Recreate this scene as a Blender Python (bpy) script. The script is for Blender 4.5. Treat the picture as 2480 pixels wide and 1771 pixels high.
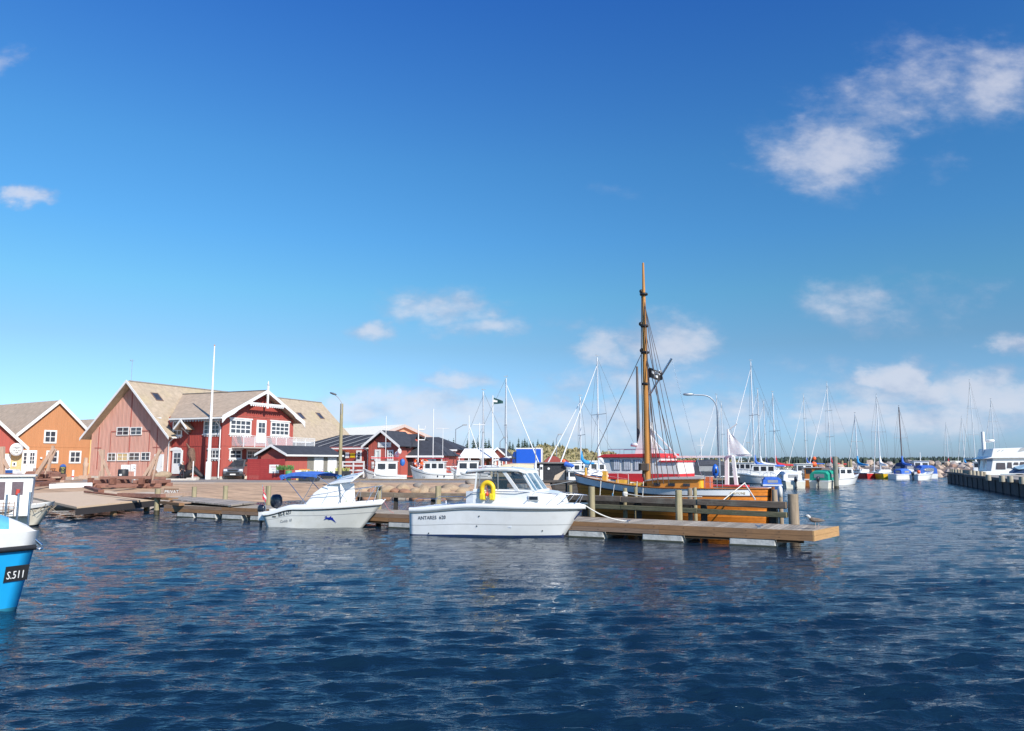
import bpy, bmesh, math, random
import numpy as np
from mathutils import Vector, Matrix, Euler
random.seed(7)
PI=math.pi; R=math.radians
SC=bpy.context.scene
for o in list(bpy.data.objects): bpy.data.objects.remove(o)
COL=SC.collection
# ---------------------------------------------------------------- camera
F=1850.0; CAMZ=2.6; VH=1117.0
TH=math.atan((VH-885.5)/F)
cd=bpy.data.cameras.new('camera'); cam=bpy.data.objects.new('camera',cd); COL.objects.link(cam)
cd.sensor_width=36.0; cd.lens=36.0*F/2480.0; cd.clip_start=0.1; cd.clip_end=8000
cam.location=(0,0,CAMZ); cam.rotation_euler=(PI/2+TH,0,0)
SC.camera=cam
SC.render.resolution_x=1024; SC.render.resolution_y=731
# ---------------------------------------------------------------- light
SUN_AZ=R(144); SUN_EL=R(36)
sdir=Vector((math.sin(SUN_AZ)*math.cos(SUN_EL),math.cos(SUN_AZ)*math.cos(SUN_EL),math.sin(SUN_EL)))
sl=bpy.data.lights.new('sun','SUN'); sl.energy=4.6; sl.angle=R(0.5); sl.color=(1.0,0.95,0.87)
so=bpy.data.objects.new('sun',sl); COL.objects.link(so); so.rotation_euler=sdir.to_track_quat('Z','Y').to_euler()
so.location=(0,-20,60)
SC.view_settings.view_transform='Standard'; SC.view_settings.look='None'; SC.view_settings.gamma=1.0
SC.view_settings.exposure=0.35
SC.render.engine='CYCLES'; SC.cycles.sample_clamp_indirect=4.0; SC.cycles.sample_clamp_direct=12.0
W=bpy.data.worlds.new('World'); SC.world=W; W.use_nodes=True
nt=W.node_tree; nt.nodes.clear()
def nn(t,**k):
    n=nt.nodes.new(t)
    for a,b in k.items(): setattr(n,a,b)
    return n
def lk(a,b): nt.links.new(a,b)
def mth(op,a,b=None,c=None,clamp=False):
    n=nn('ShaderNodeMath',operation=op); n.use_clamp=clamp
    for i,x in enumerate((a,b,c)):
        if x is None: continue
        if isinstance(x,(int,float)): n.inputs[i].default_value=x
        else: lk(x,n.inputs[i])
    return n.outputs[0]
def sstep(x,a,b,lo=0.0,hi=1.0):
    n=nn('ShaderNodeMapRange',interpolation_type='SMOOTHSTEP')
    lk(x,n.inputs[0]); n.inputs[1].default_value=a; n.inputs[2].default_value=b; n.inputs[3].default_value=lo; n.inputs[4].default_value=hi
    return n.outputs[0]
def mixc(f,a,b,mode='MIX'):
    n=nn('ShaderNodeMix',data_type='RGBA',blend_type=mode)
    if isinstance(f,(int,float)): n.inputs[0].default_value=f
    else: lk(f,n.inputs[0])
    for i,x in ((6,a),(7,b)):
        if isinstance(x,tuple): n.inputs[i].default_value=(*x,1)
        else: lk(x,n.inputs[i])
    return n.outputs[2]
sky=nn('ShaderNodeTexSky',sky_type='NISHITA'); sky.sun_disc=False; sky.sun_elevation=SUN_EL; sky.sun_rotation=SUN_AZ
sky.air_density=1.0; sky.dust_density=0.6; sky.ozone_density=2.0
tc=nn('ShaderNodeTexCoord'); sep=nn('ShaderNodeSeparateXYZ'); lk(tc.outputs['Generated'],sep.inputs[0])
X,Y,Z=sep.outputs
# grade of the clear sky: deeper blue overhead, cyan towards the horizon
ramp=nn('ShaderNodeValToRGB'); lk(Z,ramp.inputs[0])
el=ramp.color_ramp.elements
el[0].position=0.0; el[0].color=(0.90,1.22,1.95,1)
el[1].position=0.62; el[1].color=(0.29,0.86,1.78,1)
for p,c in ((0.035,(0.86,1.22,1.9)),(0.08,(0.80,1.12,1.5)),(0.145,(0.75,1.05,1.22)),(0.21,(0.66,1.20,1.33)),(0.28,(0.56,1.20,1.52)),(0.37,(0.50,1.18,1.6)),(0.54,(0.32,0.93,1.76))):
    e=el.new(p); e.color=(*c,1)
skyc=mixc(1.0,sky.outputs[0],ramp.outputs[0],'MULTIPLY')
# left part of the sky a little lighter, right a little deeper
lr=sstep(X,-0.6,0.6)
skyc=mixc(lr,skyc,mixc(1.0,skyc,(0.72,0.78,0.84),'MULTIPLY'))
# clouds: laid out by direction
yc=mth('MAXIMUM',Y,0.02)
px=mth('DIVIDE',X,yc); pz=mth('DIVIDE',Z,yc)
comb=nn('ShaderNodeCombineXYZ'); lk(px,comb.inputs[0]); lk(pz,comb.inputs[1])
P=comb.outputs[0]
def vop(op,a,b):
    n=nn('ShaderNodeVectorMath',operation=op)
    for i,x in enumerate((a,b)):
        if isinstance(x,tuple): n.inputs[i].default_value=x
        else: lk(x,n.inputs[i])
    return n
def noise(vec,scale,detail=6,rough=0.55):
    n=nn('ShaderNodeTexNoise'); lk(vec,n.inputs['Vector']); n.inputs['Scale'].default_value=scale
    n.inputs['Detail'].default_value=detail; n.inputs['Roughness'].default_value=rough
    return n
stretch=vop('MULTIPLY',P,(1.0,1.7,1.0)).outputs[0]
dn=noise(stretch,9.0,5,0.6)
wob=vop('MULTIPLY',vop('SUBTRACT',dn.outputs['Color'],(0.5,0.5,0.5)).outputs[0],(0.15,0.07,0.0)).outputs[0]
Pd=vop('ADD',P,wob).outputs[0]
ct=math.cos(TH); st=math.sin(TH)
def tan_uv(u,v):
    xc=(u-1240)/F; y_=(885.5-v)/F
    d=(xc,ct-y_*st,st+y_*ct)
    return d[0]/d[1],d[2]/d[1]
#        u,   v,  rx, ry, density
BL=[(2000,370,145,95,.88),(2120,260,160,75,.62),(2260,190,200,95,.66),(2400,190,150,100,.82),(2060,235,120,60,.4),(2290,400,90,60,.3),
    (2070,740,130,60,.62),(2200,740,160,70,.45),(2350,720,80,40,.4),(1480,840,95,50,.9),(1600,830,110,58,1.0),(1540,925,200,38,.85),(1620,910,90,50,.6),(1380,780,60,28,.4),
    (1080,740,120,42,.85),(1180,785,110,36,.75),(905,800,70,28,.9),(1100,922,110,26,.85),(1010,985,200,42,.9),(1150,1015,280,64,.9),(1420,1030,280,56,.85),
    (860,1000,120,34,.9),(1700,1015,220,60,.8),(2180,910,85,45,1.3),(2260,950,150,40,1.1),(2380,950,170,60,1.05),(2120,960,150,50,.75),(2080,1010,150,36,1.05),(2260,1018,230,44,.95),(2440,1010,120,50,.6),
    (1990,1015,90,22,.8),(2470,820,60,25,.8),(30,482,75,26,1.1),(15,140,40,40,.5),(1500,470,60,22,.25),(2000,895,130,30,.45),(1620,470,80,20,.15),(2080,250,100,50,.3),(1900,1030,160,30,.35),(800,975,120,22,.35)]
acc=None
for (u,v,rx,ry,d) in BL:
    a,b=tan_uv(u,v)
    q=vop('SUBTRACT',Pd,(a,b,0)).outputs[0]
    q=vop('MULTIPLY',q,(F/(rx*2.0),F/(ry*2.05),0)).outputs[0]
    ln=nn('ShaderNodeVectorMath',operation='LENGTH'); lk(q,ln.inputs[0])
    m=sstep(ln.outputs['Value'],1.0,0.0,0.0,d)
    acc=m if acc is None else mth('MAXIMUM',acc,m)
fn=noise(stretch,22.0,7,0.6).outputs['Fac']
fn2=noise(stretch,7.0,4,0.5).outputs['Fac']
dens=mth('ADD',mth('MULTIPLY',acc,1.15),mth('MULTIPLY',mth('SUBTRACT',fn,0.5),1.1))
dens=mth('ADD',dens,mth('MULTIPLY',mth('SUBTRACT',fn2,0.5),0.9))
dens=mth('MULTIPLY',sstep(dens,0.12,1.25),sstep(acc,0.0,0.35))
dens=mth('MULTIPLY',dens,sstep(Y,0.02,0.2))
lit=sstep(mth('ADD',noise(vop('ADD',stretch,(0.0,-0.035,0)).outputs[0],14.0,5,0.55).outputs['Fac'],mth('MULTIPLY',dens,0.28)),0.42,0.82)
cc=mixc(lit,(3.9,4.5,6.1),(6.9,7.0,7.8))
final=mixc(mth('MULTIPLY',dens,0.72),skyc,cc)
bg=nn('ShaderNodeBackground'); lk(final,bg.inputs[0]); bg.inputs[1].default_value=0.085
out=nn('ShaderNodeOutputWorld'); lk(bg.outputs[0],out.inputs[0])

# ---------------------------------------------------------------- pixel -> world helpers
def ray(u,v):
    xc=(u-1240)/F; y_=(885.5-v)/F
    return Vector((xc,ct-y_*st,st+y_*ct))
def gnd(u,v,z=0.0):
    d=ray(u,v); t=(z-CAMZ)/d.z
    return Vector((d.x*t,d.y*t,z))
def at(u,v,Y):
    d=ray(u,v); t=Y/d.y
    return Vector((d.x*t,Y,CAMZ+d.z*t))
def xat(u,Y): return at(u,VH,Y).x
def zat(v,Y): return at(1240,v,Y).z
class Frame:
    """local frame of a building: x right along the facade, y away, z up"""
    def __init__(s,x,y,z,deg): s.o=Vector((x,y,z)); s.rz=R(deg); s.m=Matrix.Translation(s.o)@Matrix.Rotation(s.rz,4,'Z'); s.i=s.m.inverted()
    def hit(s,u,v,axis,c):
        o=s.i@Vector((0,0,CAMZ)); d=s.i.to_3x3()@ray(u,v)
        k=(c-o[axis])/d[axis]; return o+d*k

# ---------------------------------------------------------------- materials
MATS={}
def mat(name,col,rough=0.6,metal=0.0,var=0.12,scale=6.0,bump=0.0,bscale=None,stretch=(1,1,1),spec=0.5,coat=0.0,dirt=None,dirts=1.5,alpha=None):
    if name in MATS: return MATS[name]
    m=bpy.data.materials.new(name); m.use_nodes=True; t=m.node_tree
    b=t.nodes['Principled BSDF']; b.inputs['Roughness'].default_value=rough; b.inputs['Metallic'].default_value=metal
    b.inputs['Specular IOR Level'].default_value=spec
    if coat: b.inputs['Coat Weight'].default_value=coat; b.inputs['Coat Roughness'].default_value=0.08
    tc=t.nodes.new('ShaderNodeTexCoord'); mp=t.nodes.new('ShaderNodeMapping'); mp.inputs['Scale'].default_value=stretch
    t.links.new(tc.outputs['Object'],mp.inputs[0])
    n=t.nodes.new('ShaderNodeTexNoise'); n.inputs['Scale'].default_value=scale; n.inputs['Detail'].default_value=6; n.inputs['Roughness'].default_value=0.6
    t.links.new(mp.outputs[0],n.inputs[0])
    r=t.nodes.new('ShaderNodeValToRGB'); e=r.color_ramp.elements
    e[0].position=0.3; e[1].position=0.7
    e[0].color=(*[max(0,c*(1-var)) for c in col],1); e[1].color=(*[min(1,c*(1+var)) for c in col],1)
    t.links.new(n.outputs['Fac'],r.inputs[0]); src=r.outputs[0]
    if dirt:
        n2=t.nodes.new('ShaderNodeTexNoise'); n2.inputs['Scale'].default_value=dirts; n2.inputs['Detail'].default_value=8; n2.inputs['Roughness'].default_value=0.65
        t.links.new(mp.outputs[0],n2.inputs[0])
        r2=t.nodes.new('ShaderNodeMapRange'); r2.inputs[1].default_value=0.5; r2.inputs[2].default_value=0.72; r2.inputs[4].default_value=dirt[3] if len(dirt)>3 else .7
        t.links.new(n2.outputs['Fac'],r2.inputs[0])
        mx=t.nodes.new('ShaderNodeMix'); mx.data_type='RGBA'; t.links.new(r2.outputs[0],mx.inputs[0]); t.links.new(src,mx.inputs[6]); mx.inputs[7].default_value=(*dirt[:3],1)
        src=mx.outputs[2]
    t.links.new(src,b.inputs['Base Color'])
    if bump:
        n3=t.nodes.new('ShaderNodeTexNoise'); n3.inputs['Scale'].default_value=bscale or scale*3; n3.inputs['Detail'].default_value=5
        t.links.new(mp.outputs[0],n3.inputs[0])
        bp=t.nodes.new('ShaderNodeBump'); bp.inputs['Strength'].default_value=bump; bp.inputs['Distance'].default_value=0.05
        t.links.new(n3.outputs['Fac'],bp.inputs['Height']); t.links.new(bp.outputs[0],b.inputs['Normal'])
    MATS[name]=m; return m
def glassmat(name,col,tr=0.45,rough=0.03):
    if name in MATS: return MATS[name]
    m=bpy.data.materials.new(name); m.use_nodes=True; t=m.node_tree
    b=t.nodes['Principled BSDF']; b.inputs['Roughness'].default_value=rough; b.inputs['Base Color'].default_value=(*col,1); b.inputs['Specular IOR Level'].default_value=0.8
    tr_=t.nodes.new('ShaderNodeBsdfTransparent'); mx=t.nodes.new('ShaderNodeMixShader'); mx.inputs[0].default_value=1-tr
    t.links.new(tr_.outputs[0],mx.inputs[1]); t.links.new(b.outputs[0],mx.inputs[2]); t.links.new(mx.outputs[0],t.nodes['Material Output'].inputs[0])
    MATS[name]=m; return m
def woodmat(name,col,var=0.3,scale=3.0,axis=0,rough=0.8,bump=0.4,dirt=None,plank=None,paxis=1):
    """grain stretched along an axis, optional plank-to-plank tone steps"""
    if name in MATS: return MATS[name]
    m=bpy.data.materials.new(name); m.use_nodes=True; t=m.node_tree
    b=t.nodes['Principled BSDF']; b.inputs['Roughness'].default_value=rough; b.inputs['Specular IOR Level'].default_value=0.25
    tc=t.nodes.new('ShaderNodeTexCoord'); mp=t.nodes.new('ShaderNodeMapping')
    s=[9.0,9.0,9.0]; s[axis]=0.6; mp.inputs['Scale'].default_value=s
    t.links.new(tc.outputs['Object'],mp.inputs[0])
    n=t.nodes.new('ShaderNodeTexNoise'); n.inputs['Scale'].default_value=scale; n.inputs['Detail'].default_value=8; n.inputs['Roughness'].default_value=0.7
    t.links.new(mp.outputs[0],n.inputs[0])
    r=t.nodes.new('ShaderNodeValToRGB'); e=r.color_ramp.elements; e[0].position=0.28; e[1].position=0.72
    e[0].color=(*[c*(1-var) for c in col],1); e[1].color=(*[min(1,c*(1+var)) for c in col],1)
    t.links.new(n.outputs['Fac'],r.inputs[0]); src=r.outputs[0]
    if plank:
        sp=t.nodes.new('ShaderNodeSeparateXYZ'); t.links.new(tc.outputs['Object'],sp.inputs[0])
        dv=t.nodes.new('ShaderNodeMath'); dv.operation='DIVIDE'; dv.inputs[1].default_value=plank; t.links.new(sp.outputs[paxis],dv.inputs[0])
        fl=t.nodes.new('ShaderNodeMath'); fl.operation='FLOOR'; t.links.new(dv.outputs[0],fl.inputs[0])
        wn=t.nodes.new('ShaderNodeTexWhiteNoise'); wn.noise_dimensions='1D'; t.links.new(fl.outputs[0],wn.inputs['W'])
        mr=t.nodes.new('ShaderNodeMapRange'); mr.inputs[3].default_value=0.72; mr.inputs[4].default_value=1.22; t.links.new(wn.outputs['Value'],mr.inputs[0])
        fr=t.nodes.new('ShaderNodeMath'); fr.operation='FRACT'; t.links.new(dv.outputs[0],fr.inputs[0])
        gp=t.nodes.new('ShaderNodeMath'); gp.operation='GREATER_THAN'; gp.inputs[1].default_value=0.07; t.links.new(fr.outputs[0],gp.inputs[0])
        g2=t.nodes.new('ShaderNodeMath'); g2.operation='MULTIPLY'; t.links.new(gp.outputs[0],g2.inputs[0]); t.links.new(mr.outputs[0],g2.inputs[1])
        g3=t.nodes.new('ShaderNodeMath'); g3.operation='MAXIMUM'; g3.inputs[1].default_value=0.25; t.links.new(g2.outputs[0],g3.inputs[0])
        mx=t.nodes.new('ShaderNodeMix'); mx.data_type='RGBA'; mx.blend_type='MULTIPLY'; mx.inputs[0].default_value=1
        t.links.new(src,mx.inputs[6]); t.links.new(g3.outputs[0],mx.inputs[7]); src=mx.outputs[2]
    if dirt:
        n2=t.nodes.new('ShaderNodeTexNoise'); n2.inputs['Scale'].default_value=1.7; n2.inputs['Detail'].default_value=8; n2.inputs['Roughness'].default_value=0.7
        t.links.new(tc.outputs['Object'],n2.inputs[0])
        r2=t.nodes.new('ShaderNodeMapRange'); r2.inputs[1].default_value=0.5; r2.inputs[2].default_value=0.7; r2.inputs[4].default_value=0.8; t.links.new(n2.outputs['Fac'],r2.inputs[0])
        mx=t.nodes.new('ShaderNodeMix'); mx.data_type='RGBA'; t.links.new(r2.outputs[0],mx.inputs[0]); t.links.new(src,mx.inputs[6]); mx.inputs[7].default_value=(*dirt,1); src=mx.outputs[2]
    t.links.new(src,b.inputs['Base Color'])
    bp=t.nodes.new('ShaderNodeBump'); bp.inputs['Strength'].default_value=bump; bp.inputs['Distance'].default_value=0.02
    t.links.new(n.outputs['Fac'],bp.inputs['Height']); t.links.new(bp.outputs[0],b.inputs['Normal'])
    MATS[name]=m; return m

WHITE=mat('white_gelcoat',(.80,.80,.78),.22,var=.03,scale=1.2,coat=.3,dirt=(.58,.56,.50,.35),dirts=1.3)
WPAINT=mat('white_paint',(.80,.79,.76),.5,var=.04,dirt=(.6,.57,.5,.4),dirts=2)
CREAM=mat('cream_gelcoat',(.74,.70,.58),.35,var=.05,dirt=(.45,.38,.28,.5))
STEEL=mat('stainless',(.62,.63,.65),.25,1.0,var=.05)
ALU=mat('mast_aluminium',(.72,.73,.75),.38,.35,var=.05)
BLACK=mat('black_rubber',(.02,.02,.022),.55,var=.2)
GREY=mat('grey_paint',(.32,.33,.34),.5,var=.1)
DKGLASS=mat('dark_window',(.03,.035,.045),.06,var=.3,scale=2,spec=.8)
WINDOW=mat('house_pane',(.06,.065,.08),.08,var=.5,scale=1.3,spec=.8)
ROPE=mat('white_rope',(.72,.68,.6),.9,var=.15,scale=30)
WIRE=mat('rigging_wire',(.12,.11,.10),.6,var=.1)
RED=mat('red_paint',(.62,.035,.04),.4,var=.08)
BLUE=mat('blue_canvas',(.04,.14,.52),.8,var=.15,bump=.4,bscale=8)
NAVY=mat('navy_canvas',(.015,.03,.11),.75,var=.2,bump=.4,bscale=8)
YELLOW=mat('yellow_plastic',(.85,.55,.02),.45,var=.06)
PILE=woodmat('pile_timber',(.33,.28,.17),.35,2.0,axis=2,dirt=(.20,.22,.10))
OLDWOOD=woodmat('weathered_timber',(.20,.15,.11),.45,3.0,axis=0,dirt=(.30,.27,.20))
MOSSWOOD=woodmat('mossy_timber',(.19,.17,.10),.45,3.0,axis=0,dirt=(.10,.11,.05))
CONC=mat('concrete',(.42,.41,.38),.85,var=.15,scale=5,bump=.3,dirt=(.2,.2,.18,.6),dirts=2.5)

# ---------------------------------------------------------------- mesh builder
class MB:
    def __init__(s): s.v=[]; s.f=[]; s.m=[]; s.sm=[]
    def add(s,vs,fs,mi=0,smooth=False,tf=None):
        b=len(s.v)
        for p in vs:
            p=Vector(p)
            if tf: p=tf@p
            s.v.append(p)
        for f in fs: s.f.append([b+i for i in f]); s.m.append(mi); s.sm.append(smooth)
        return s
    def box(s,x0,x1,y0,y1,z0,z1,mi=0,tf=None):
        vs=[(x0,y0,z0),(x1,y0,z0),(x1,y1,z0),(x0,y1,z0),(x0,y0,z1),(x1,y0,z1),(x1,y1,z1),(x0,y1,z1)]
        return s.add(vs,[(3,2,1,0),(4,5,6,7),(0,1,5,4),(1,2,6,5),(2,3,7,6),(3,0,4,7)],mi,tf=tf)
    def beam(s,a,b,w,h,mi=0,up=(0,0,1)):
        a=Vector(a); b=Vector(b); d=b-a; L=d.length
        if L<1e-6: return s
        d/=L; up=Vector(up)
        if abs(d.dot(up))>.99: up=Vector((0,1,0))
        r=d.cross(up).normalized(); u=r.cross(d)
        vs=[]
        for p in (a,b):
            for sx,sz in ((-1,-1),(1,-1),(1,1),(-1,1)): vs.append(p+r*(sx*w/2)+u*(sz*h/2))
        return s.add(vs,[(3,2,1,0),(4,5,6,7),(0,1,5,4),(1,2,6,5),(2,3,7,6),(3,0,4,7)],mi)
    def tube(s,pts,r,n=8,mi=0,caps=True,smooth=True):
        pts=[Vector(p) for p in pts]; k=len(pts); rs=r if isinstance(r,(list,tuple)) else [r]*k
        vs=[]; prev=None
        for i,p in enumerate(pts):
            d=(pts[min(i+1,k-1)]-pts[max(i-1,0)])
            d=d.normalized() if d.length>1e-9 else Vector((0,0,1))
            ref=Vector((0,0,1)) if abs(d.z)<.95 else Vector((0,1,0))
            if prev is not None:
                a=(prev-d*prev.dot(d)); a=a.normalized() if a.length>1e-6 else d.cross(ref).normalized()
            else: a=d.cross(ref).normalized()
            prev=a; bb=d.cross(a)
            for j in range(n):
                t=2*PI*j/n; vs.append(p+a*(math.cos(t)*rs[i])+bb*(math.sin(t)*rs[i]))
        fs=[]
        for i in range(k-1):
            for j in range(n): fs.append((i*n+j,i*n+(j+1)%n,(i+1)*n+(j+1)%n,(i+1)*n+j))
        s.add(vs,fs,mi,smooth)
        if caps: s.add(vs[:n],[tuple(reversed(range(n)))],mi); s.add(vs[-n:],[tuple(range(n))],mi)
        return s
    def lathe(s,prof,n=12,mi=0,c=(0,0,0),smooth=True,axis=2):
        vs=[]; fs=[]
        for (r,z) in prof:
            for j in range(n):
                t=2*PI*j/n; a=(r*math.cos(t),r*math.sin(t),z)
                if axis==1: a=(a[0],a[2],a[1])
                if axis==0: a=(a[2],a[0],a[1])
                vs.append((a[0]+c[0],a[1]+c[1],a[2]+c[2]))
        for i in range(len(prof)-1):
            for j in range(n): fs.append((i*n+j,i*n+(j+1)%n,(i+1)*n+(j+1)%n,(i+1)*n+j))
        fs.append(tuple(reversed(range(n)))); fs.append(tuple(range((len(prof)-1)*n,len(prof)*n)))
        return s.add(vs,fs,mi,smooth)
    def prism(s,poly,o,a,b,n,t,mi=0):
        """polygon in the (a,b) plane at o, thickness t along n"""
        o=Vector(o);a=Vector(a);b=Vector(b);n=Vector(n); k=len(poly)
        vs=[o+a*x+b*y for x,y in poly]+[o+a*x+b*y+n*t for x,y in poly]
        fs=[tuple(reversed(range(k))),tuple(range(k,2*k))]+[(i,(i+1)%k,k+(i+1)%k,k+i) for i in range(k)]
        return s.add(vs,fs,mi)
    def ball(s,c,r,mi=0,n=10,m=6,sc=(1,1,1)):
        prof=[(max(1e-4,r*math.sin(PI*i/m)),-r*math.cos(PI*i/m)) for i in range(m+1)]
        vs=[];fs=[]
        for (q,z) in prof:
            for j in range(n):
                t=2*PI*j/n; vs.append((c[0]+q*math.cos(t)*sc[0],c[1]+q*math.sin(t)*sc[1],c[2]+z*sc[2]))
        for i in range(m):
            for j in range(n): fs.append((i*n+j,i*n+(j+1)%n,(i+1)*n+(j+1)%n,(i+1)*n+j))
        return s.add(vs,fs,mi,True)
    def mesh(s,name,mats):
        me=bpy.data.meshes.new(name); me.from_pydata([tuple(p) for p in s.v],[],s.f)
        for m in mats: me.materials.append(m)
        me.polygons.foreach_set('material_index',s.m); me.polygons.foreach_set('use_smooth',s.sm)
        bm=bmesh.new(); bm.from_mesh(me); bmesh.ops.recalc_face_normals(bm,faces=bm.faces); bm.to_mesh(me); bm.free()
        return me
    def build(s,name,mats,parent=None,bevel=0,tf=None,sub=0):
        if not isinstance(mats,(list,tuple)): mats=[mats]
        o=bpy.data.objects.new(name,s.mesh(name,mats)); COL.objects.link(o)
        if parent: o.parent=parent
        if bevel:
            b=o.modifiers.new('bevel','BEVEL'); b.width=bevel; b.segments=2; b.limit_method='ANGLE'
        if sub:
            b=o.modifiers.new('sub','SUBSURF'); b.levels=sub; b.render_levels=sub
        return o
def pieces(s,name,mats,parent=None):
    """build each separate piece of a builder as an object of its own"""
    par=list(range(len(s.v)))
    def fd(i):
        while par[i]!=i: par[i]=par[par[i]]; i=par[i]
        return i
    for f in s.f:
        for i in f[1:]: par[fd(i)]=fd(f[0])
    gr={}
    for k,f in enumerate(s.f): gr.setdefault(fd(f[0]),[]).append(k)
    for ks in gr.values():
        m=MB(); mp={}
        for k in ks:
            for i in s.f[k]:
                if i not in mp: mp[i]=len(m.v); m.v.append(s.v[i])
            m.f.append([mp[i] for i in s.f[k]]); m.m.append(s.m[k]); m.sm.append(s.sm[k])
        m.build(name,mats,parent)
def thing(name,label,cat,loc=(0,0,0),rz=0,group=None):
    o=bpy.data.objects.new(name,None); COL.objects.link(o); o.location=loc; o.rotation_euler=(0,0,rz)
    o.empty_display_size=.2; o['label']=label; o['category']=cat
    if group: o['group']=group
    return o
def tag(o,label,cat,group=None,kind=None):
    if label: o['label']=label
    if cat: o['category']=cat
    if group: o['group']=group
    if kind: o['kind']=kind
    return o
def struct(o): o['kind']='structure'; return o
def copy_tree(o,parent=None):
    c=o.copy(); COL.objects.link(c); c.parent=parent
    for ch in list(o.children): copy_tree(ch,c)
    return c
def text(name,body,size,parent,o,a,b,m,ext=.004,align='LEFT',shear=0,sx=1.0):
    """lettering as a mesh: starts at o, runs along a, stands along b"""
    cu=bpy.data.curves.new(name,'FONT'); cu.body=body; cu.size=size; cu.extrude=ext; cu.align_x=align; cu.shear=shear; cu.resolution_u=2
    tmp=bpy.data.objects.new('tmp',cu); COL.objects.link(tmp)
    dg=bpy.context.evaluated_depsgraph_get(); me=bpy.data.meshes.new_from_object(tmp.evaluated_get(dg))
    bpy.data.objects.remove(tmp)
    a=Vector(a).normalized(); b=Vector(b); b=(b-a*a.dot(b)).normalized(); n=a.cross(b)
    M_=Matrix.Translation(Vector(o))@Matrix(((a.x*sx,b.x,n.x,0),(a.y*sx,b.y,n.y,0),(a.z*sx,b.z,n.z,0),(0,0,0,1)))
    me.transform(M_); me.materials.clear(); me.materials.append(m); me.name=name
    ob=bpy.data.objects.new(name,me); COL.objects.link(ob); ob.parent=parent; return ob
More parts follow.
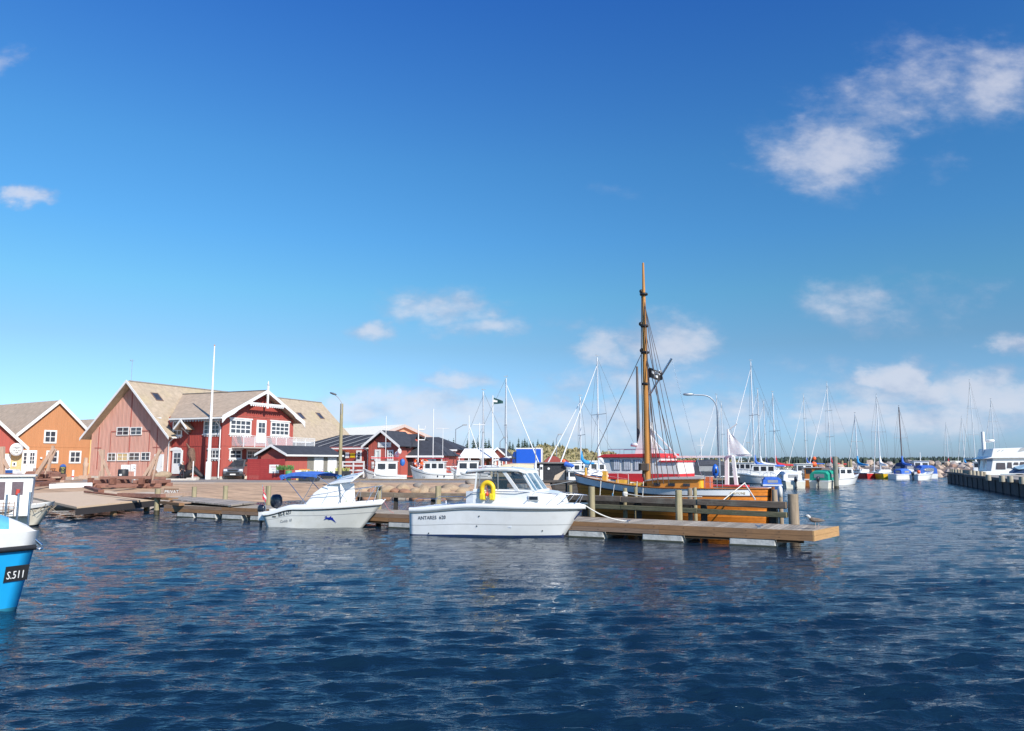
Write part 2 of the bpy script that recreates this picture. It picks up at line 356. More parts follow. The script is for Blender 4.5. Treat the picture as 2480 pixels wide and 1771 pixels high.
# ================================================================ WATER
def make_water():
    rs=np.random.RandomState(3)
    # rows of the sheet: dense near the quay, coarser far out
    ys=[-14.0]
    while ys[-1]<2: ys.append(ys[-1]+1.0)
    y=3.0
    while y<190:
        ys.append(y); y+=min(.25,max(0.035,0.0042*y+0.0009*y*y*0.35))
    while y<420: ys.append(y); y*=1.05
    ys=np.array(ys); NX=700
    t=np.linspace(-1,1,NX)
    half=np.maximum(ys*0.80+7.0,12)
    Xg=half[:,None]*t[None,:]; Yg=np.repeat(ys[:,None],NX,1)
    dy=np.gradient(ys)[:,None]; dx=(half*2/NX)[:,None]
    Zg=np.zeros_like(Xg); Dx=np.zeros_like(Xg); Dy=np.zeros_like(Xg)
    main=R(-80)
    # slow gust patches
    gust=0.75+0.35*np.sin(Xg*.21+1.3*np.sin(Yg*.13))*np.sin(Yg*.17+.8)+.15*np.sin(Xg*.07-Yg*.05)
    lam=np.exp(rs.uniform(np.log(.12),np.log(1.25),90))
    for L in lam:
        k=2*PI/L; ang=main+rs.normal(0,.17 if L>.3 else .33)+(R(-34) if rs.rand()<.22 else 0)
        kx,ky=k*math.cos(ang),k*math.sin(ang)
        a=0.0098*L**1.0*(1.0 if L>.25 else .8)*(1.0 if L<.28 else 1.3 if L<.62 else .7 if L<.9 else .4)*.88
        samp=np.maximum(np.abs(ky)/k*dy,np.abs(kx)/k*dx)
        fade=np.clip(1.5-samp*2.2/L,0,1)
        ph=kx*Xg+ky*Yg+rs.uniform(0,2*PI)+.6*np.sin(Xg*.37+L*9)+.5*np.sin(Yg*.29+L*5)
        A=a*fade*gust
        Zg+=A*np.sin(ph); Dx+=-A*.8*(kx/k)*-np.cos(ph); Dy+=-A*.8*(ky/k)*-np.cos(ph)
    Xg=Xg+Dx; Yg=Yg+Dy
    nr,nc=Xg.shape
    co=np.stack([Xg,Yg,Zg],-1).reshape(-1,3).astype(np.float32)
    idx=np.arange(nr*nc).reshape(nr,nc)
    q=np.stack([idx[:-1,:-1],idx[:-1,1:],idx[1:,1:],idx[1:,:-1]],-1).reshape(-1,4)
    me=bpy.data.meshes.new('water'); me.vertices.add(len(co)); me.vertices.foreach_set('co',co.ravel())
    me.loops.add(q.size); me.loops.foreach_set('vertex_index',q.ravel().astype(np.int32))
    me.polygons.add(len(q)); me.polygons.foreach_set('loop_start',np.arange(0,q.size,4,dtype=np.int32)); me.polygons.foreach_set('loop_total',np.full(len(q),4,dtype=np.int32))
    me.polygons.foreach_set('use_smooth',np.ones(len(q),dtype=bool)); me.update(calc_edges=True)
    m=bpy.data.materials.new('harbour_water'); m.use_nodes=True; t=m.node_tree; b=t.nodes['Principled BSDF']
    b.inputs['Base Color'].default_value=(.004,.017,.034,1); b.inputs['Roughness'].default_value=.05; b.inputs['IOR'].default_value=1.33; b.inputs['Specular Tint'].default_value=(.74,.89,1.0,1)
    b.inputs['Specular IOR Level'].default_value=.5
    tc=t.nodes.new('ShaderNodeTexCoord'); mp=t.nodes.new('ShaderNodeMapping'); mp.inputs['Scale'].default_value=(.38,1.1,1.0); mp.inputs['Rotation'].default_value=(0,0,R(-12))
    t.links.new(tc.outputs['Object'],mp.inputs[0])
    prev=None
    for sc,stg,dist in ((18.0,.8,.018),(6.0,.9,.045),(1.8,.6,.08)):
        n=t.nodes.new('ShaderNodeTexNoise'); n.inputs['Scale'].default_value=sc; n.inputs['Detail'].default_value=3; n.inputs['Roughness'].default_value=.55; n.inputs['Distortion'].default_value=.4
        t.links.new(mp.outputs[0],n.inputs[0])
        bp=t.nodes.new('ShaderNodeBump'); bp.inputs['Strength'].default_value=stg; bp.inputs['Distance'].default_value=dist
        t.links.new(n.outputs['Fac'],bp.inputs['Height'])
        if prev: t.links.new(prev,bp.inputs['Normal'])
        prev=bp.outputs[0]
    t.links.new(prev,b.inputs['Normal'])
    me.materials.append(m)
    o=bpy.data.objects.new('water',me); COL.objects.link(o); struct(o)
    # open sea beyond the harbour
    far=MB(); far.add([(-3500,421,-.02),(3500,421,-.02),(3500,6000,-.02),(-3500,6000,-.02)],[(0,1,2,3)])
    far.add([(-3500,-60,-.08),(3500,-60,-.08),(3500,421,-.08),(-3500,421,-.08)],[(0,1,2,3)])
    struct(far.build('sea',m))
make_water()

# ================================================================ GROUND
GZ=.85
SAND=mat('sandy_gravel',(.50,.37,.25),.95,var=.2,scale=.8,bump=.5,bscale=12,dirt=(.38,.29,.20,.7),dirts=.35)
ASPH=mat('asphalt',(.25,.22,.195),.9,var=.16,scale=1.2,bump=.2,bscale=30,dirt=(.30,.27,.23,.6),dirts=.25)
LAND=mat('heath_ground',(.26,.22,.11),.95,var=.3,scale=.15,bump=.4,bscale=1,dirt=(.14,.15,.06,.6),dirts=.06)
g=MB()
g.box(-400,-14.5,62,2500,-2,GZ,0)
g.box(-14.5,5.5,62,70.5,-2,GZ,0)
g.box(-14.5,14,84,200,-2,GZ,0)
struct(g.build('ground',[SAND]))
# far flat land right of the dunes, behind the marina
g=MB()
g.box(-14.5,40,200,2500,-2,.8,0); g.box(40,3000,330,2500,-2,.8,0)
g.add([(14,200,-.6),(14,150,-.6),(40,165,-.4),(90,190,-.6),(260,330,-.6),(40,330,.9),(14,200,.9),(30,215,.9)],[(0,1,2,7),(2,3,5,7),(3,4,5)],0)
struct(g.build('heath',[LAND]))
# sandy / stony bank in front of the quay: a heightfield strip
def bank():
    m=MB(); n=90; k=12; vs=[]
    xs=[-48+ (3.0+48)*i/(n-1) for i in range(n)]
    for i,x in enumerate(xs):
        w=min(1,max(0,(x+21)/6)); y0=(41.5+(x+21)*.05)*(1-w)+(50.5+.8*math.sin(x*.5)+(x+15)*.15)*w
        for j in range(k):
            s=j/(k-1); y=y0-2+(63.5-y0+2)*s
            z=-.45+1.33*min(1,(s*1.25))**.85+.07*math.sin(x*1.7+j)*math.sin(j*1.3+x*.6)*(1 if 0<j<k-1 else 0)
            if j==k-1: z=GZ-.03
            vs.append((x,y,min(z,GZ-.015)))
    fs=[(i*k+j,(i+1)*k+j,(i+1)*k+j+1,i*k+j+1) for i in range(n-1) for j in range(k-1)]
    m.add(vs,fs,0,True)
    struct(m.build('bank',[mat('bank_sand',(.47,.31,.19),.95,var=.3,scale=1.4,bump=.8,bscale=5,stretch=(.5,1.5,1),dirt=(.24,.15,.09,.7),dirts=.8)]))
bank()
# concrete slipway running into the water
def slip():
    m=MB()
    a=[gnd(-160,1240),gnd(345,1243)]
    n=10; vs=[]
    for i in range(n+1):
        for j in range(9):
            s=i/n; t=j/8
            lo=a[0].lerp(a[1],t); hi=Vector((-46+t*22,62.5,0))
            p=lo.lerp(hi,s); p.z=-.12+(GZ+.012+.12)*s**.9; p.y-= .9*(1-s)
            vs.append(p)
    fs=[(i*9+j,i*9+j+1,(i+1)*9+j+1,(i+1)*9+j) for i in range(n) for j in range(8)]
    m.add(vs,fs,0,True)
    return struct(m.build('slipway',[mat('slip_concrete',(.54,.44,.33),.9,var=.25,scale=1.0,bump=.5,bscale=10,stretch=(.4,1,1),dirt=(.24,.19,.15,.7),dirts=.5)]))
slip()
# road on the quay
g=MB(); z=GZ+.006
pts=[(-200,64.5),(-60,66.0),(-34,65.5),(-20,64.2),(-5,63.4),(5.1,63.4),(5.1,70.2),(-14.9,70.2),(-14.9,92),(-20,92),(-24,75.8),(-40,73.0),(-60,75),(-200,76)]
g.add([(x,y,z) for x,y in pts],[tuple(range(len(pts)))],0)
struct(g.build('road',[ASPH]))
# quay edge of the inner basin: timber kerb
tag(MB().box(-14.6,5.55,70.3,70.62,.4,1.0,0).build('quay_kerb',[OLDWOOD],bevel=.03),'long dark timber kerb along the edge of the asphalt quay in front of the white fishing boats','kerb')

# ---------------------------------------------------------------- dunes
def dune_h(x,y):
    # silhouettes read from the photo, as heights of a real ridge near y=175
    def gs(c,w,h): return h*math.exp(-((x-c)/w)**2)
    ridge=float(np.interp(x,[-30,-14,-3,2,9.3,13,17.4,22,26,30,43,60,80],[.3,1.6,3.4,3.7,4.7,3.7,3.4,2.9,2.1,1.7,1.5,.7,0]))
    f=math.exp(-((y-172)/17)**2)
    n=.45*math.sin(x*.55+y*.3)*math.sin(y*.4-x*.2)+.3*math.sin(x*1.3+2*math.sin(y*.5))+.2*math.sin(x*2.3+y*1.7)
    return ridge*f*(1+.0*x)+ n*min(1,ridge*f*.6)
def dunes():
    m=MB(); nx,ny=150,50; vs=[]
    x0,x1,y0,y1=-34,95,132,215
    for i in range(nx):
        for j in range(ny):
            x=x0+(x1-x0)*i/(nx-1); y=y0+(y1-y0)*j/(ny-1)
            e=min(1,i/5,(nx-1-i)/5,j/4,(ny-1-j)/4)
            vs.append((x,y,-.3+(1.3+dune_h(x,y))*e))
    m.add(vs,[(i*ny+j,(i+1)*ny+j,(i+1)*ny+j+1,i*ny+j+1) for i in range(nx-1) for j in range(ny-1)],0,True)
    struct(m.build('dunes',[mat('dune_sand_grass',(.34,.28,.13),.95,var=.35,scale=.8,bump=.8,bscale=2.5,dirt=(.18,.17,.06,.8),dirts=.35)]))
    gm=MB(); rnd=random.Random(5)
    for _ in range(16000):
        x=rnd.uniform(-16,80); y=rnd.uniform(140,182)
        h=dune_h(x,y)
        if h<.25 and rnd.random()<.5: continue
        z=.95+h; mi=rnd.choice([0,0,1,2]); k=rnd.uniform(.25,.7)
        for q in range(3):
            a=rnd.uniform(0,PI); dx,dy=math.cos(a)*.35*k,math.sin(a)*.35*k; lx=rnd.uniform(-.2,.35)*k
            gm.add([(x-dx,y-dy,z-.15),(x+dx,y+dy,z-.15),(x+lx+dx*.5,y+dy*.5,z+k*rnd.uniform(.45,.85)),(x+lx-dx*.7,y-dy*.7,z+k*rnd.uniform(.5,.9))],[(0,1,2,3)],mi)
    tag(gm.build('dune_grass',[mat('marram',(.36,.31,.15),.9,var=.25,scale=3),mat('marram_dark',(.15,.14,.06),.9,var=.3,scale=3),mat('marram_pale',(.46,.39,.23),.9,var=.2,scale=3)]),'tufts of dry marram grass covering the dunes','grass',kind='stuff')
dunes()
# ---------------------------------------------------------------- spruces behind the dunes
NEEDLE=[mat('spruce_needles',(.025,.045,.028),.9,var=.4,scale=2),mat('spruce_needles_light',(.04,.065,.035),.9,var=.4,scale=2)]
BARK=mat('bark',(.10,.07,.05),.9,var=.3)
def spruce(x,y,h,z,label,grp,seed):
    rnd=random.Random(seed)
    t=thing('spruce_tree',label,'tree',(x,y,z),rnd.uniform(0,6),grp)
    MB().tube([(0,0,-.3),(0,0,h*.9)],[h*.022,h*.006],6).build('trunk',BARK,t)
    c=MB()
    zz=h*.08
    while zz<h:
        f=1-zz/h; rr=h*.26*f**.85*rnd.uniform(.75,1.2)+.05
        nb=rnd.randint(6,9)
        for i in range(nb):
            a=2*PI*i/nb+rnd.uniform(-.4,.4); r=rr*rnd.uniform(.55,1.25)
            ca,sa=math.cos(a),math.sin(a); w=r*.42
            tip=(ca*r,sa*r,zz-r*.22)
            c.add([(0,0,zz+h*.05),(ca*r*.6-sa*w,sa*r*.6+ca*w,zz-r*.1),tip,(ca*r*.6+sa*w,sa*r*.6-ca*w,zz-r*.1)],[(0,1,2),(0,2,3)],rnd.randint(0,1))
            c.add([(ca*r*.5,sa*r*.5,zz+h*.035),(ca*r*.9-sa*w*.5,sa*r*.9+ca*w*.5,zz-r*.25),(ca*r*.55,sa*r*.55,zz-r*.45)],[(0,1,2)],rnd.randint(0,1))
        zz+=h*.065
    c.build('crown',NEEDLE,t)
    return t
SP=[(1086,1066),(1098,1063),(1132,1064),(1147,1059),(1157,1064),(1176,1065),(1184,1064),(1235,1068),(1242,1073),(1256,1062),(1265,1067),(1271,1062),(1277,1068),(1285,1067),(1291,1069),(1303,1065),(1312,1071),(1322,1071),(1340,1068),(1356,1072),(1363,1076),(1373,1079)]
for i,(u,v) in enumerate(SP):
    Yd=215+ (i*37%23); zt=zat(v,Yd); x=xat(u,Yd)
    h=zt-1.6+ (1 if u<1200 else 0)
    if u>1230 : h=max(4.5,zt-2.4)
    cnt=['first','second','third','fourth','fifth','sixth','seventh','eighth','ninth','tenth','eleventh','twelfth','thirteenth','fourteenth','fifteenth']
    lab=(cnt[i]+' dark spruce from the left, behind the market tent') if u<1200 else (cnt[i-7]+' dark spruce from the left above the dune ridge')
    spruce(x,Yd,h,zt-h,lab,'dark spruces on the skyline',i)
def far_wood():
    m=MB(); rnd=random.Random(9)
    for i in range(1500):
        u=rnd.uniform(1560,2560); Yd=rnd.uniform(620,700)
        top=1111.5-rnd.random()**2*5.0 - (1.6 if 1900<u<2000 else 0) - (2 if u>2230 and u<2330 else 0)
        if u<1720: top+= (1720-u)*.012
        x=xat(u,Yd); h=zat(top,Yd)-.8; w=rnd.uniform(1.2,2.6)
        n=5
        vs=[(x+w*math.cos(2*PI*k/n+i),Yd+w*math.sin(2*PI*k/n+i),.5) for k in range(n)]
        vs+=[(x+w*.75*math.cos(2*PI*k/n+i),Yd+w*.75*math.sin(2*PI*k/n+i),.8+h*.6) for k in range(n)]
        vs+=[(x+rnd.uniform(-.5,.5),Yd,.8+h)]
        m.add(vs,[(k,(k+1)%n,n+(k+1)%n,n+k) for k in range(n)]+[(n+k,n+(k+1)%n,2*n) for k in range(n)],i%2)
    tag(m.build('far_woodland',[mat('far_trees',(.035,.055,.05),.95,var=.3,scale=.3),mat('far_trees_b',(.05,.07,.05),.95,var=.3,scale=.3)]),'distant dark band of woodland along the horizon beyond the marina','woodland',kind='stuff')
far_wood()
# ================================================================ BUILDINGS
PINK=mat('faded_red_boards',(.58,.33,.26),.8,var=.16,scale=1.2,bump=.3,stretch=(3,3,.25),dirt=(.50,.22,.17,.6),dirts=1.0)
REDB=mat('red_boards',(.36,.062,.048),.7,var=.12,scale=1.5,bump=.2,stretch=(3,3,.3),dirt=(.36,.06,.045,.5),dirts=1.0)
REDC=mat('coral_red_boards',(.43,.10,.075),.7,var=.08,scale=1.5,bump=.2,stretch=(3,3,.3))
ORANGE=mat('orange_boards',(.52,.23,.10),.75,var=.07,scale=1.3,bump=.2,stretch=(3,3,.3))
YELW=mat('yellow_wall',(.75,.55,.22),.8,var=.08)
PLINTH=mat('pale_plinth',(.62,.56,.48),.85,var=.12,dirt=(.4,.35,.3,.5))
def roofmat(name,col,lich,ridge=.35):
    m=mat(name,col,.92,var=.18,scale=2.2,bump=.5,bscale=14,dirt=lich,dirts=.35,stretch=(1,1,1)); return m
ROOFT=roofmat('lichen_roof',(.43,.34,.24),(.47,.38,.20,.6))
ROOFB=roofmat('brown_roof',(.42,.32,.23),(.34,.27,.20,.5))
ROOFK=mat('black_roof',(.045,.047,.055),.75,var=.25,scale=2,bump=.4,bscale=12)
ROOFW=mat('cream_roof',(.85,.80,.66),.7,var=.06)
def basis(o,a,b):
    a=Vector(a).normalized(); b=Vector(b).normalized(); n=a.cross(b); o=Vector(o)
    return Matrix(((a.x,b.x,n.x,o.x),(a.y,b.y,n.y,o.y),(a.z,b.z,n.z,o.z),(0,0,0,1)))
def window(par,o,a,b,w,h,nx=2,ny=2,fr=.09,mu=.05,pm=None,head=0,apron=0,fm=None,name='window'):
    tf=basis(o,a,b); m=MB(); d=.06
    m.box(0,w,0,fr,0,d,0,tf); m.box(0,w,h-fr,h,0,d,0,tf); m.box(0,fr,fr,h-fr,0,d,0,tf); m.box(w-fr,w,fr,h-fr,0,d,0,tf)
    iw=w-2*fr; ih=h-2*fr
    for i in range(1,nx): x=fr+iw*i/nx; m.box(x-mu/2,x+mu/2,fr,h-fr,0,d*.8,0,tf)
    for i in range(1,ny): y=fr+ih*i/ny; m.box(fr,w-fr,y-mu/2,y+mu/2,0,d*.7,0,tf)
    if head: m.box(-.12,w+.12,h,h+head,0,d*1.8,0,tf)
    if apron:
        m.box(-.1,w+.1,-.06,0,0,d*1.8,0,tf)
        k=max(3,int(w/.3))
        for i in range(k): x=w*(i+.5)/k; m.lathe([(.001,-.02),(w/k*.52,-.02),(w/k*.52,.03),(.001,.03)],8,0) if False else m.prism([(-w/k*.45,0),(w/k*.45,0),(w/k*.2,-apron),(-w/k*.2,-apron)],tf@Vector((x,-.06,.005)),Vector(a),Vector(b),tf.to_3x3()@Vector((0,0,1)),.03,0)
    f=m.build(name,[fm or WPAINT],par)
    g=MB(); g.box(fr*.9,w-fr*.9,fr*.9,h-fr*.9,.004,.02,0,tf); g.build('pane',[pm or WINDOW],f)
    return f
def winpx(par,FRM,axis,c,u0,v0,u1,v1,**k):
    p=FRM.hit((u0+u1)/2,(v0+v1)/2,axis,c); pl=FRM.hit(u0,(v0+v1)/2,axis,c); pr=FRM.hit(u1,(v0+v1)/2,axis,c)
    zt=FRM.hit((u0+u1)/2,v0,axis,c).z; zb=FRM.hit((u0+u1)/2,v1,axis,c).z
    a=(1,0,0) if axis==1 else (0,1,0); w=abs((pr-pl).dot(Vector(a)))
    o=Vector(pl); o.z=zb
    return window(par,o,a,(0,0,1),w,zt-zb,**k)
def door(par,o,a,w,h,panes=(2,3),col=None,split=.45):
    tf=basis(o,a,(0,0,1)); m=MB()
    m.box(-.09,w+.09,0,h+.1,0,.03,0,tf); m.box(0,w,0,h,.03,.06,0,tf)
    d=m.build('door',[col or WPAINT],par)
    if panes:
        nx,ny=panes; g=MB(); y0=h*split; 
        for i in range(nx):
            for j in range(ny):
                pw=(w-.3)/nx; ph=(h-.15-y0)/ny
                g.box(.15+i*pw+.03,.15+(i+1)*pw-.03,y0+j*ph+.03,y0+(j+1)*ph-.03,.06,.068,0,tf)
        g.build('pane',[WINDOW],d)
    h_=MB(); h_.box(w-.16,w-.07,h*.45,h*.45+.03,.06,.11,0,tf); h_.build('handle',[STEEL],d)
    return d
def doorpx(par,FRM,axis,c,u0,v0,u1,v1,**k):
    pl=FRM.hit(u0,v1,axis,c); pr=FRM.hit(u1,v1,axis,c); zt=FRM.hit((u0+u1)/2,v0,axis,c).z; zb=max(.02,FRM.hit((u0+u1)/2,v1,axis,c).z)
    a=(1,0,0) if axis==1 else (0,1,0); w=abs((pr-pl).dot(Vector(a))); o=Vector(pl); o.z=zb
    return door(par,o,a,w,zt-zb,**k)
def pipe(par,pts,r=.06): return MB().tube(pts,r,8).build('downpipe',[WPAINT],par)
def slab(m,p,t,mi=0):
    """roof plane from 4 corner points, thickness t downwards"""
    p=[Vector(q) for q in p]; n=(p[1]-p[0]).cross(p[-1]-p[0]).normalized()
    if n.z<0: n=-n
    vs=p+[q-n*t for q in p]; k=len(p)
    m.add(vs,[tuple(range(k)),tuple(reversed(range(k,2*k)))]+[(i,k+i,k+(i+1)%k,(i+1)%k) for i in range(k)],mi); return m
def battens(m,x0,x1,step,zb,topf,y=0,mi=0,w=.05,d=.028):
    x=x0+step*.5
    while x<x1:
        zt=topf(x)
        if zt>zb+.1: m.box(x-w/2,x+w/2,y-d,y+.01,zb,zt,mi)
        x+=step

# ---------- the big boathouse with its wing
FB=Frame(-44.4,81.0,GZ,-23)
T=thing('boathouse','large faded pink and red timber boathouse with tan lichen roof and a balconied gable wing','building',FB.o,FB.rz)
ZR=9.95; ZE=4.35; WX=11.0; LY=31.0
sl_=(ZR-ZE-.35)/5.9
top=lambda x: ZR-.35-abs(x-5.6)*sl_
m=MB(); prof=[(0,0),(WX,0),(WX,top(WX)),(5.6,top(5.6)),(0,top(0))]
m.prism(prof,(0,0,0),(1,0,0),(0,0,1),(0,1,0),LY,0); battens(m,0,WX,.19,.25,lambda x: top(x)-.05)
# door outlines and cross rails of the old boat gates
m.box(5.55,5.65,-.05,0,.3,9.0,1); m.box(2.9,8.35,-.05,0,4.75,4.85,1)
for x in (2.85,8.3): m.box(x,x+.06,-.05,0,.3,4.8,1)
for x in (1.1,9.4): m.box(x-.03,x+.03,-.05,0,.9,5.3,1); m.box(x-.5,x+.5,-.05,0,3.1,3.16,1)
m.build('gable_wall',[PINK,mat('dark_red_trim',(.40,.12,.09),.8)],T)
m=MB(); m.box(-.04,WX+.04,-.04,LY,0,.22,0); m.build('plinth',[PLINTH],T)
# main roof
m=MB(); xo=6.25; zeL=ZR-(xo)*(ZR-ZE)/6.0
slab(m,[(5.6-xo,-.85,zeL),(5.6,-.85,ZR),(5.6,LY+.5,ZR),(5.6-xo,LY+.5,zeL)],.16); slab(m,[(5.6,-.85,ZR),(5.6+xo,-.85,zeL),(5.6+xo,LY+.5,zeL),(5.6,LY+.5,ZR)],.16)
rf=m.build('roof',[ROOFT],T)
MB().box(5.48,5.72,-.5,LY+.5,ZR-.04,ZR+.07).build('ridge_cap',[mat('ridge_grey',(.30,.27,.24),.9)],rf)
def rake(x0,z0,x1,z1,y,par,w=.3,name='rake_board'):
    m=MB(); m.prism([(x0,z0),(x1,z1),(x1,z1-w),(x0,z0-w)],(0,y,0),(1,0,0),(0,0,1),(0,1,0),.05); return m.build(name,[WPAINT],par)
rake(5.6-xo,zeL+.05,5.6,ZR+.08,-.92,T); rake(5.6,ZR+.08,5.6+xo,zeL+.05,-.92,T)
m=MB(); m.box(5.6+xo,5.6+xo+.1,-.5,.6,zeL-.12,zeL+.0); m.box(5.6+xo,5.6+xo+.1,10.9,LY+.4,zeL-.12,zeL); pieces(m,'gutter',[WPAINT],T)
for u0,v0,u1,v1 in ((283,1034.5,313,1055),(316,1034.5,344,1054)): winpx(T,FB,1,-.03,u0,v0,u1,v1,nx=2,ny=2,fr=.08)
CURT=mat('yellow_blind',(.62,.45,.22),.5)
for i,(u0,v0,u1,v1) in enumerate(((261,1097,281,1117),(284,1097,310,1117),(312,1096,339,1116),(342,1095.5,364,1116))): winpx(T,FB,1,-.03,u0,v0,u1,v1,nx=2,ny=2,fr=.08,pm=CURT if i==1 else None)
doorpx(T,FB,1,-.03,373,1103,393,1153,panes=None)
m=MB(); m.box(9.7,9.9,-.35,-.1,6.0,6.12); m.box(9.5,9.75,-.5,-.3,5.9,6.1); m.build('wall_lamp',[WPAINT],T)
# skylights on the right slope of the main roof
def roofpt(x,y): return Vector((x,y,ZR-(x-5.6)*(ZR-zeL)/xo))
for (u,v) in ((380,962),(729,1008),(775,1008)):
    # intersect pixel ray with the slope
    o=FB.i@Vector((0,0,CAMZ)); d=FB.i.to_3x3()@ray(u,v); k=(ZR-zeL)/xo
    t=(ZR+5.6*k-o.z-k*o.x)/(d.z+k*d.x); p=o+d*t
    a=Vector((0,1,0)); b=Vector((-1,0,k)).normalized()
    window(T,p-b*.6-a*.45,a,b,.95,1.25,nx=1,ny=1,fr=.08,fm=mat('skylight_frame',(.20,.13,.10),.6),name='skylight')
# weather station mast on the ridge
m=MB(); m.tube([(5.6,-.3,ZR),(5.6,-.3,ZR+2.3)],.02,6); m.beam((5.35,-.3,ZR+2.1),(5.85,-.3,ZR+2.1),.03,.03); m.ball((5.35,-.3,ZR+2.2),.06); m.build('wind_vane',[GREY],T)
# wing
YA,YB=.3,10.8; WE=17.5; WZ=6.02; WR=9.0; ym=(YA+YB)/2; 
k2=(WR-WZ)/(ym-YA+.9); topw=lambda y: WR-.3-abs(y-ym)*k2
m=MB(); m.prism([(YA,0),(YB,0),(YB,topw(YB)),(ym,topw(ym)),(YA,topw(YA))],(WX-.5,0,0),(0,1,0),(0,0,1),(1,0,0),WE-WX+.5,0)
battens(m,WX,WE,.2,.25,lambda x: WZ-.0,y=YA)
m.box(WX,WE,YA-.045,YA,3.2,3.27,0)
m.build('wing_wall',[REDB],T)
m=MB(); y=YA+.1
m.box(WE,WE+.012,YA,YB,.22,topw(YA),0)
while y<YB: m.box(WE+.01,WE+.032,y-.03,y+.03,.22,topw(y)-.05,0); y+=.2
m.box(WE+.01,WE+.05,YA,YB,3.22,3.32,0); m.box(WE+.01,WE+.05,YA,YB,WZ+.18,WZ+.25,1)
m.build('wing_gable_wall',[REDC,mat('dark_red_trim',(.30,.05,.04))],T)
m=MB(); m.box(WX,WE+.05,YA-.05,YA,0,.25); m.box(WE,WE+.05,YA-.05,YB,0,.28); m.build('plinth',[PLINTH],T)
m=MB(); ov=.95; ye=YA-ov; yf=YB+ov; ze=WR-(ym-ye)*k2; XE=WE+.85
slab(m,[(XE,ym,WR),(XE,ye,ze),(5.6+xo-.2,ye,ze),(6.7,ym,WR)],.15); slab(m,[(XE,ym,WR),(XE,yf,ze),(5.6+xo-.2,yf,ze),(6.7,ym,WR)],.15)
rf=m.build('wing_roof',[ROOFB],T)
m=MB(); m.tube([(6.7,ym,WR+.03),(XE,ym,WR+.03)],.07,6); m.build('ridge_cap',[mat('ridge_dark',(.12,.11,.10),.9)],rf)
# scalloped eave trim and gutter
m=MB(); m.box(WX+.6,XE,ye-.12,ye,ze-.2,ze-.05)
x=WX+.6
while x<WE+.3: m.prism([(0,0),(.34,0),(.28,-.16),(.17,-.24),(.06,-.16)],(x,ye+.02,ze-.2),(1,0,0),(0,0,1),(0,1,0),.03,1); x+=.36
m.build('eave_trim',[WPAINT,GREY],T)
# gable bargeboards (with flared feet), collar tie, king post
def barge(s):
    m=MB(); pts=[]; n=12
    for i in range(n+1):
        f=i/n; y=ym+s*f*(ym-ye); z=WR+.1-f*(ym-ye)*k2; pts.append((y,z))
    low=[(y,z-.34-(.28*max(0,(i/n-.55)/.45)**1.5)-(.10*math.sin(i*2.2) if i>8 else 0)) for i,(y,z) in enumerate(pts)]
    vs=[(XE,y,z) for y,z in pts]+[(XE,y,z) for y,z in low]+[(XE+.05,y,z) for y,z in pts]+[(XE+.05,y,z) for y,z in low]; k=n+1
    fs=[]
    for i in range(n): fs+=[(i,i+1,k+i+1,k+i),(2*k+i,2*k+i+1,3*k+i+1,3*k+i),(i,i+1,2*k+i+1,2*k+i),(k+i,k+i+1,3*k+i+1,3*k+i)]
    fs+=[(0,k,3*k,2*k),(n,k+n,3*k+n,2*k+n)]
    m.add(vs,fs); m.build('bargeboard',[WPAINT],T)
barge(-1); barge(1)
m=MB(); zc=WR-1.35; hw=(WR-zc)/k2; m.box(XE-.02,XE+.07,ym-hw,ym+hw,zc-.22,zc,0)
yy=ym-hw*.9
while yy<ym+hw*.85: m.prism([(0,0),(.3,0),(.25,-.12),(.15,-.18),(.05,-.12)],(XE+.0,yy,zc-.22),(0,1,0),(0,0,1),(1,0,0),.04,0); yy+=.32
m.build('collar_tie',[WPAINT],T)
m=MB(); m.box(XE+.0,XE+.12,ym-.1,ym+.1,zc-.5,WR+.55,0); m.lathe([(.12,0),(.02,.45)],6,0,(XE+.06,ym,WR+.55)); m.build('king_post',[WPAINT],T)
# wing left wall openings
winpx(T,FB,1,YA-.03,419,1020,442,1056,nx=2,ny=3,fr=.12,head=.12,apron=.16)
winpx(T,FB,1,YA-.03,494,1019,533,1052,nx=4,ny=3,fr=.12,head=.12,apron=.16)
winpx(T,FB,1,YA-.03,505,1089,532,1111,nx=3,ny=2,fr=.11,head=.12,apron=.16)
d=doorpx(T,FB,1,YA-.03,417,1093,439,1148,panes=(2,2),split=.45)
pl=FB.hit(414,1092,1,YA-.03)
MB().prism([(-.1,0),(1.5,0),(1.35,.25),(.7,.36),(.05,.25)],(pl.x,YA-.12,pl.z),(1,0,0),(0,0,1),(0,1,0),.08).build('door_head',[WPAINT],d)
# little gabled hood on the wall
p=FB.hit(457,1040,1,YA-.03); m=MB()
slab(m,[(p.x,YA,p.z+.75),(p.x-.8,YA,p.z-.05),(p.x-.8,YA-1.1,p.z-.05),(p.x,YA-1.1,p.z+.75)],.06,0); slab(m,[(p.x,YA,p.z+.75),(p.x+.8,YA,p.z-.05),(p.x+.8,YA-1.1,p.z-.05),(p.x,YA-1.1,p.z+.75)],.06,0)
m.beam((p.x-.85,YA-1.12,p.z-.02),(p.x,YA-1.12,p.z+.85),.08,.16,1); m.beam((p.x+.85,YA-1.12,p.z-.02),(p.x,YA-1.12,p.z+.85),.08,.16,1)
m.beam((p.x,YA,p.z-.5),(p.x,YA-.9,p.z+.1),.08,.08,1); m.box(p.x-.25,p.x+.3,YA-.3,YA,p.z-.3,p.z+.1,2)
m.build('gable_hood',[ROOFB,WPAINT,mat('horn_speaker',(.30,.26,.22),.6)],T)
m=MB(); m.box(p.x+.05,p.x+.25,YA-.1,YA,.3,p.z-.4); m.build('hood_shadow_strip',[mat('hood_shadow_red',(.16,.03,.03),.8)],T)  # shadow falling below the hood, put in as a dark red strip
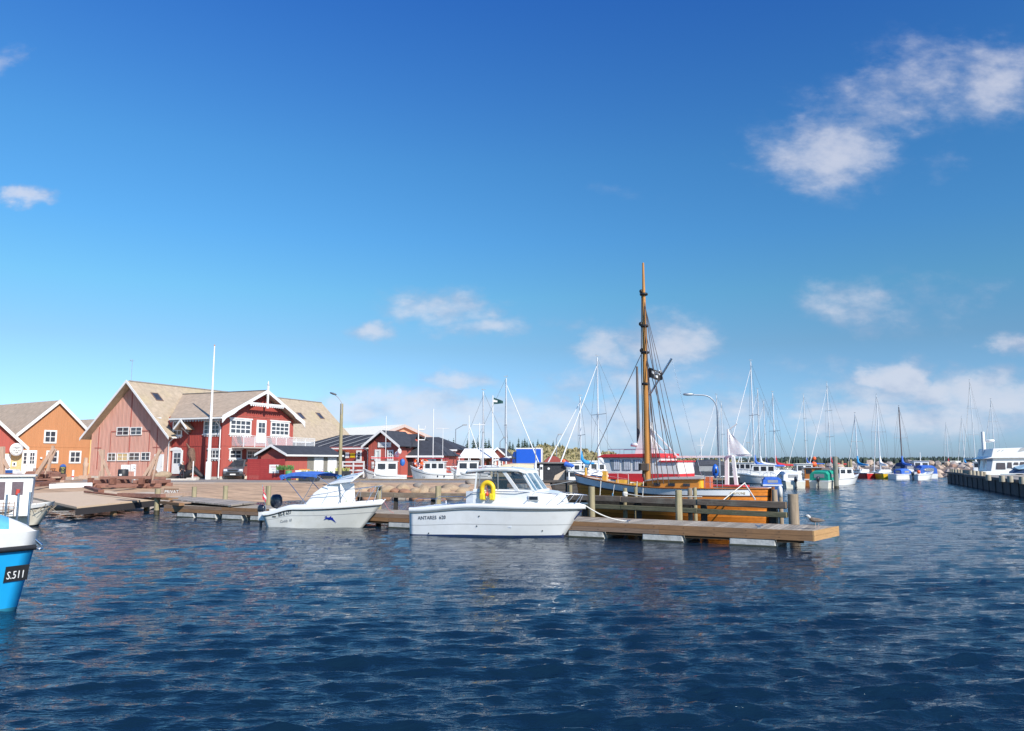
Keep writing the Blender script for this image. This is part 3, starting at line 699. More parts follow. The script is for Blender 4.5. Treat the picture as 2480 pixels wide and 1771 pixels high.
# wing gable openings
winpx(T,FB,0,WE+.03,556,1016,608,1053,nx=4,ny=3,fr=.16,mu=.1,head=.14,apron=.18)
winpx(T,FB,0,WE+.03,655,1022,700,1056,nx=4,ny=3,fr=.16,mu=.1,head=.14,apron=.18)
winpx(T,FB,0,WE+.03,555,1089,585,1112,nx=2,ny=2,fr=.14,mu=.08,head=.12,apron=.16)
winpx(T,FB,0,WE+.03,597,1091,623,1112,nx=2,ny=2,fr=.12,mu=.06,head=.1)
winpx(T,FB,0,WE+.03,634,1092,656,1112,nx=2,ny=2,fr=.12,mu=.06,head=.1)
doorpx(T,FB,0,WE+.03,621,1020,642,1073,panes=(2,2),split=.45)
pipe(T,[(WE+.3,YA-.9,ze-.1),(WE-.25,YA-.5,ze-.5),(WE-.1,YA-.12,ze-1.0),(WE-.1,YA-.12,.15)]); pipe(T,[(WX+.9,-.3,zeL-.1),(WX+.1,-.1,zeL-.5),(WX+.1,-.1,.15)])
# balcony
yl=FB.hit(578,1075,0,WE+1.0).y; yr=YB+1.9; zf=3.15
m=MB(); m.box(WE+.03,WE+1.6,yl,yr,zf-.14,zf,0); bal=m.build('balcony',[mat('balcony_wood',(.50,.42,.36),.7)],T)
m=MB(); ys_=[yl+.05+(yr-yl-.1)*i/7 for i in range(8)]
for y in ys_: m.box(WE+1.52,WE+1.58,y-.03,y+.03,zf,zf+1.08,0)
m.box(WE+1.5,WE+1.6,yl,yr,zf+1.06,zf+1.11,0); m.box(WE+.05,WE+1.55,yl,yl+.06,zf+1.06,zf+1.11,0); m.box(WE+.05,WE+1.55,yr-.06,yr,zf+1.06,zf+1.11,0)
m.build('railing',[WPAINT],bal)
m=MB(); m.box(WE+1.54,WE+1.555,yl+.05,yr-.05,zf+.08,zf+1.0,0); m.box(WE+.1,WE+1.5,yl+.02,yl+.035,zf+.08,zf+1.0,0)
m.build('glass_panel',[glassmat('pale_glass',(.75,.78,.80),.72)],bal)
m=MB()
for y in (ym+.3,yr-.3): m.box(WE+1.4,WE+1.56,y-.08,y+.08,0,zf-.14,0)
pieces(m,'post',[WPAINT],bal)
# folded parasols / chairs on the balcony
for j,(yy,c) in enumerate(((yl+.6,'a'),(yl+5.0,'b'))):
    t=thing('deck_chair','folded brown deck chair at the left end of the balcony' if j==0 else 'folded brown deck chair under the right balcony window','chair',FB.m@Vector((WE+.8,yy,zf)),FB.rz,'deck chairs on the balcony')
    MB().beam((0,-.25,.35),(0,.45,.35),.5,.05).build('seat',[mat('brown_wood',(.22,.09,.06))],t); MB().beam((0,-.2,.35),(0,-.45,1.0),.5,.04).build('backrest',[mat('brown_wood',(.22,.09,.06))],t)
    for q in (-.2,.2): MB().beam((q,-.3,0),(q,.4,.4),.04,.04).beam((q,.35,0),(q,-.2,.5),.04,.04).build('leg',[mat('brown_wood',(.22,.09,.06))],t)

# ---------- orange house
FO=Frame(-53.6,83.2,GZ,58)
T=thing('orange_house','orange boarded gable house with white windows and a double glazed door','house',FO.o,FO.rz)
w=7.95; zr=8.6; zev=4.6; s=(zr-zev)/(w/2+.35)
tp=lambda x: zr-.25-abs(x-w/2)*s
m=MB(); m.prism([(0,0),(w,0),(w,tp(w)),(w/2,tp(w/2)),(0,tp(0))],(0,0,0),(1,0,0),(0,0,1),(0,1,0),22,0)
battens(m,0,w,.22,.2,lambda x:tp(x)-.05,d=.014); m.box(0,w,-.03,0,3.3,3.38,0); m.build('wall',[ORANGE],T)
m=MB(); hx=w/2+.35; slab(m,[(w/2,-.3,zr),(w/2-hx,-.3,zev),(w/2-hx,22.3,zev),(w/2,22.3,zr)],.14); slab(m,[(w/2,-.3,zr),(w/2+hx,-.3,zev),(w/2+hx,22.3,zev),(w/2,22.3,zr)],.14)
m.build('roof',[ROOFB],T); rake(w/2-hx,zev+.05,w/2,zr+.08,-.36,T,w=.42); rake(w/2,zr+.08,w/2+hx,zev+.05,-.36,T,w=.42)
for a in ((106,1042,137,1074),(111,1091.5,141,1122.5),(167,1092,196,1122.5)): winpx(T,FO,1,-.03,*a,nx=2,ny=2,fr=.17,mu=.08)
doorpx(T,FO,1,-.03,49,1093,64,1155,panes=(1,3),split=.5); doorpx(T,FO,1,-.03,64.5,1093,83,1155,panes=(2,3),split=.5)
p=FO.hit(99,1110,1,-.03); MB().ball((p.x,-.1,p.z),.13).build('wall_lamp',[WPAINT],T)
# ---------- far left red and yellow house
FL=Frame(xat(53,79.6),79.6,GZ,58)
T=thing('red_house','red gable house with yellow brick ground floor at the left edge, beside the orange house','house',(FL.m@Vector((-8,0,0))),FL.rz)
FL=Frame((FL.m@Vector((-8,0,0))).x,(FL.m@Vector((-8,0,0))).y,GZ,58)
zr=7.0; zev=3.1; w=8.0; s=(zr-zev)/(w/2+.4); tp=lambda x: zr-.25-abs(x-w/2)*s
m=MB(); m.prism([(0,2.55),(w,2.55),(w,tp(w)),(w/2,tp(w/2)),(0,tp(0))],(0,0,0),(1,0,0),(0,0,1),(0,1,0),18,0); battens(m,0,w,.22,2.6,lambda x:tp(x)-.05,d=.014); m.build('upper_wall',[REDC],T)
m=MB(); m.box(0,w,.04,18,0,2.55,0); m.build('brick_wall',[mat('yellow_brick',(.66,.46,.22),.85,var=.25,scale=9,stretch=(1,1,3))],T)
m=MB(); slab(m,[(w/2,-.4,zr),(w/2-4.4,-.4,zev),(w/2-4.4,18,zev),(w/2,18,zr)],.14); slab(m,[(w/2,-.4,zr),(w/2+4.4,-.4,zev),(w/2+4.4,18,zev),(w/2,18,zr)],.14); m.build('roof',[ROOFB],T)
rake(w/2-4.4,zev+.05,w/2,zr+.08,-.46,T,w=.4); rake(w/2,zr+.08,w/2+4.4,zev+.05,-.46,T,w=.4)
doorpx(T,FL,1,.02,-8,1102,20,1155,panes=None); winpx(T,FL,1,.02,29,1119,39,1130,nx=1,ny=1,fr=.1)
t=thing('oval_sign','oval white inn sign with dark lettering on the corner of the red house','sign',FL.m@FL.hit(40,1089,1,-.6),FL.rz)
MB().lathe([(.01,-.03),(.62,-.03),(.66,0),(.62,.03),(.01,.03)],24,0,axis=1).build('board',[WPAINT],t)
MB().tube([(.57*math.cos(k*PI/12),-.04,.57*math.sin(k*PI/12)) for k in range(25)],.018,5,caps=False).build('rim',[mat('sign_blue',(.10,.12,.25),.5)],t)
INK=mat('dark_ink',(.03,.03,.05),.6)
for i,(s_,sz) in enumerate((('Røgeri',.26),('Fisk & Grill',.17),('Café',.17))): text('lettering',s_,sz,t,(0,-.05,.12-.24*i),(1,0,0),(0,0,1),INK,align='CENTER')
m=MB(); m.beam((0,0,.5),(0,.5,.55),.04,.04); m.build('bracket',[BLACK],t)
# ---------- yellow building behind, between orange and pink gables
FY=Frame(xat(165,108),108,GZ,58)
T=thing('yellow_building','yellow building with brown roof, partly hidden between the orange and the pink gables','building',FY.o,FY.rz)
m=MB(); m.prism([(0,0),(11,0),(11,4.0),(5.5,7.6),(0,4.0)],(0,0,0),(1,0,0),(0,0,1),(0,1,0),18,0); m.build('wall',[YELW],T)
m=MB(); slab(m,[(5.5,-.4,8.0),(-.6,-.4,4.2),(-.6,18,4.2),(5.5,18,8.0)],.14); slab(m,[(5.5,-.4,8.0),(11.6,-.4,4.2),(11.6,18,4.2),(5.5,18,8.0)],.14); m.build('roof',[ROOFB],T)
rake(-.6,4.25,5.5,8.05,-.45,T,w=.4); rake(5.5,8.05,11.6,4.25,-.45,T,w=.4)

# ---------- small red shed with black roof, and board screen in front
FS=Frame(xat(632,73.2),73.2,GZ,-23)
T=thing('red_shed','low red shed with black felt roof and white doors behind the red board screen','shed',FS.o,FS.rz)
w=2.9; d=8.2; m=MB(); m.prism([(0,0),(w,0),(w,2.25),(w/2,3.0),(0,2.25)],(0,0,0),(1,0,0),(0,0,1),(0,1,0),d,0); battens(m,0,w,.15,.1,lambda x:2.9-abs(x-w/2)*.5,d=.015); m.build('wall',[REDC],T)
m=MB(); slab(m,[(w/2,-.4,3.25),(-.45,-.4,2.35),(-.45,d+.3,2.35),(w/2,d+.3,3.25)],.1); slab(m,[(w/2,-.4,3.25),(w+.45,-.4,2.35),(w+.45,d+.3,2.35),(w/2,d+.3,3.25)],.1); m.build('roof',[ROOFK],T)
rake(-.45,2.42,w/2,3.32,-.45,T,w=.22); rake(w/2,3.32,w+.45,2.42,-.45,T,w=.22)
MB().box(w+.45,w+.52,-.4,d+.3,2.2,2.36).build('gutter',[WPAINT],T)
m=MB(); m.box(w,w+.02,3.2,d,.05,2.3); m.build('side_wall',[mat('olive_wall',(.24,.22,.18),.8)],T)
for y in (4.3,6.5): door(T,(w+.03,y,.05),(0,1,0),1.3,2.0,panes=None)
p=Vector((xat(600,71.6),71.6,GZ)); T=thing('board_screen','solid dark red board screen with a white notice in front of the red shed','fence',p,R(-12))
m=MB(); L=3.75
for i in range(11): m.box(0,L,-.03,.03,.03+i*.175,.03+i*.175+.165)
m.build('boards',[mat('screen_red',(.33,.035,.032),.6,var=.12,scale=3)],T)
m=MB(); [m.box(x,x+.09,.03,.12,0,1.95) for x in (0,1.2,2.4,3.6)]; pieces(m,'post',[REDB],T)
t=thing('notice_board','white notice with red and grey lettering fixed to the red board screen','sign',T.matrix_basis@Vector((2.25,-.045,1.0)),R(-12))
MB().box(0,1.0,-.02,.0,-.35,.42).build('panel',[WPAINT],t,bevel=.02)
text('lettering','HAVNENS',.16,t,(.5,-.025,.16),(1,0,0),(0,0,1),mat('sign_red',(.5,.08,.06)),align='CENTER'); text('lettering','PRIVAT VEJ',.1,t,(.5,-.025,-.02),(1,0,0),(0,0,1),GREY,align='CENTER'); text('lettering','22 15 40 13',.09,t,(.5,-.025,-.25),(1,0,0),(0,0,1),GREY,align='CENTER')

# ---------- red harbour house with long black roof
FA=Frame(-25.0,89.2,GZ,-23)
T=thing('harbour_house','red harbour house with long black roof, white deck rail and a white raked gable','house',FA.o,FA.rz)
o=T; w=FA.hit(899,1120,1,0).x; ze_=3.35; zr_=4.85
m=MB(); m.box(0,w+.3,0,9,0,ze_); battens(m,0,w,.22,.1,lambda x:ze_-.1,d=.014); m.build('wall',[REDB],T)
m=MB(); d0=-.5; yr=4.5
slab(m,[(2.6,yr,zr_),(w+3.2,yr,zr_),(w+4.4,d0+1.5,ze_-.1),(-.5,d0,ze_-.1)],.12); slab(m,[(2.6,yr,zr_),(w+3.2,yr,zr_),(w+4.4,9.5,ze_-.1),(-.5,9.5,ze_-.1)],.12); slab(m,[(2.6,yr,zr_),(-.5,d0,ze_-.1),(-.5,9.5,ze_-.1)],.1)
rf=m.build('roof',[ROOFK],T)
m=MB()
for x in (2.6,4.2,5.8,7.4,9.0,10.6): m.beam((x-1.0,d0+.2,ze_+.05),(x+.9,yr-.3,zr_-.02),.05,.04)
m.build('roof_ribs',[GREY],rf)
MB().box(-.5,w,d0-.1,d0,ze_-.28,ze_-.12).build('gutter',[WPAINT],T)
doorpx(T,FA,1,-.02,819,1093,834,1148,panes=None,col=mat('dark_opening',(.02,.02,.025)))
winpx(T,FA,1,-.02,863,1091,876,1117,nx=1,ny=3,fr=.18)
m=MB()
for (u,v,s_) in ((807,1103,.5),(841,1103,.5)): 
    q=FA.hit(u,v,1,-.04); m.box(q.x-s_/2,q.x+s_/2,-.06,-.03,q.z-.3,q.z+.3)
pieces(m,'wall_notice',[WPAINT],T)
q=FA.hit(854,1103,1,-.04); MB().box(q.x-.3,q.x+.3,-.06,-.03,q.z-.25,q.z+.25).build('wall_notice',[YELLOW],T)
q=FA.hit(848,1093,1,-.04); tt=text('lettering','HAVNEKONTOR',.28,T,(q.x,-.05,q.z-.1),(1,0,0),(0,0,1),mat('sign_brown',(.6,.2,.08)),align='CENTER')
# cross gable
gx0=w; gx1=FA.hit(964,1120,1,-.6).x; gm=(gx0+gx1)/2; zg=zr_+.25; hw=(gx1-gx0)/2; sg=(zg-ze_)/(hw+.5)
tg=lambda x: zg-.2-abs(x-gm)*sg
m=MB(); m.prism([(gx0,0),(gx1,0),(gx1,tg(gx1)),(gm,tg(gm)),(gx0,tg(gx0))],(0,-.6,0),(1,0,0),(0,0,1),(0,1,0),6,0); battens(m,gx0,gx1,.22,.3,lambda x:tg(x)-.05,y=-.6,d=.014); m.build('gable_wall',[REDC],T)
m=MB(); slab(m,[(gm,-1.2,zg),(gm-hw-.5,-1.2,ze_),(gm-hw-.5,4,ze_),(gm,4,zg)],.1); slab(m,[(gm,-1.2,zg),(gm+hw+.5,-1.2,ze_),(gm+hw+.5,4,ze_),(gm,4,zg)],.1); m.build('gable_roof',[ROOFK],T)
rake(gm-hw-.55,ze_+.05,gm,zg+.08,-1.26,T,w=.3); rake(gm,zg+.08,gm+hw+.55,ze_+.05,-1.26,T,w=.3)
winpx(T,FA,1,-.63,908,1089,922,1117,nx=1,ny=1,fr=.2,pm=mat('pale_blind',(.60,.66,.62),.4)); winpx(T,FA,1,-.63,938,1090,953,1116,nx=2,ny=3,fr=.16,mu=.1)
q=FA.hit(931,1078,1,-.7); MB().box(q.x-.85,q.x+.85,-.7,-.66,q.z-.25,q.z+.28).build('name_board',[WPAINT],T); text('lettering','HAVN',.34,T,(q.x,-.72,q.z-.12),(1,0,0),(0,0,1),GREY,align='CENTER')
m=MB()
for (u,v) in ((902,1109),(908,1109),(903,1122),(911,1122),(919,1122),(903,1131),(911,1131)):
    q=FA.hit(u,v,1,-.66); m.box(q.x-.14,q.x+.14,-.7,-.64,q.z-.16,q.z+.16)
pieces(m,'notice_sheet',[WPAINT],T)
pipe(T,[(w-.5,-.55,ze_-.25),(w-.35,-.2,ze_-.5),(w-.35,-.12,.15)])
# white rail and deck in front
qa=FA.hit(799,1120,1,-1.8).x; qb=FA.hit(882,1120,1,-1.8).x
m=MB()
for z in (.75,1.25,1.65): m.box(qa,qb,-1.85,-1.8,z-.09,z+.09)
for x in (qa,(qa+qb)/2-.6,qb-.1,(qa+qb)/2+.8): m.box(x,x+.14,-1.86,-1.78,0,1.75)
m.box(qa,qb,-1.85,-1.75,.3,.45); m.build('deck_rail',[WPAINT],T)
m=MB(); m.box(qa,qb,-1.8,0,.1,.35); m.build('deck',[OLDWOOD],T)

# ---------- red annex with black hipped roof
q0=Vector((xat(966,85.3),85.3,GZ)); FC=Frame(q0.x,q0.y,GZ,-12)
T=thing('annex','low red annex with black hipped roof and orange buoys on its wall','building',FC.o,FC.rz)
w=4.9; m=MB(); m.box(0,w,0,6,0,2.35); m.build('wall',[REDC],T)
m=MB(); slab(m,[(-.4,-.4,2.35),(w+.4,-.4,2.35),(w-1.9,3,4.1),(1.2,3,4.1)],.1); slab(m,[(w+.4,-.4,2.35),(w+.4,6.4,2.35),(w-1.9,3,4.1)],.1); slab(m,[(-.4,-.4,2.35),(-.4,6.4,2.35),(1.2,3,4.1)],.1); slab(m,[(-.4,6.4,2.35),(w+.4,6.4,2.35),(w-1.9,3,4.1),(1.2,3,4.1)],.1); m.build('roof',[ROOFK],T)
MB().box(-.4,w+.4,-.5,-.4,2.15,2.36).build('gutter',[WPAINT],T)
m=MB(); m.box(.1,1.6,-.05,-.01,.2,2.1); m.build('dark_porch',[mat('porch_dark',(.05,.04,.04))],T)
m=MB(); m.box(w-.05,w+.1,-.06,.02,0,2.2); m.box(1.9,2.05,-.06,.02,0,2.2); m.build('corner_board',[WPAINT],T)
m=MB(); m.prism([(2.9,1.3),(4.2,1.3),(4.35,1.75),(4.2,2.1),(2.9,2.05),(2.75,1.7)],(0,-.08,0),(1,0,0),(0,0,1),(0,1,0),.05); m.build('name_board',[WPAINT],T)
for i,(x,z,r_) in enumerate(((2.35,1.35,.42),(3.05,1.25,.40),(2.65,.9,.3))):
    t=thing('buoy_ring',['orange lifebuoy, upper left of the pair on the annex wall','orange and white lifebuoy, right of the pair on the annex wall','small orange lifebuoy hanging lowest on the annex wall'][i],'lifebuoy',FC.m@Vector((x,-.2,z+.25)),FC.rz,'lifebuoys on the annex wall')
    mb=MB(); mb.tube([(r_*math.cos(a),0,r_*math.sin(a)) for a in [2*PI*k/20 for k in range(21)]],.11,8,caps=False); mb.build('ring',[mat('buoy_orange',(.85,.13,.03),.5)],t)
    mb=MB()
    for a in (.4,2.0,3.5,5.1): mb.tube([((r_)*math.cos(a+e),0,(r_)*math.sin(a+e)) for e in (-.16,0,.16)],.118,8)
    mb.build('band',[WPAINT],t)
# ---------- rear red house with black hipped roof
F2=Frame(xat(985,101),101,GZ,-12)
T=thing('rear_house','red house with wide black hipped roof behind the annex and the market tent','house',F2.o,F2.rz)
w=6.6; m=MB(); m.box(-6,w,0,8,0,3.35); battens(m,0,w,.2,.1,lambda x:3.3,d=.014); m.build('wall',[REDC],T)
m=MB(); slab(m,[(-6.4,-.5,3.25),(w+.4,-.5,3.25),(w-3.5,4,5.0),(-3,4,5.0)],.12); slab(m,[(w+.4,-.5,3.25),(w+.4,8.5,3.25),(w-3.5,4,5.0)],.12); slab(m,[(-6.4,8.5,3.25),(w+.4,8.5,3.25),(w-3.5,4,5.0),(-3,4,5.0)],.12); slab(m,[(-6.4,-.5,3.25),(-6.4,8.5,3.25),(-3,4,5.0)],.12)
m.build('roof',[ROOFK],T); MB().box(-6.4,w+.4,-.6,-.5,3.03,3.25).build('gutter',[WPAINT],T)
winpx(T,F2,1,-.02,1072,1089,1081,1111,nx=2,ny=3,fr=.12)
q=F2.hit(1055,1092,1,-.03); MB().box(q.x-.6,q.x+.5,-.06,-.03,q.z-.35,q.z+.35).build('wall_notice',[WPAINT],T)
pipe(T,[(w,-.1,3.0),(w,-.1,.1)])
# ---------- warehouse with cream roof and salmon gable
F3=Frame(xat(905,128),128,GZ,42)
T=thing('warehouse','large warehouse with cream roof and salmon gable rising behind the black roofs','building',F3.o,F3.rz)
w=F3.hit(1052,1060,1,0).x; ap=F3.hit(976,1028,1,0); zw=ap.z; xm=ap.x; ze3=F3.hit(1046,1062,1,0).z
zL=zw-(xm+.0)*(zw-ze3)/(w-xm)
m=MB(); m.prism([(0,0),(w,0),(w,ze3-.2),(xm,zw-.25),(0,zL-.2)],(0,0,0),(1,0,0),(0,0,1),(0,1,0),34,0); m.build('wall',[mat('salmon_wall',(.80,.36,.22),.8,var=.05)],T)
m=MB(); slab(m,[(xm,-.5,zw),(-.8,-.5,zL-.3),(-.8,34,zL-.3),(xm,34,zw)],.3,0); slab(m,[(xm,-.5,zw),(w+.5,-.5,ze3-.2),(w+.5,34,ze3-.2),(xm,34,zw)],.3,0); m.build('roof',[ROOFW],T)
m=MB(); m.prism([(-.8,zL-.3),(xm,zw),(w+.5,ze3-.2),(w+.5,ze3-.75),(xm,zw-.5),(-.8,zL-.85)],(0,-.56,0),(1,0,0),(0,0,1),(0,1,0),.06); m.build('rake_board',[mat('rake_grey_pink',(.50,.40,.36),.7)],T)
# ---------- market tent
F4=Frame(xat(1112,97),97,GZ,-8)
T=thing('market_tent','white canvas market tent with open front beside the small red gable','tent',F4.o,F4.rz)
w=4.2; m=MB(); slab(m,[(-.1,-.2,2.15),(w+.6,-.2,2.15),(w-.4,2,3.35),(.3,2,3.35)],.04); slab(m,[(-.1,4,2.15),(w+.6,4,2.15),(w-.4,2,3.35),(.3,2,3.35)],.04); slab(m,[(w+.6,-.2,2.15),(w+.6,4,2.15),(w-.4,2,3.35)],.04); slab(m,[(-.1,-.2,2.15),(-.1,4,2.15),(.3,2,3.35)],.04); m.build('canopy',[mat('tent_canvas',(.80,.79,.76),.8,var=.04)],T)
m=MB()
for x in (0,1.4,2.8,w+.4): m.box(x,x+.08,-.15,-.07,0,2.2)
m.build('pole',[WPAINT],T)
m=MB(); m.box(0,w+.4,3.2,3.3,0,2.1,0)
for i in range(9): m.box(.15+i*.5,.35+i*.5,.5+(i%3)*.6,.6+(i%3)*.6,.3,1.7,1+(i%3))
m.build('stall_goods',[mat('stall_back',(.16,.10,.09)),REDC,mat('goods_grey',(.25,.25,.25)),mat('goods_white',(.6,.58,.54))],T)
# ---------- small red gable house
F5=Frame(xat(1186,99),99,GZ,-8)
T=thing('small_gable_house','small red gable house with a black roof behind the white tent','house',F5.o,F5.rz)
m=MB(); m.prism([(0,0),(2.1,0),(2.1,2.2),(1.05,3.2),(0,2.2)],(0,0,0),(1,0,0),(0,0,1),(0,1,0),6,0); m.build('wall',[REDC],T)
m=MB(); slab(m,[(1.05,-.4,3.45),(-.5,-.4,2.1),(-.5,6,2.1),(1.05,6,3.45)],.1); slab(m,[(1.05,-.4,3.45),(2.6,-.4,2.1),(2.6,6,2.1),(1.05,6,3.45)],.1); m.build('roof',[ROOFK],T); rake(-.5,2.15,1.05,3.52,-.46,T,w=.25); rake(1.05,3.52,2.6,2.15,-.46,T,w=.25)
window(T,(.3,-.02,.9),(1,0,0),(0,0,1),.6,1.0,nx=2,ny=2,fr=.1); window(T,(1.1,-.02,.9),(1,0,0),(0,0,1),.6,1.0,nx=2,ny=2,fr=.1)
# ---------- red quay fence with white rail
T=thing('quay_fence','red board fence with white top rail along the inner basin behind the fishing boats','fence',(xat(1062,86),86,GZ),0)
L=xat(1262,86)-xat(1062,86); m=MB(); n=int(L/.6)
m.box(0,L,0,.06,.05,1.05,0); m.build('boards',[REDC],T)
m=MB(); m.box(-.0,L-.6,-.06,.1,1.08,1.2,0); m.beam((L-.6,.02,1.14),(L,.02,.75),.15,.1); m.beam((L,.02,.8),(L,.02,.0),.12,.12); m.build('top_rail',[WPAINT],T)
m=MB(); m.beam((0,0,1.1),(-1.3,-.4,.35),.14,.14); m.beam((-1.3,-.4,.4),(-2.2,-.6,.4),.1,.1);m.beam((0,0,1.1),(1.9,-1.2,.55),.12,.12); m.beam((1.9,-1.2,.6),(1.9,-1.2,-.5),.1,.1); m.build('stair_rail',[WPAINT],T)
# ---------- black quay wall of inner basin, far side
MBq=MB().box(-14.4,14.2,83.2,84.02,-1,GZ+.02); tag(MBq.build('basin_wall',[mat('dark_quay_timber',(.035,.033,.03),.8,var=.3,bump=.3)],None),'dark timbered wall on the far side of the inner basin below the red fence','quay wall')
# ================================================================ PONTOON, OLD PIER, PILES
DECKW=woodmat('deck_boards',(.37,.32,.255),.22,3.0,axis=1,dirt=(.34,.29,.22),plank=.145,paxis=0)
FASC=woodmat('pontoon_fascia',(.27,.15,.075),.32,2.5,axis=0,dirt=(.20,.12,.07),bump=.3)
PA=Vector((gnd(1968,1286,.535).x,gnd(1968,1286,.535).y,0)); PB=Vector((gnd(399,1223,.535).x,gnd(399,1223,.535).y,0))
PD=(PA-PB).normalized(); PL=(PA-PB).length; PANG=math.atan2(PD.y,PD.x); PN=Vector((-PD.y,PD.x,0))
T=thing('pontoon','long floating timber pontoon on concrete floats, where the two white boats and the gull are','pontoon',PB,PANG)
PWID=2.15; SK=.48; ZT=.535
def pont(s,n,z=0): return PB+PD*s+PN*n+Vector((0,0,z))
m=MB(); x=0.0
rr=random.Random(2)
while x<PL-.05:
    w_=.139; m.box(x,min(x+w_,PL-.045),.04,PWID-.04,ZT-.03,ZT+rr.uniform(-.003,.003)); x+=.147
m.add([(PL-.04,.03,ZT-.03),(PL+SK-.03,PWID-.03,ZT-.03),(PL-.04,PWID-.03,ZT-.03),(PL-.04,.03,ZT),(PL+SK-.03,PWID-.03,ZT),(PL-.04,PWID-.03,ZT)],[(2,1,0),(3,4,5),(0,1,4,3),(1,2,5,4),(2,0,3,5)])
m.build('deck',[DECKW],T)
m=MB(); 
segs=[0,3.9,8.2,12.1,16.4,20.3,24.2,PL]
for a,b in zip(segs[:-1],segs[1:]):
    for z0,z1 in ((.39,.535),(.235,.383)):
        k=rr.choice([0,0,1,2]); m.box(a+.003,b-.003,-.045,0.0,z0,z1,k); m.box(a+.003,b-.003,PWID,PWID+.045,z0,z1,k)
x=.5
while x<PL:
    for z in (.30,.46): m.box(x,x+.022,-.053,-.045,z,z+.022,3)
    x+=.98
m.build('fascia',[FASC,woodmat('pontoon_fascia_grey',(.24,.16,.11),.3,2.5,axis=0),woodmat('pontoon_fascia_light',(.36,.21,.10),.25,2.5,axis=0),mat('rust_bolt',(.10,.05,.03),.8)],T)
m=MB()
for z0,z1 in ((.39,.535),(.235,.383)): m.prism([(PL,-.045),(PL+.045,-.045),(PL+SK+.045,PWID+.045),(PL+SK,PWID+.045)],(0,0,z0),(1,0,0),(0,1,0),(0,0,1),z1-z0)
m.build('end_board',[woodmat('end_grain_board',(.46,.27,.12),.25,2.5,axis=1)],T)
m=MB()
for y in (.25,PWID-.35): m.box(.2,PL-.3,y,y+.1,.13,.385)
m.build('joist',[mat('dark_joist',(.06,.045,.03),.9)],T)
def s_of(u): # distance along the front edge for an image column
    d=ray(u,1300); # solve x/y
    k=d.x/d.y; return (k*PB.y-PB.x)/(PD.x-k*PD.y)
FLOATS=[(426,468),(474,522),(535,586),(604,668),(940,1010),(1376,1464),(1555,1656),(1765,1880)]
for (ua,ub) in FLOATS:
    a,b=s_of(ua),s_of(ub); m=MB(); h0,h1=-.35,.225
    m.prism([(a+.02,h1),(b-.05,h1),(b+.02,h0),(a-.0,h0)],(0,-.03,0),(1,0,0),(0,0,1),(0,1,0),PWID+.06); m.build('float',[mat('float_concrete',(.50,.50,.47),.85,var=.14,scale=4,bump=.3,dirt=(.16,.16,.14,.75),dirts=2.2)],T,bevel=.03)
    m=MB(); m.box(a,b-.0,-.034,-.03,-.3,.045); m.build('algae_band',[mat('algae',(.05,.055,.035),.7,var=.4,scale=6)],T)
for (u,n_) in ((1835,.28),(1512,.28),(541,.28),(407,.3)):
    s=s_of(u); t=thing('mooring_cleat',{1835:'small metal cleat near the outer end of the pontoon',1512:'metal cleat on the pontoon holding the rope of the cabin boat',541:'small cleat beside the raised deck ramp on the pontoon',407:'small cleat at the inner end of the pontoon'}[u],'cleat',pont(s,n_,ZT),PANG,'cleats on the pontoon')
    MB().box(-.05,.05,-.03,.03,0,.05).build('foot',[STEEL],t); MB().tube([(-.12,0,.09),(-.05,0,.06),(.05,0,.06),(.12,0,.09)],.018,6).build('horn',[STEEL],t)
# raised access ramp lying over the inner end of the pontoon
q=[gnd(395,1207,.80),gnd(560,1223,.66),gnd(622,1216,.66),gnd(455,1202,.80)]
m=MB(); slab(m,q,.07); T=tag(m.build('access_ramp',[woodmat('ramp_boards',(.36,.31,.26),.2,3,axis=1,plank=.2,paxis=0)],bevel=.005),'weathered plank ramp lying across the inner end of the pontoon','ramp')
m=MB(); m.beam(gnd(392,1217,.6),gnd(440,1222,.6),.25,.12); m.beam(gnd(378,1206,.8),gnd(420,1209,.78),.5,.1); tag(m.build('loose_plank',[FASC]),'loose brown planks under the ramp beside the mossy mooring pile','plank')
# round piles
def pile(u,vb,vt,z0,w_px,label,lean=0,cat='pile',grp='mooring piles',matn=None,cap=None,name='mooring_pile',z=None,ground=None):
    b=gnd(u,vb,z0) if z is None else at(u,vb,z); b=Vector((b.x,b.y,0)); zt=zat(vt,b.y)
    r=w_px/2/F*b.y*1.0
    t=thing(name,label,cat,(b.x,b.y,0),random.uniform(0,6),grp)
    if lean: t.rotation_euler=(0,lean,0)
    rnd=random.Random(int(u)); n=14; vs=[]; hs=[-1.5,-.3,.22,.34]+[.34+(zt-.34)*q for q in (.25,.5,.75,1)]; k=len(hs)-1
    for i,zz in enumerate(hs):
        for j in range(n):
            a=2*PI*j/n; rr_=r*(1+.05*math.sin(3*a+u)+.03*rnd.uniform(-1,1)+.05*(1-i/k)); vs.append((rr_*math.cos(a),rr_*math.sin(a),zz))
    m=MB(); m.add(vs,[(i*n+j,i*n+(j+1)%n,(i+1)*n+(j+1)%n,(i+1)*n+j) for i in range(k) for j in range(n)],0,True)
    m.add(vs[-n:],[tuple(range(n))],0); m.m=[1 if j<2*n and z0==0 and zt<8 else v for j,v in enumerate(m.m)]; m.build('post',[matn or PILE,mat('wet_pile',(.055,.05,.03),.5,var=.3)],t)
    if cap=='rope': MB().lathe([(r*1.02,zt-.35),(r*1.25,zt-.3),(r*1.25,zt-.2),(r*1.02,zt-.15)],12).build('rope_turns',[ROPE],t)
    if cap=='white': MB().lathe([(r*1.06,zt-.3),(r*1.08,zt),(r*.7,zt+.08),(.01,zt+.1)],12).build('cap',[WPAINT],t)
    return t
NB={}
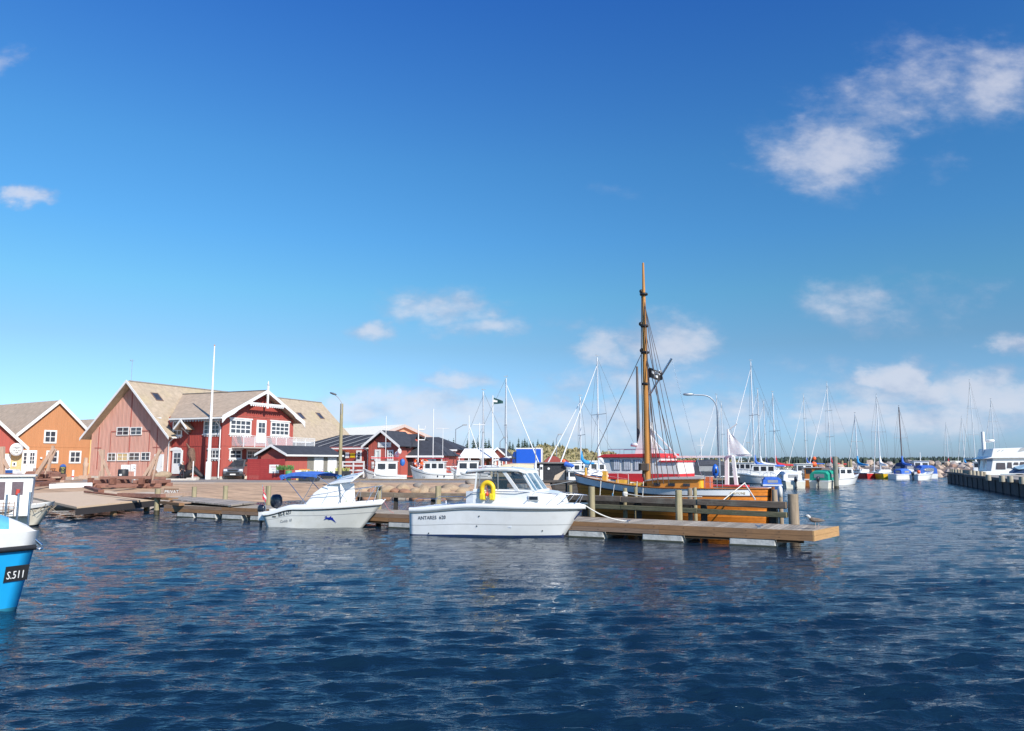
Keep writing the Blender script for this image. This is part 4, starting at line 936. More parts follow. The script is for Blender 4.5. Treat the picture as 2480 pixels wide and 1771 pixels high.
def pole_by_pontoon(u,vt,w_,label,off=.28,cap=None):
    s=s_of(u); p=pont(s,PWID+off); # correct the column for the offset
    for _ in range(6):
        k=ray(u,1200); kk=k.x/k.y; e=p.x-kk*p.y; s-= e/(PD.x-kk*PD.y); p=pont(s,PWID+off)
    return pile(u,1200,vt,0,w_,label,z=p.y,cap=cap)
pole_by_pontoon(470,1179,11,'yellowish round pile behind the raised ramp, left of the next two')
pole_by_pontoon(546,1177,11,'round pile standing directly behind the right end of the raised ramp')
pole_by_pontoon(650,1177,12,'round pile just left of the black outboards of the small white boat')
pole_by_pontoon(918,1177,13,'mossy pile at the bow of the small white boat')
pole_by_pontoon(1061,1177,14,'round pile behind the open stern of the cabin boat')
pole_by_pontoon(1433,1179,15,'thick mossy pile at the bow of the cabin boat')
pole_by_pontoon(1508,1187,0.01,'x') if False else None
pole_by_pontoon(1643,1187,16,'smooth round pile behind the middle of the outer pontoon')
pile(379,1247,1184,0,13,'mossy pile in the water at the corner of the slip jetty',name='mooring_pile',grp='mooring piles')
# old timber pier: two horizontal beams on square posts, with round head pile
QA=gnd(1905,1217,1.18); QB=gnd(1345,1197.3,1.18); QC=gnd(775,1190,1.18); QC.y=min(QC.y,36.5); QC.x=xat(775,36.0); QC.y=36.0
T=thing('old_pier_fender','old double-beam timber fender on posts running behind the pontoon','pier',(0,0,0))
for i,(a,b,z0,z1,mm) in enumerate(((QA,QB,.97,1.19,OLDWOOD),(QA,QB,.66,.84,MOSSWOOD),(QB,QC,.97,1.19,OLDWOOD))):
    a=a.copy();b=b.copy(); d=(b-a); d.z=0; L=d.length; an=math.atan2(d.y,d.x)
    m=MB(); n=int(L/4.2)+1
    for j in range(n):
        x0=L*j/n; x1=L*(j+1)/n-.01; off=rr.uniform(-.012,.012); m.box(x0,x1,-.09+off,.09+off,z0+off,z1+off)
    o=m.build('top_beam' if i!=1 else 'lower_beam',[mm],T,bevel=.012); o.location=(a.x,a.y,0); o.rotation_euler=(0,0,an)
d=(QB-QA); d.z=0; _n=Vector((-d.y,d.x,0)).normalized(); _n=_n if _n.y>0 else -_n
for z0,z1,f1 in ((.93,1.15,.98),(.62,.80,.98),(.80,.925,.62)):
    a=QB+_n*.46; b=QB.lerp(QA,f1)+_n*.46; m=MB(); a.z=b.z=(z0+z1)/2; m.beam(a,b,.14,z1-z0); m.build('shade_beam',[mat('dark_shade_beam',(.06,.05,.038),.85,var=.4)],T)  # added dark back row that shades the hull and fills the pier gaps
d=(QB-QA); d.z=0; nrm=Vector((-d.y,d.x,0)).normalized()*(1 if -d.y*0+d.x*0+1 else 1); 
if nrm.y<0: nrm=-nrm
for f in (.06,.32,.60,.86):
    p=QA.lerp(QB,f)+nrm*.2; MB().box(-.1,.1,-.1,.1,-1.2,1.12).build('post',[mat('wet_black_post',(.035,.03,.025),.7)],T).location=(p.x,p.y,0)
for f in (.1,.35,.5,.66,.82):
    p=QB.lerp(QC,f); MB().box(-.09,.09,.1,.28,-1.2,1.1).build('post',[mat('wet_black_post',(.035,.03,.025),.7)],T).location=(p.x,p.y,0)
HEAD=woodmat('head_pile_timber',(.34,.26,.18),.4,2.0,axis=2,dirt=(.2,.17,.12))
pile(1921,1217,1197,1.18,24,'thick weathered head pile at the outer end of the old pier',matn=HEAD,name='mooring_pile')
# fender piles of the old pier (behind the beams)
for (u,vt,Y_,w_,lab,cap) in ((1876,1186,27.7,13,'weathered pile left of the white-capped one near the pier head',None),(1890,1184,28.1,10,'slim pile with white cap beside the pier head','white'),
     (1514,1182,31.6,10,'reddish pile wrapped with white rope beside the yellow sailboat','rope'),(1540,1180,31.9,9,'slim pile right of the rope-wrapped pile beside the yellow sailboat',None),
     (1671,1182,29.9,11,'brown pile in front of the hull, left of its slim neighbour under the cabin end',None),(1683,1181,30.2,9,'slim greenish pile under the cabin end of the yellow sailboat',None),
     (1303,1173,37.5,9,'short pile left of the two behind the cabin boat windscreen',None),(1381,1175,37,10,'short pale pile behind the bow rail of the cabin boat',None)):
    pile(u,1200,vt,0,w_,lab,z=Y_,cap=cap,matn=HEAD if u in(1876,1890,1671) else None)
# ================================================================ BOATS
def hull(L,B,zs,zm,zb,rake=.7,draft=.35,tr=.86,pw=2.2,wl=.80,wlb=.35,bands=None,n=22,mid=.45,sternrake=0.0,double=False):
    """lofted hull; returns (MB, sheer function). x forward from transom, z=0 waterline.
    bands: list of (fraction of height from sheer downwards, material index)"""
    bands=bands or [(0,0),(1,0)]
    def sheer(t):
        if t<mid: k=t/mid; return zs+(zm-zs)*(k*k*(3-2*k))
        k=(t-mid)/(1-mid); return zm+(zb-zm)*k**1.6
    def half(t):
        if double and t<.45: k=(.45-t)/.45; return B/2*max(0,(1-k**pw))
        if t<.45: return B/2*(tr+(1-tr)*math.sin(t/.45*PI/2))
        k=(t-.45)/.55; return B/2*max(0,1-k**pw)
    fr=[f for f,_ in bands]
    rows=len(fr); m=MB()
    def pt(t,f,s):
        z1=sheer(t); z0=-draft*(1-.0*t); z=z1+(z0-z1)*f; zr=1-f
        x=t*(L-rake*(1-zr)**1.0*1.0)
        if sternrake: x+= sternrake*(1-zr)*(1-t)
        if double and t<.5: x+= rake*.5*(1-zr)*(1-t/.5)
        w0=wl+(wlb-wl)*max(0,(t-.3)/.7)
        y=half(t)*(w0+(1-w0)*zr**.75) if f<1 else half(t)*w0*.25
        if f<1: y*= (1-.0*f)
        return Vector((x,s*y,z))
    for s in (-1,1):
        vs=[]; 
        for i in range(n+1):
            for j in range(rows): vs.append(pt(i/n,fr[j],s))
        for j in range(rows-1):
            m.add(vs,[(i*rows+j,(i+1)*rows+j,(i+1)*rows+j+1,i*rows+j+1) for i in range(n)],bands[j][1],True)
    if not double:
        left=[pt(0,f,-1) for f in fr]; right=[pt(0,f,1) for f in fr]
        for j in range(rows-1): m.add([left[j],left[j+1],right[j+1],right[j]],[(0,1,2,3)],bands[j][1])
    return m,sheer,half,pt
def weld(me,d=.002):
    bm=bmesh.new(); bm.from_mesh(me); bmesh.ops.remove_doubles(bm,verts=bm.verts,dist=d); bmesh.ops.recalc_face_normals(bm,faces=bm.faces); bm.to_mesh(me); bm.free()
def deck_mesh(pt,t0,t1,inset,drop,n=14,mi=0,crown=.04,f=0.0):
    m=MB(); vs=[]
    for i in range(n+1):
        t=t0+(t1-t0)*i/n; a=pt(t,f,-1); h=max(.0,abs(a.y)-inset)
        for s in (-1,-.5,0,.5,1): vs.append((a.x if t<1 else a.x-.0,h*s,a.z-drop+crown*(1-s*s)))
    m.add(vs,[(i*5+j,(i+1)*5+j,(i+1)*5+j+1,i*5+j+1) for i in range(n) for j in range(4)],mi,True); return m
def rub(pt,f,r,mi=0,n=24,t0=0,out=.0):
    m=MB()
    for s in (-1,1): m.tube([pt(t0+(1-t0)*i/n,f,s)+Vector((0,s*out,0)) for i in range(n+1)],r,6,mi)
    return m
def place(o,a,b,bow_at_b=True):
    """put a thing with its stern at plan point a, heading to b"""
    d=(b-a); o.location=(a.x,a.y,0); o.rotation_euler=(0,0,math.atan2(d.y,d.x))
def housing(m,secs,mi=0,cap=True):
    """superstructure from cross sections [(x,[(y,z)...]) ...]; right half given, mirrored"""
    n=None; vs=[]
    for x,pr in secs:
        full=[(-y,z) for y,z in pr]+[(y,z) for y,z in reversed(pr)]
        n=len(full)
        for i,(y,z) in enumerate(full): vs.append((x(z) if callable(x) else x,y,z))
    k=len(secs); m.add(vs,[(i*n+j,(i+1)*n+j,(i+1)*n+j+1,i*n+j+1) for i in range(k-1) for j in range(n-1)],mi)
    if cap: m.add(vs[:n],[tuple(range(n))],mi); m.add(vs[-n:],[tuple(range(n))],mi)
    return m
TINT=glassmat('boat_glass',(.03,.05,.06),.5); TINTD=glassmat('boat_glass_dark',(.02,.03,.04),.25)
def outboard(par,x,y,z,s=1.0,col=None,name='outboard_motor'):
    m=MB(); 
    m.lathe([(.01,.62),(.13,.60),(.2,.48),(.21,.3),(.17,.16),(.1,.1),(.01,.1)],12,0)
    for i in range(len(m.v)): m.v[i]=Vector((m.v[i].x*1.25,m.v[i].y*.8,m.v[i].z))
    m.box(-.06,.06,-.05,.05,-.75,.12,0); m.box(-.16,.1,-.09,.09,-.42,-.36,0); m.prism([(-.16,-.85),(.1,-.85),(.08,-.62),(-.1,-.62)],(0,-.03,0),(1,0,0),(0,0,1),(0,1,0),.06)
    m.lathe([(.01,-.3),(.13,-.26),(.13,-.22),(.01,-.2)],8,0,(-.0,0,-.5))
    m.v=[p*s+Vector((x,y,z)) for p in m.v]
    return m.build(name,[col or mat('outboard_cowl',(.015,.02,.035),.3,var=.1,coat=.3)],par)
def cowl_detail(par,x,y,z,s): 
    MB().box(x-.12*s,x+.12*s,y-.21*s*.8,y-.2*s*.8+.004,z+.3*s,z+.36*s).build('decal',[WPAINT],par)

# ---------- the cabin boat with yellow buoy ("620")
def cabin_boat():
    sc=gnd(990,1296,0); a20=R(-19.5); d=Vector((math.cos(a20),math.sin(a20),0)); nn_=Vector((-d.y,d.x,0))
    st_=Vector((sc.x,sc.y,0))+nn_*1.13
    T=thing('cabin_boat','white cabin boat with a yellow horseshoe buoy on its wheelhouse, moored at the pontoon','motorboat',st_,math.atan2(d.y,d.x))
    L=6.12
    m,sh,hf,pt=hull(L,2.42,.93,1.12,1.10,rake=.95,draft=.30,tr=.93,pw=2.6,wl=.90,wlb=.40,mid=.42,bands=[(0,0),(.10,0),(.25,0),(.37,0),(.47,2),(.487,0),(.60,0),(.70,0),(.735,1),(.82,1),(.92,1),(1,1)],n=34)
    o=m.build('hull',[WHITE,mat('navy_antifouling',(.01,.03,.10),.6,dirt=(.03,.06,.05,.6)),mat('groove',(.42,.42,.41),.5)],T)
    weld(o.data)
    m=MB()
    for s in (-1,1):
        n=30
        vs=[]
        for i in range(n+1):
            t=i/n; p0=pt(t,0,s); zz=p0.z; rz_=zz-.14
            for (oy,z) in ((.0,zz+.03),(.035,zz+.0),(.035,zz-.10),(0.0,zz-.13)): vs.append((p0.x+ (0.05 if t>.97 else 0),p0.y+s*oy,z))
        m.add(vs,[(i*4+j,(i+1)*4+j,(i+1)*4+j+1,i*4+j+1) for i in range(n) for j in range(3)],0,True)
    m.build('gunwale',[WHITE],T)
    rub(pt,.115,.022,0,30,out=.012).build('rub_rail',[mat('rub_grey',(.22,.23,.22),.6)],T)
    # fore deck, side decks, cockpit sole
    deck_mesh(pt,.60,1.0,.02,-.02,crown=.05).build('fore_deck',[WHITE],T)
    m=MB()
    for s in (-1,1):
        vs=[]
        for i in range(21):
            t=.62*i/20; p=pt(t,0,s); vs+= [(p.x,p.y,p.z+.03),(p.x,p.y-s*.20,p.z+.03),(p.x,p.y-s*.22,.35)]
        m.add(vs,[(i*3+j,(i+1)*3+j,(i+1)*3+j+1,i*3+j+1) for i in range(20) for j in range(2)],0,True)
    m.box(0,.25,-1.08,1.08,.35,.95,0)
    m.add([(0,-.98,.36),(3.2,-.98,.36),(3.2,.98,.36),(0,.98,.36)],[(0,1,2,3)],0); m.build('cockpit',[mat('cockpit_white',(.66,.69,.72),.45)],T)
    m=MB(); m.box(.45,1.25,-.95,.95,.35,1.02); m.box(1.4,2.1,.3,.95,.35,1.08); m.build('engine_box',[mat('cockpit_grey',(.55,.60,.64),.5)],T,bevel=.08)
    # lower cabin side (coaming)
    W=.92; zc=1.60
    m=MB()
    housing(m,[(2.36,[(W,1.0),(W,zc),(W-.02,zc+.02)]),(2.42,[(W,1.0),(W,zc),(W-.02,zc+.02)]),(4.45,[(W-.02,1.0),(W-.06,zc-.02),(W-.1,zc)]),(5.0,[(.78,1.1),(.72,1.50),(.66,1.55)]),(5.30,[(.62,1.15),(.55,1.40),(.5,1.46)]),(5.42,[(.5,1.15),(.42,1.22),(.4,1.24)])])
    m.build('cabin_trunk',[WHITE],T,bevel=.03)
    m=MB(); m.box(2.10,2.36,-W,-W+.3,.95,1.55); m.box(2.10,2.36,W-.3,W,.95,1.55); pieces(m,'aft_bulkhead',[mat('cockpit_grey2',(.58,.62,.66),.5)],T)
    # roof
    zr=2.28; m=MB()
    secs=[]
    for x,z,wd in ((2.02,2.24,.80),(2.12,2.30,.86),(2.8,2.36,.90),(3.6,2.37,.90),(4.05,2.33,.86),(4.22,2.26,.76)):
        secs.append((x,[(wd,z-.09),(wd+.01,z-.04),(wd-.07,z),(.0,z+.03)]))
    housing(m,secs); 
    m.build('roof',[WHITE],T,bevel=.02)
    # pillars: aft post, slanted B post, windscreen posts
    pil=MB()
    for s in (-1,1):
        pil.beam((2.42,s*.87,zc),(2.47,s*.82,zr-.05),.05,.05); 
        pil.beam((4.0,s*.86,zc-.02),(3.44,s*.80,zr),.05,.11); pil.beam((4.52,s*.70,zc-.03),(4.05,s*.66,zr),.05,.06)
        pil.beam((4.62,s*.60,zc-.03),(4.15,s*.56,zr-.02),.04,.05); pil.beam((2.42,s*.87,zc+.02),(4.6,s*.82,zc+.0),.05,.05); pil.beam((2.5,s*.82,zr-.02),(4.1,s*.78,zr-.02),.04,.05)
        pil.beam((3.28,s*.87,zc),(3.25,s*.82,zr),.03,.03,1); pil.beam((2.56,s*.875,zc+.05),(2.60,s*.83,zr-.1),.025,.025,1); pil.beam((2.60,s*.83,zr-.1),(3.25,s*.83,zr-.1),.025,.025,1)
    pil.beam((4.66,0,zc-.02),(4.18,0,zr-.02),.04,.05); pil.beam((4.66,-.62,zc-.0),(4.66,.62,zc),.05,.06)
    pil.build('window_frame',[WHITE,mat('window_seal',(.25,.27,.28),.4)],T)
    g=MB()
    for s in (-1,1):
        g.add([(2.46,s*.865,zc+.02),(4.0,s*.855,zc),(3.46,s*.80,zr-.02),(2.49,s*.82,zr-.02)],[(0,1,2,3)]); g.add([(4.02,s*.85,zc),(4.50,s*.71,zc),(4.06,s*.67,zr-.02),(3.50,s*.80,zr-.02)],[(0,1,2,3)])
    pieces(g,'side_glass',[TINT],T)
    g=MB(); g.add([(4.63,-.60,zc),(4.63,.60,zc),(4.16,.56,zr-.02),(4.16,-.56,zr-.02)],[(0,1,2,3)]); g.add([(4.52,-.70,zc),(4.62,-.62,zc),(4.15,-.57,zr-.02),(4.06,-.66,zr-.02)],[(0,1,2,3)]); g.build('windscreen',[glassmat('screen_glass',(.10,.22,.30),.35)],T)
    m=MB(); m.box(3.55,4.3,-.6,.6,1.2,1.66); m.box(3.75,4.1,-.45,-.1,1.66,1.8); m.box(2.75,3.1,-.6,-.2,1.0,1.9,1); m.box(2.75,3.1,.2,.6,1.0,1.9,1); m.build('helm_console',[WPAINT,mat('seat_grey',(.10,.14,.17),.7)],T,bevel=.04)
    # portlight
    m=MB(); tf=basis((4.38,-.885,1.26),(1,0.03,0),(0,-.08,1)); m.box(0,.40,0,.19,-.02,.03,0,tf); o=m.build('portlight',[WPAINT],T,bevel=.04)
    MB().box(.05,.35,.04,.15,.03,.042,0,tf).build('pane',[DKGLASS],o,bevel=.02)
    # rails
    m=MB()
    for s in (-1,1):
        top=[(1.7,s*1.02,1.02),(2.0,s*.98,1.28),(2.35,s*.97,1.50),(3.0,s*.97,1.57),(4.0,s*.95,1.56),(5.0,s*.72,1.52),(5.9,s*.28,1.46),(6.22,0,1.44)]
        m.tube(top,.013,6)
        for (xa,xb) in ((2.9,3.25),(4.25,4.6),(5.0,5.35),(5.35,5.7),(5.85,6.05)):
            t=xb/L; yb=hf(min(.97,xb/6.3))*.9
            zt_=1.57-.02*(xb-3); m.tube([(xa,s*(hf(xa/6.3)-.05),sh(xa/6.3)+.03),(xb,s*np.interp(xb,[p[0] for p in top],[abs(p[1]) for p in top]),float(np.interp(xb,[p[0] for p in top],[p[2] for p in top])))],.011,6)
    m.build('bow_rail',[STEEL],T)
    m=MB()
    for y in (-.9,.9):
        m.tube([(.1,y,.95),(.1,y,1.2),(.25,y,1.27),(1.2,y*1.05,1.27),(1.35,y*1.05,1.2),(1.35,y*1.05,.98)],.012,6)
    m.build('stern_rail',[STEEL],T)
    # vhf aerial / searchlight
    m=MB(); m.tube([(3.0,.0,2.36),(3.0,0,2.62)],.035,6); m.beam((2.75,0,2.62),(3.45,0,2.75),.06,.06); m.build('radar_bracket',[WPAINT],T)
    m=MB(); m.ball((3.2,0,2.66),.09,sc=(2.6,1,.8)); m.build('folded_light',[NAVY],T)
    m=MB(); m.box(2.4,3.2,-.55,-.35,2.37,2.40); m.build('roof_handrail',[GREY],T)
    # navy keel strip at stem
    m=MB(); m.tube([(6.02,0,.92),(5.75,0,.62)],.035,6); m.tube([(5.35,0,.16),(5.27,0,-.1)],.07,6); m.build('stem_guard',[NAVY],T)
    # drain fittings
    m=MB()
    for (t,f) in ((.46,.28),(.46,.52),(.14,.70),(.86,.62)):
        p=pt(t,f,-1); m.ball((p.x,p.y-.005,p.z),.025)
    m.build('drain_fitting',[BLACK],T)
    # lettering on the hull side
    def side_text(s_,size,t,f,m_,dx=.5):
        p=pt(t,f,-1); q=pt(t+.08,f,-1); r_=pt(t,f-.08,-1); a=(q-p).normalized(); b=(r_-p).normalized(); n=a.cross(b)
        if n.y>0: n=-n
        return text('lettering',s_,size,T,p+n*.008,a,b,m_,ext=.003)
    side_text('ANTARES  620',.175,.06,.32,mat('letter_grey',(.10,.10,.11),.5))
    m=MB(); m.box(6.0,6.25,-.06,.06,1.14,1.18); m.build('bow_roller',[STEEL],T)
    m=MB(); m.tube([(1.35,-1.02,1.0),(1.5,-1.08,1.1),(1.8,-1.1,1.02)],.03,6); m.box(1.2,1.75,-1.14,-1.06,.86,.9); m.build('fairlead',[GREY],T)
    return T,pt,d
CB,CBpt,CBd=cabin_boat()
# yellow horseshoe buoy hung on it
CM=Matrix.Translation(CB.location)@Matrix.Rotation(CB.rotation_euler.z,4,'Z')
t=thing('horseshoe_buoy','yellow horseshoe lifebuoy hanging on the wheelhouse side of the cabin boat','lifebuoy',CM@Vector((2.93,-.98,1.58)),CB.rotation_euler.z); t.scale=(.84,.84,.86)
m=MB(); pts=[]
for i in range(25):
    a=R(-12)+R(204)*i/24; pts.append((.245*math.cos(a),0,.245*math.sin(a)+.08))
pts=[(.20,0,-.34),(.245,0,-.2)]+pts+[(-.245,0,-.2),(-.20,0,-.34)]
m.tube(pts,.098,12); m.build('ring',[YELLOW],t)
for s in (-1,1): MB().box(s*.21-.11,s*.21+.11,-.11,.09,-.36,-.10).build('pocket',[mat('pocket_yellow',(.90,.66,.02),.55)],t,bevel=.04)
MB().tube([(0,-.03,.12),(0,-.05,-.05)],.012,6).build('cord',[mat('cord_red',(.45,.03,.05),.7)],t); MB().lathe([(.02,-.22),(.06,-.18),(.055,-.1),(.02,-.04)],10,0,(0,-.05,0)).build('whistle_light',[mat('lamp_red',(.85,.08,.04),.4)],t)
# bow rope to the cleat
def rope(name,label,pts,r=.022,m_=None,sag=0,cat='rope',grp=None):
    pts=[Vector(p) for p in pts]
    if len(pts)==2:
        a,b=pts; pts=[a.lerp(b,i/14)+Vector((0,0,-sag*4*(i/14)*(1-i/14))) for i in range(15)]
    o=MB().tube(pts,r,6).build(name,[m_ or ROPE]); tag(o,label,cat,grp); return o
s_cl=s_of(1512); rope('mooring_rope','white rope sagging from the bow of the cabin boat to the pontoon cleat',[CM@Vector((6.1,0,1.12)),pont(s_cl,.28,ZT+.05)],.024,sag=.12)
rope('stern_rope','dark thin rope from the stern of the cabin boat to the pontoon',[CM@Vector((.3,1.05,.97)),pont(s_of(1010),.3,ZT+.03)],.012,BLACK,sag=.05)

# ---------- the small cuddy boat with blue bimini
def cuddy_boat():
    w0=gnd(640,1277,0); w1=gnd(877,1278,0)
    a=R(-17); d=Vector((math.cos(a),math.sin(a),0)); nn_=Vector((-d.y,d.x,0)); st_=Vector((w0.x,w0.y,0))+nn_*.98-d*.18
    T=thing('cuddy_boat','small white motorboat with blue bimini, twin black outboards and a marlin decal','motorboat',st_,a)
    L=5.35
    m,sh,hf,pt=hull(L,2.1,.58,.90,1.13,rake=1.25,draft=.25,tr=.9,pw=2.3,wl=.90,wlb=.30,mid=.3,bands=[(0,0),(.14,0),(.34,1),(.365,0),(.6,0),(.8,0),(.82,2),(1,2)],n=30,sternrake=.3)
    o=m.build('hull',[CREAM if False else mat('old_gelcoat',(.74,.73,.67),.35,var=.05,scale=2,dirt=(.55,.52,.42,.5)),mat('groove',(.42,.42,.41),.5),mat('green_fouling',(.30,.33,.22),.8)],T); weld(o.data)
    rub(pt,.15,.022,out=.01).build('rub_rail',[BLACK],T)
    deck_mesh(pt,0,1,.0,-.0,crown=.03).build('deck',[WHITE],T)
    m=MB()
    for s in (-1,1):
        vs=[]
        for i in range(21):
            t=i/20; p=pt(t,0,s); q=pt(t,.13,s); vs+=[(p.x,p.y-s*.1,p.z+.05),(p.x,p.y+s*.02,p.z+.0),(q.x,q.y+s*.02,q.z)]
        m.add(vs,[(i*3+j,(i+1)*3+j,(i+1)*3+j+1,i*3+j+1) for i in range(20) for j in range(2)],0,True)
    m.build('gunwale',[WHITE],T)
    # raked streamlined cuddy
    m=MB(); secs=[]
    for x,h,w in ((1.75,.92,.80),(2.0,1.10,.80),(2.3,1.45,.76),(2.6,1.66,.72),(2.95,1.83,.66),(3.25,1.90,.58),(3.45,1.90,.54),(3.50,1.4,.56),(3.55,1.0,.58)):
        secs.append((x,[(w,.80),(w-.04,h*.6+.3),(w-.14,h-.04),(0,h)]))
    housing(m,secs); m.build('cuddy_cabin',[WHITE],T,bevel=.05)
    m=MB(); vs=[(2.95,-.62,1.80),(4.05,-.55,1.93),(4.05,.50,2.30),(2.95,.60,2.08)]; slab(m,[Vector(v) for v in vs],.05); o=m.build('raised_hatch',[WHITE],T,bevel=.01)
    m=MB()
    for f in (.3,.65): m.beam((3.05,-.62+1.2*f,1.82+.27*f),(3.95,-.55+1.05*f,1.94+.36*f),.03,.04)
    m.build('hatch_frame',[STEEL],T)
    m=MB(); m.prism([(0,0),(.03,0),(-.06,.85),(-.09,.85)],(3.6,-.58,.95),(1,0,0),(0,0,1),(0,1,0),1.16); m.build('screen_edge',[WHITE],T)
    # bow rail
    m=MB(); 
    for s in (-1,1):
        top=[(2.1,s*.78,1.28),(3.0,s*.80,1.42),(3.7,s*.72,1.55),(4.6,s*.42,1.66),(5.2,s*.05,1.72)]
        m.tube(top,.014,6); 
        for xb,xt in ((2.9,3.1),(3.65,3.85),(4.2,4.45),(4.75,5.0),(5.0,5.12)): 
            m.tube([(xb,s*(hf(xb/5.6)-.06),sh(xb/5.6)+.03),(xt,s*float(np.interp(xt,[p[0] for p in top],[abs(p[1]) for p in top])),float(np.interp(xt,[p[0] for p in top],[p[2] for p in top])))],.012,6)
    m.build('bow_rail',[STEEL],T)
    # bimini
    m=MB(); secs=[]; vs=[]
    for i in range(9):
        x=.92+1.65*i/8
        for j in range(7):
            y=-.85+1.7*j/6; z=2.17+.07*math.sin(PI*i/8)**.8+.06*(1-(y/.85)**2)-(.10 if i==0 else 0)-.012*math.cos(i*2.1); vs.append((x-(.12 if i==0 else 0),y,z))
    m.add(vs,[(i*7+j,(i+1)*7+j,(i+1)*7+j+1,i*7+j+1) for i in range(8) for j in range(6)],0,True)
    for s in (-1,1):
        ed=[vs[i*7+(0 if s<0 else 6)] for i in range(9)]; e2=[(x,y+s*.015,z-.13-.015*math.sin(i*1.7)) for i,(x,y,z) in enumerate(ed)]
        m.add(ed+e2,[(i,i+1,9+i+1,9+i) for i in range(8)],0,True)
    m.tube([(.82,y,2.08) for y in (-.85,.85)],.09,8); m.build('bimini_canvas',[mat('bimini_blue',(.055,.16,.52),.8,var=.15,bump=.5,bscale=6)],T)
    m=MB()
    for s in (-1,1):
        m.tube([(2.15,s*.92,.95),(1.5,s*.90,1.6),(.95,s*.86,2.1)],.017,6); m.tube([(3.15,s*.72,1.75),(2.55,s*.86,2.15)],.017,6); m.tube([(1.85,s*.92,.95),(2.2,s*.9,1.5),(2.52,s*.86,2.1)],.0125,6)
    pieces(m,'bimini_tube',[STEEL],T)
    outboard(T,-.05,.12,.62,1.12); outboard(T,-.28,-.62,.45,.72); 
    m=MB(); m.box(-.35,.0,-.72,-.5,.25,.6); m.box(-.1,.0,-.3,.5,.3,.7); m.build('motor_bracket',[WPAINT],T)
    m=MB(); m.tube([(.12,-.85,.66),(-.02,-.88,1.45),(-.1,-.88,1.75)],.012,6); m.build('flag_staff',[STEEL],T)
    m=MB(); vs=[]
    for i in range(6):
        for j in range(4): vs.append((-.1+.17*i/5*.9+.05*math.sin(j),-.88+.05*math.sin(i*1.5+j*.5),1.72-.40*i/5*.9-.13*j))
    m.add(vs,[(i*4+j,(i+1)*4+j,(i+1)*4+j+1,i*4+j+1) for i in range(5) for j in range(3)],0)
    m.m=[(1 if (k%3)==1 else 0) for k in range(len(m.m))]
    m.build('pennant',[mat('flag_red',(.65,.03,.05),.8),WPAINT],T)
    def side_text(s_,size,t,f,m_,sx=1,shear=0):
        p=pt(t,f,-1); q=pt(t+.08,f,-1); r_=pt(t,f-.08,-1); a_=(q-p).normalized(); b_=(r_-p).normalized(); n=a_.cross(b_)
        if n.y>0: n=-n
        return text('lettering',s_,size,T,p+n*.012,a_,b_,m_,ext=.003,sx=sx,shear=shear)
    side_text('BS-E 637',.19,.155,.30,BLACK); side_text('Cuddy 18',.15,.17,.56,GREY,shear=.25)
    p=pt(.11,.26,-1); m=MB(); m.box(p.x-.09,p.x+.09,p.y-.014,p.y-.008,p.z-.02,p.z+.02); m.build('maker_plate',[BLACK],T)
    # leaping marlin decal
    p=pt(.665,.46,-1); q=pt(.72,.46,-1); a_=(q-p).normalized(); r_=pt(.665,.38,-1); b_=(r_-p).normalized(); n=a_.cross(b_); n=n if n.y<0 else -n
    m=MB(); m.prism([(-.26,.10),(-.17,.06),(-.22,.0),(-.24,-.06),(-.12,-.02),(-.02,-.08),(.05,-.07),(.12,-.10),(.34,-.24),(.14,-.04),(.10,.03),(.03,.04),(-.0,.13),(-.06,.05),(-.15,.05),(-.19,.13)],p+n*.01,a_,b_,n,.004); m.build('marlin_decal',[mat('decal_blue',(.01,.03,.35),.4)],T)
    # fender on the foredeck
    MB().ball((3.85,-.45,1.06),.11).build('fender',[mat('fender_cream',(.70,.72,.50),.5)],T)
    m=MB(); m.ball((5.05,.05,1.62),.07,sc=(1,.7,1.6)); m.build('bow_light',[BLACK],T)
    T.scale=(.925,.95,.95)
    return T,pt
CU,CUpt=cuddy_boat()
CUM=Matrix.Translation(CU.location)@Matrix.Rotation(CU.rotation_euler.z,4,'Z')@Matrix.Diagonal((.925,.95,.95,1))
rope('bow_rope','thin reddish rope from the bow of the small white motorboat to the pontoon',[CUM@Vector((5.3,0,1.1)),pont(s_of(945),.2,ZT+.03)],.009,mat('rope_pink',(.55,.2,.2),.8),sag=.1)

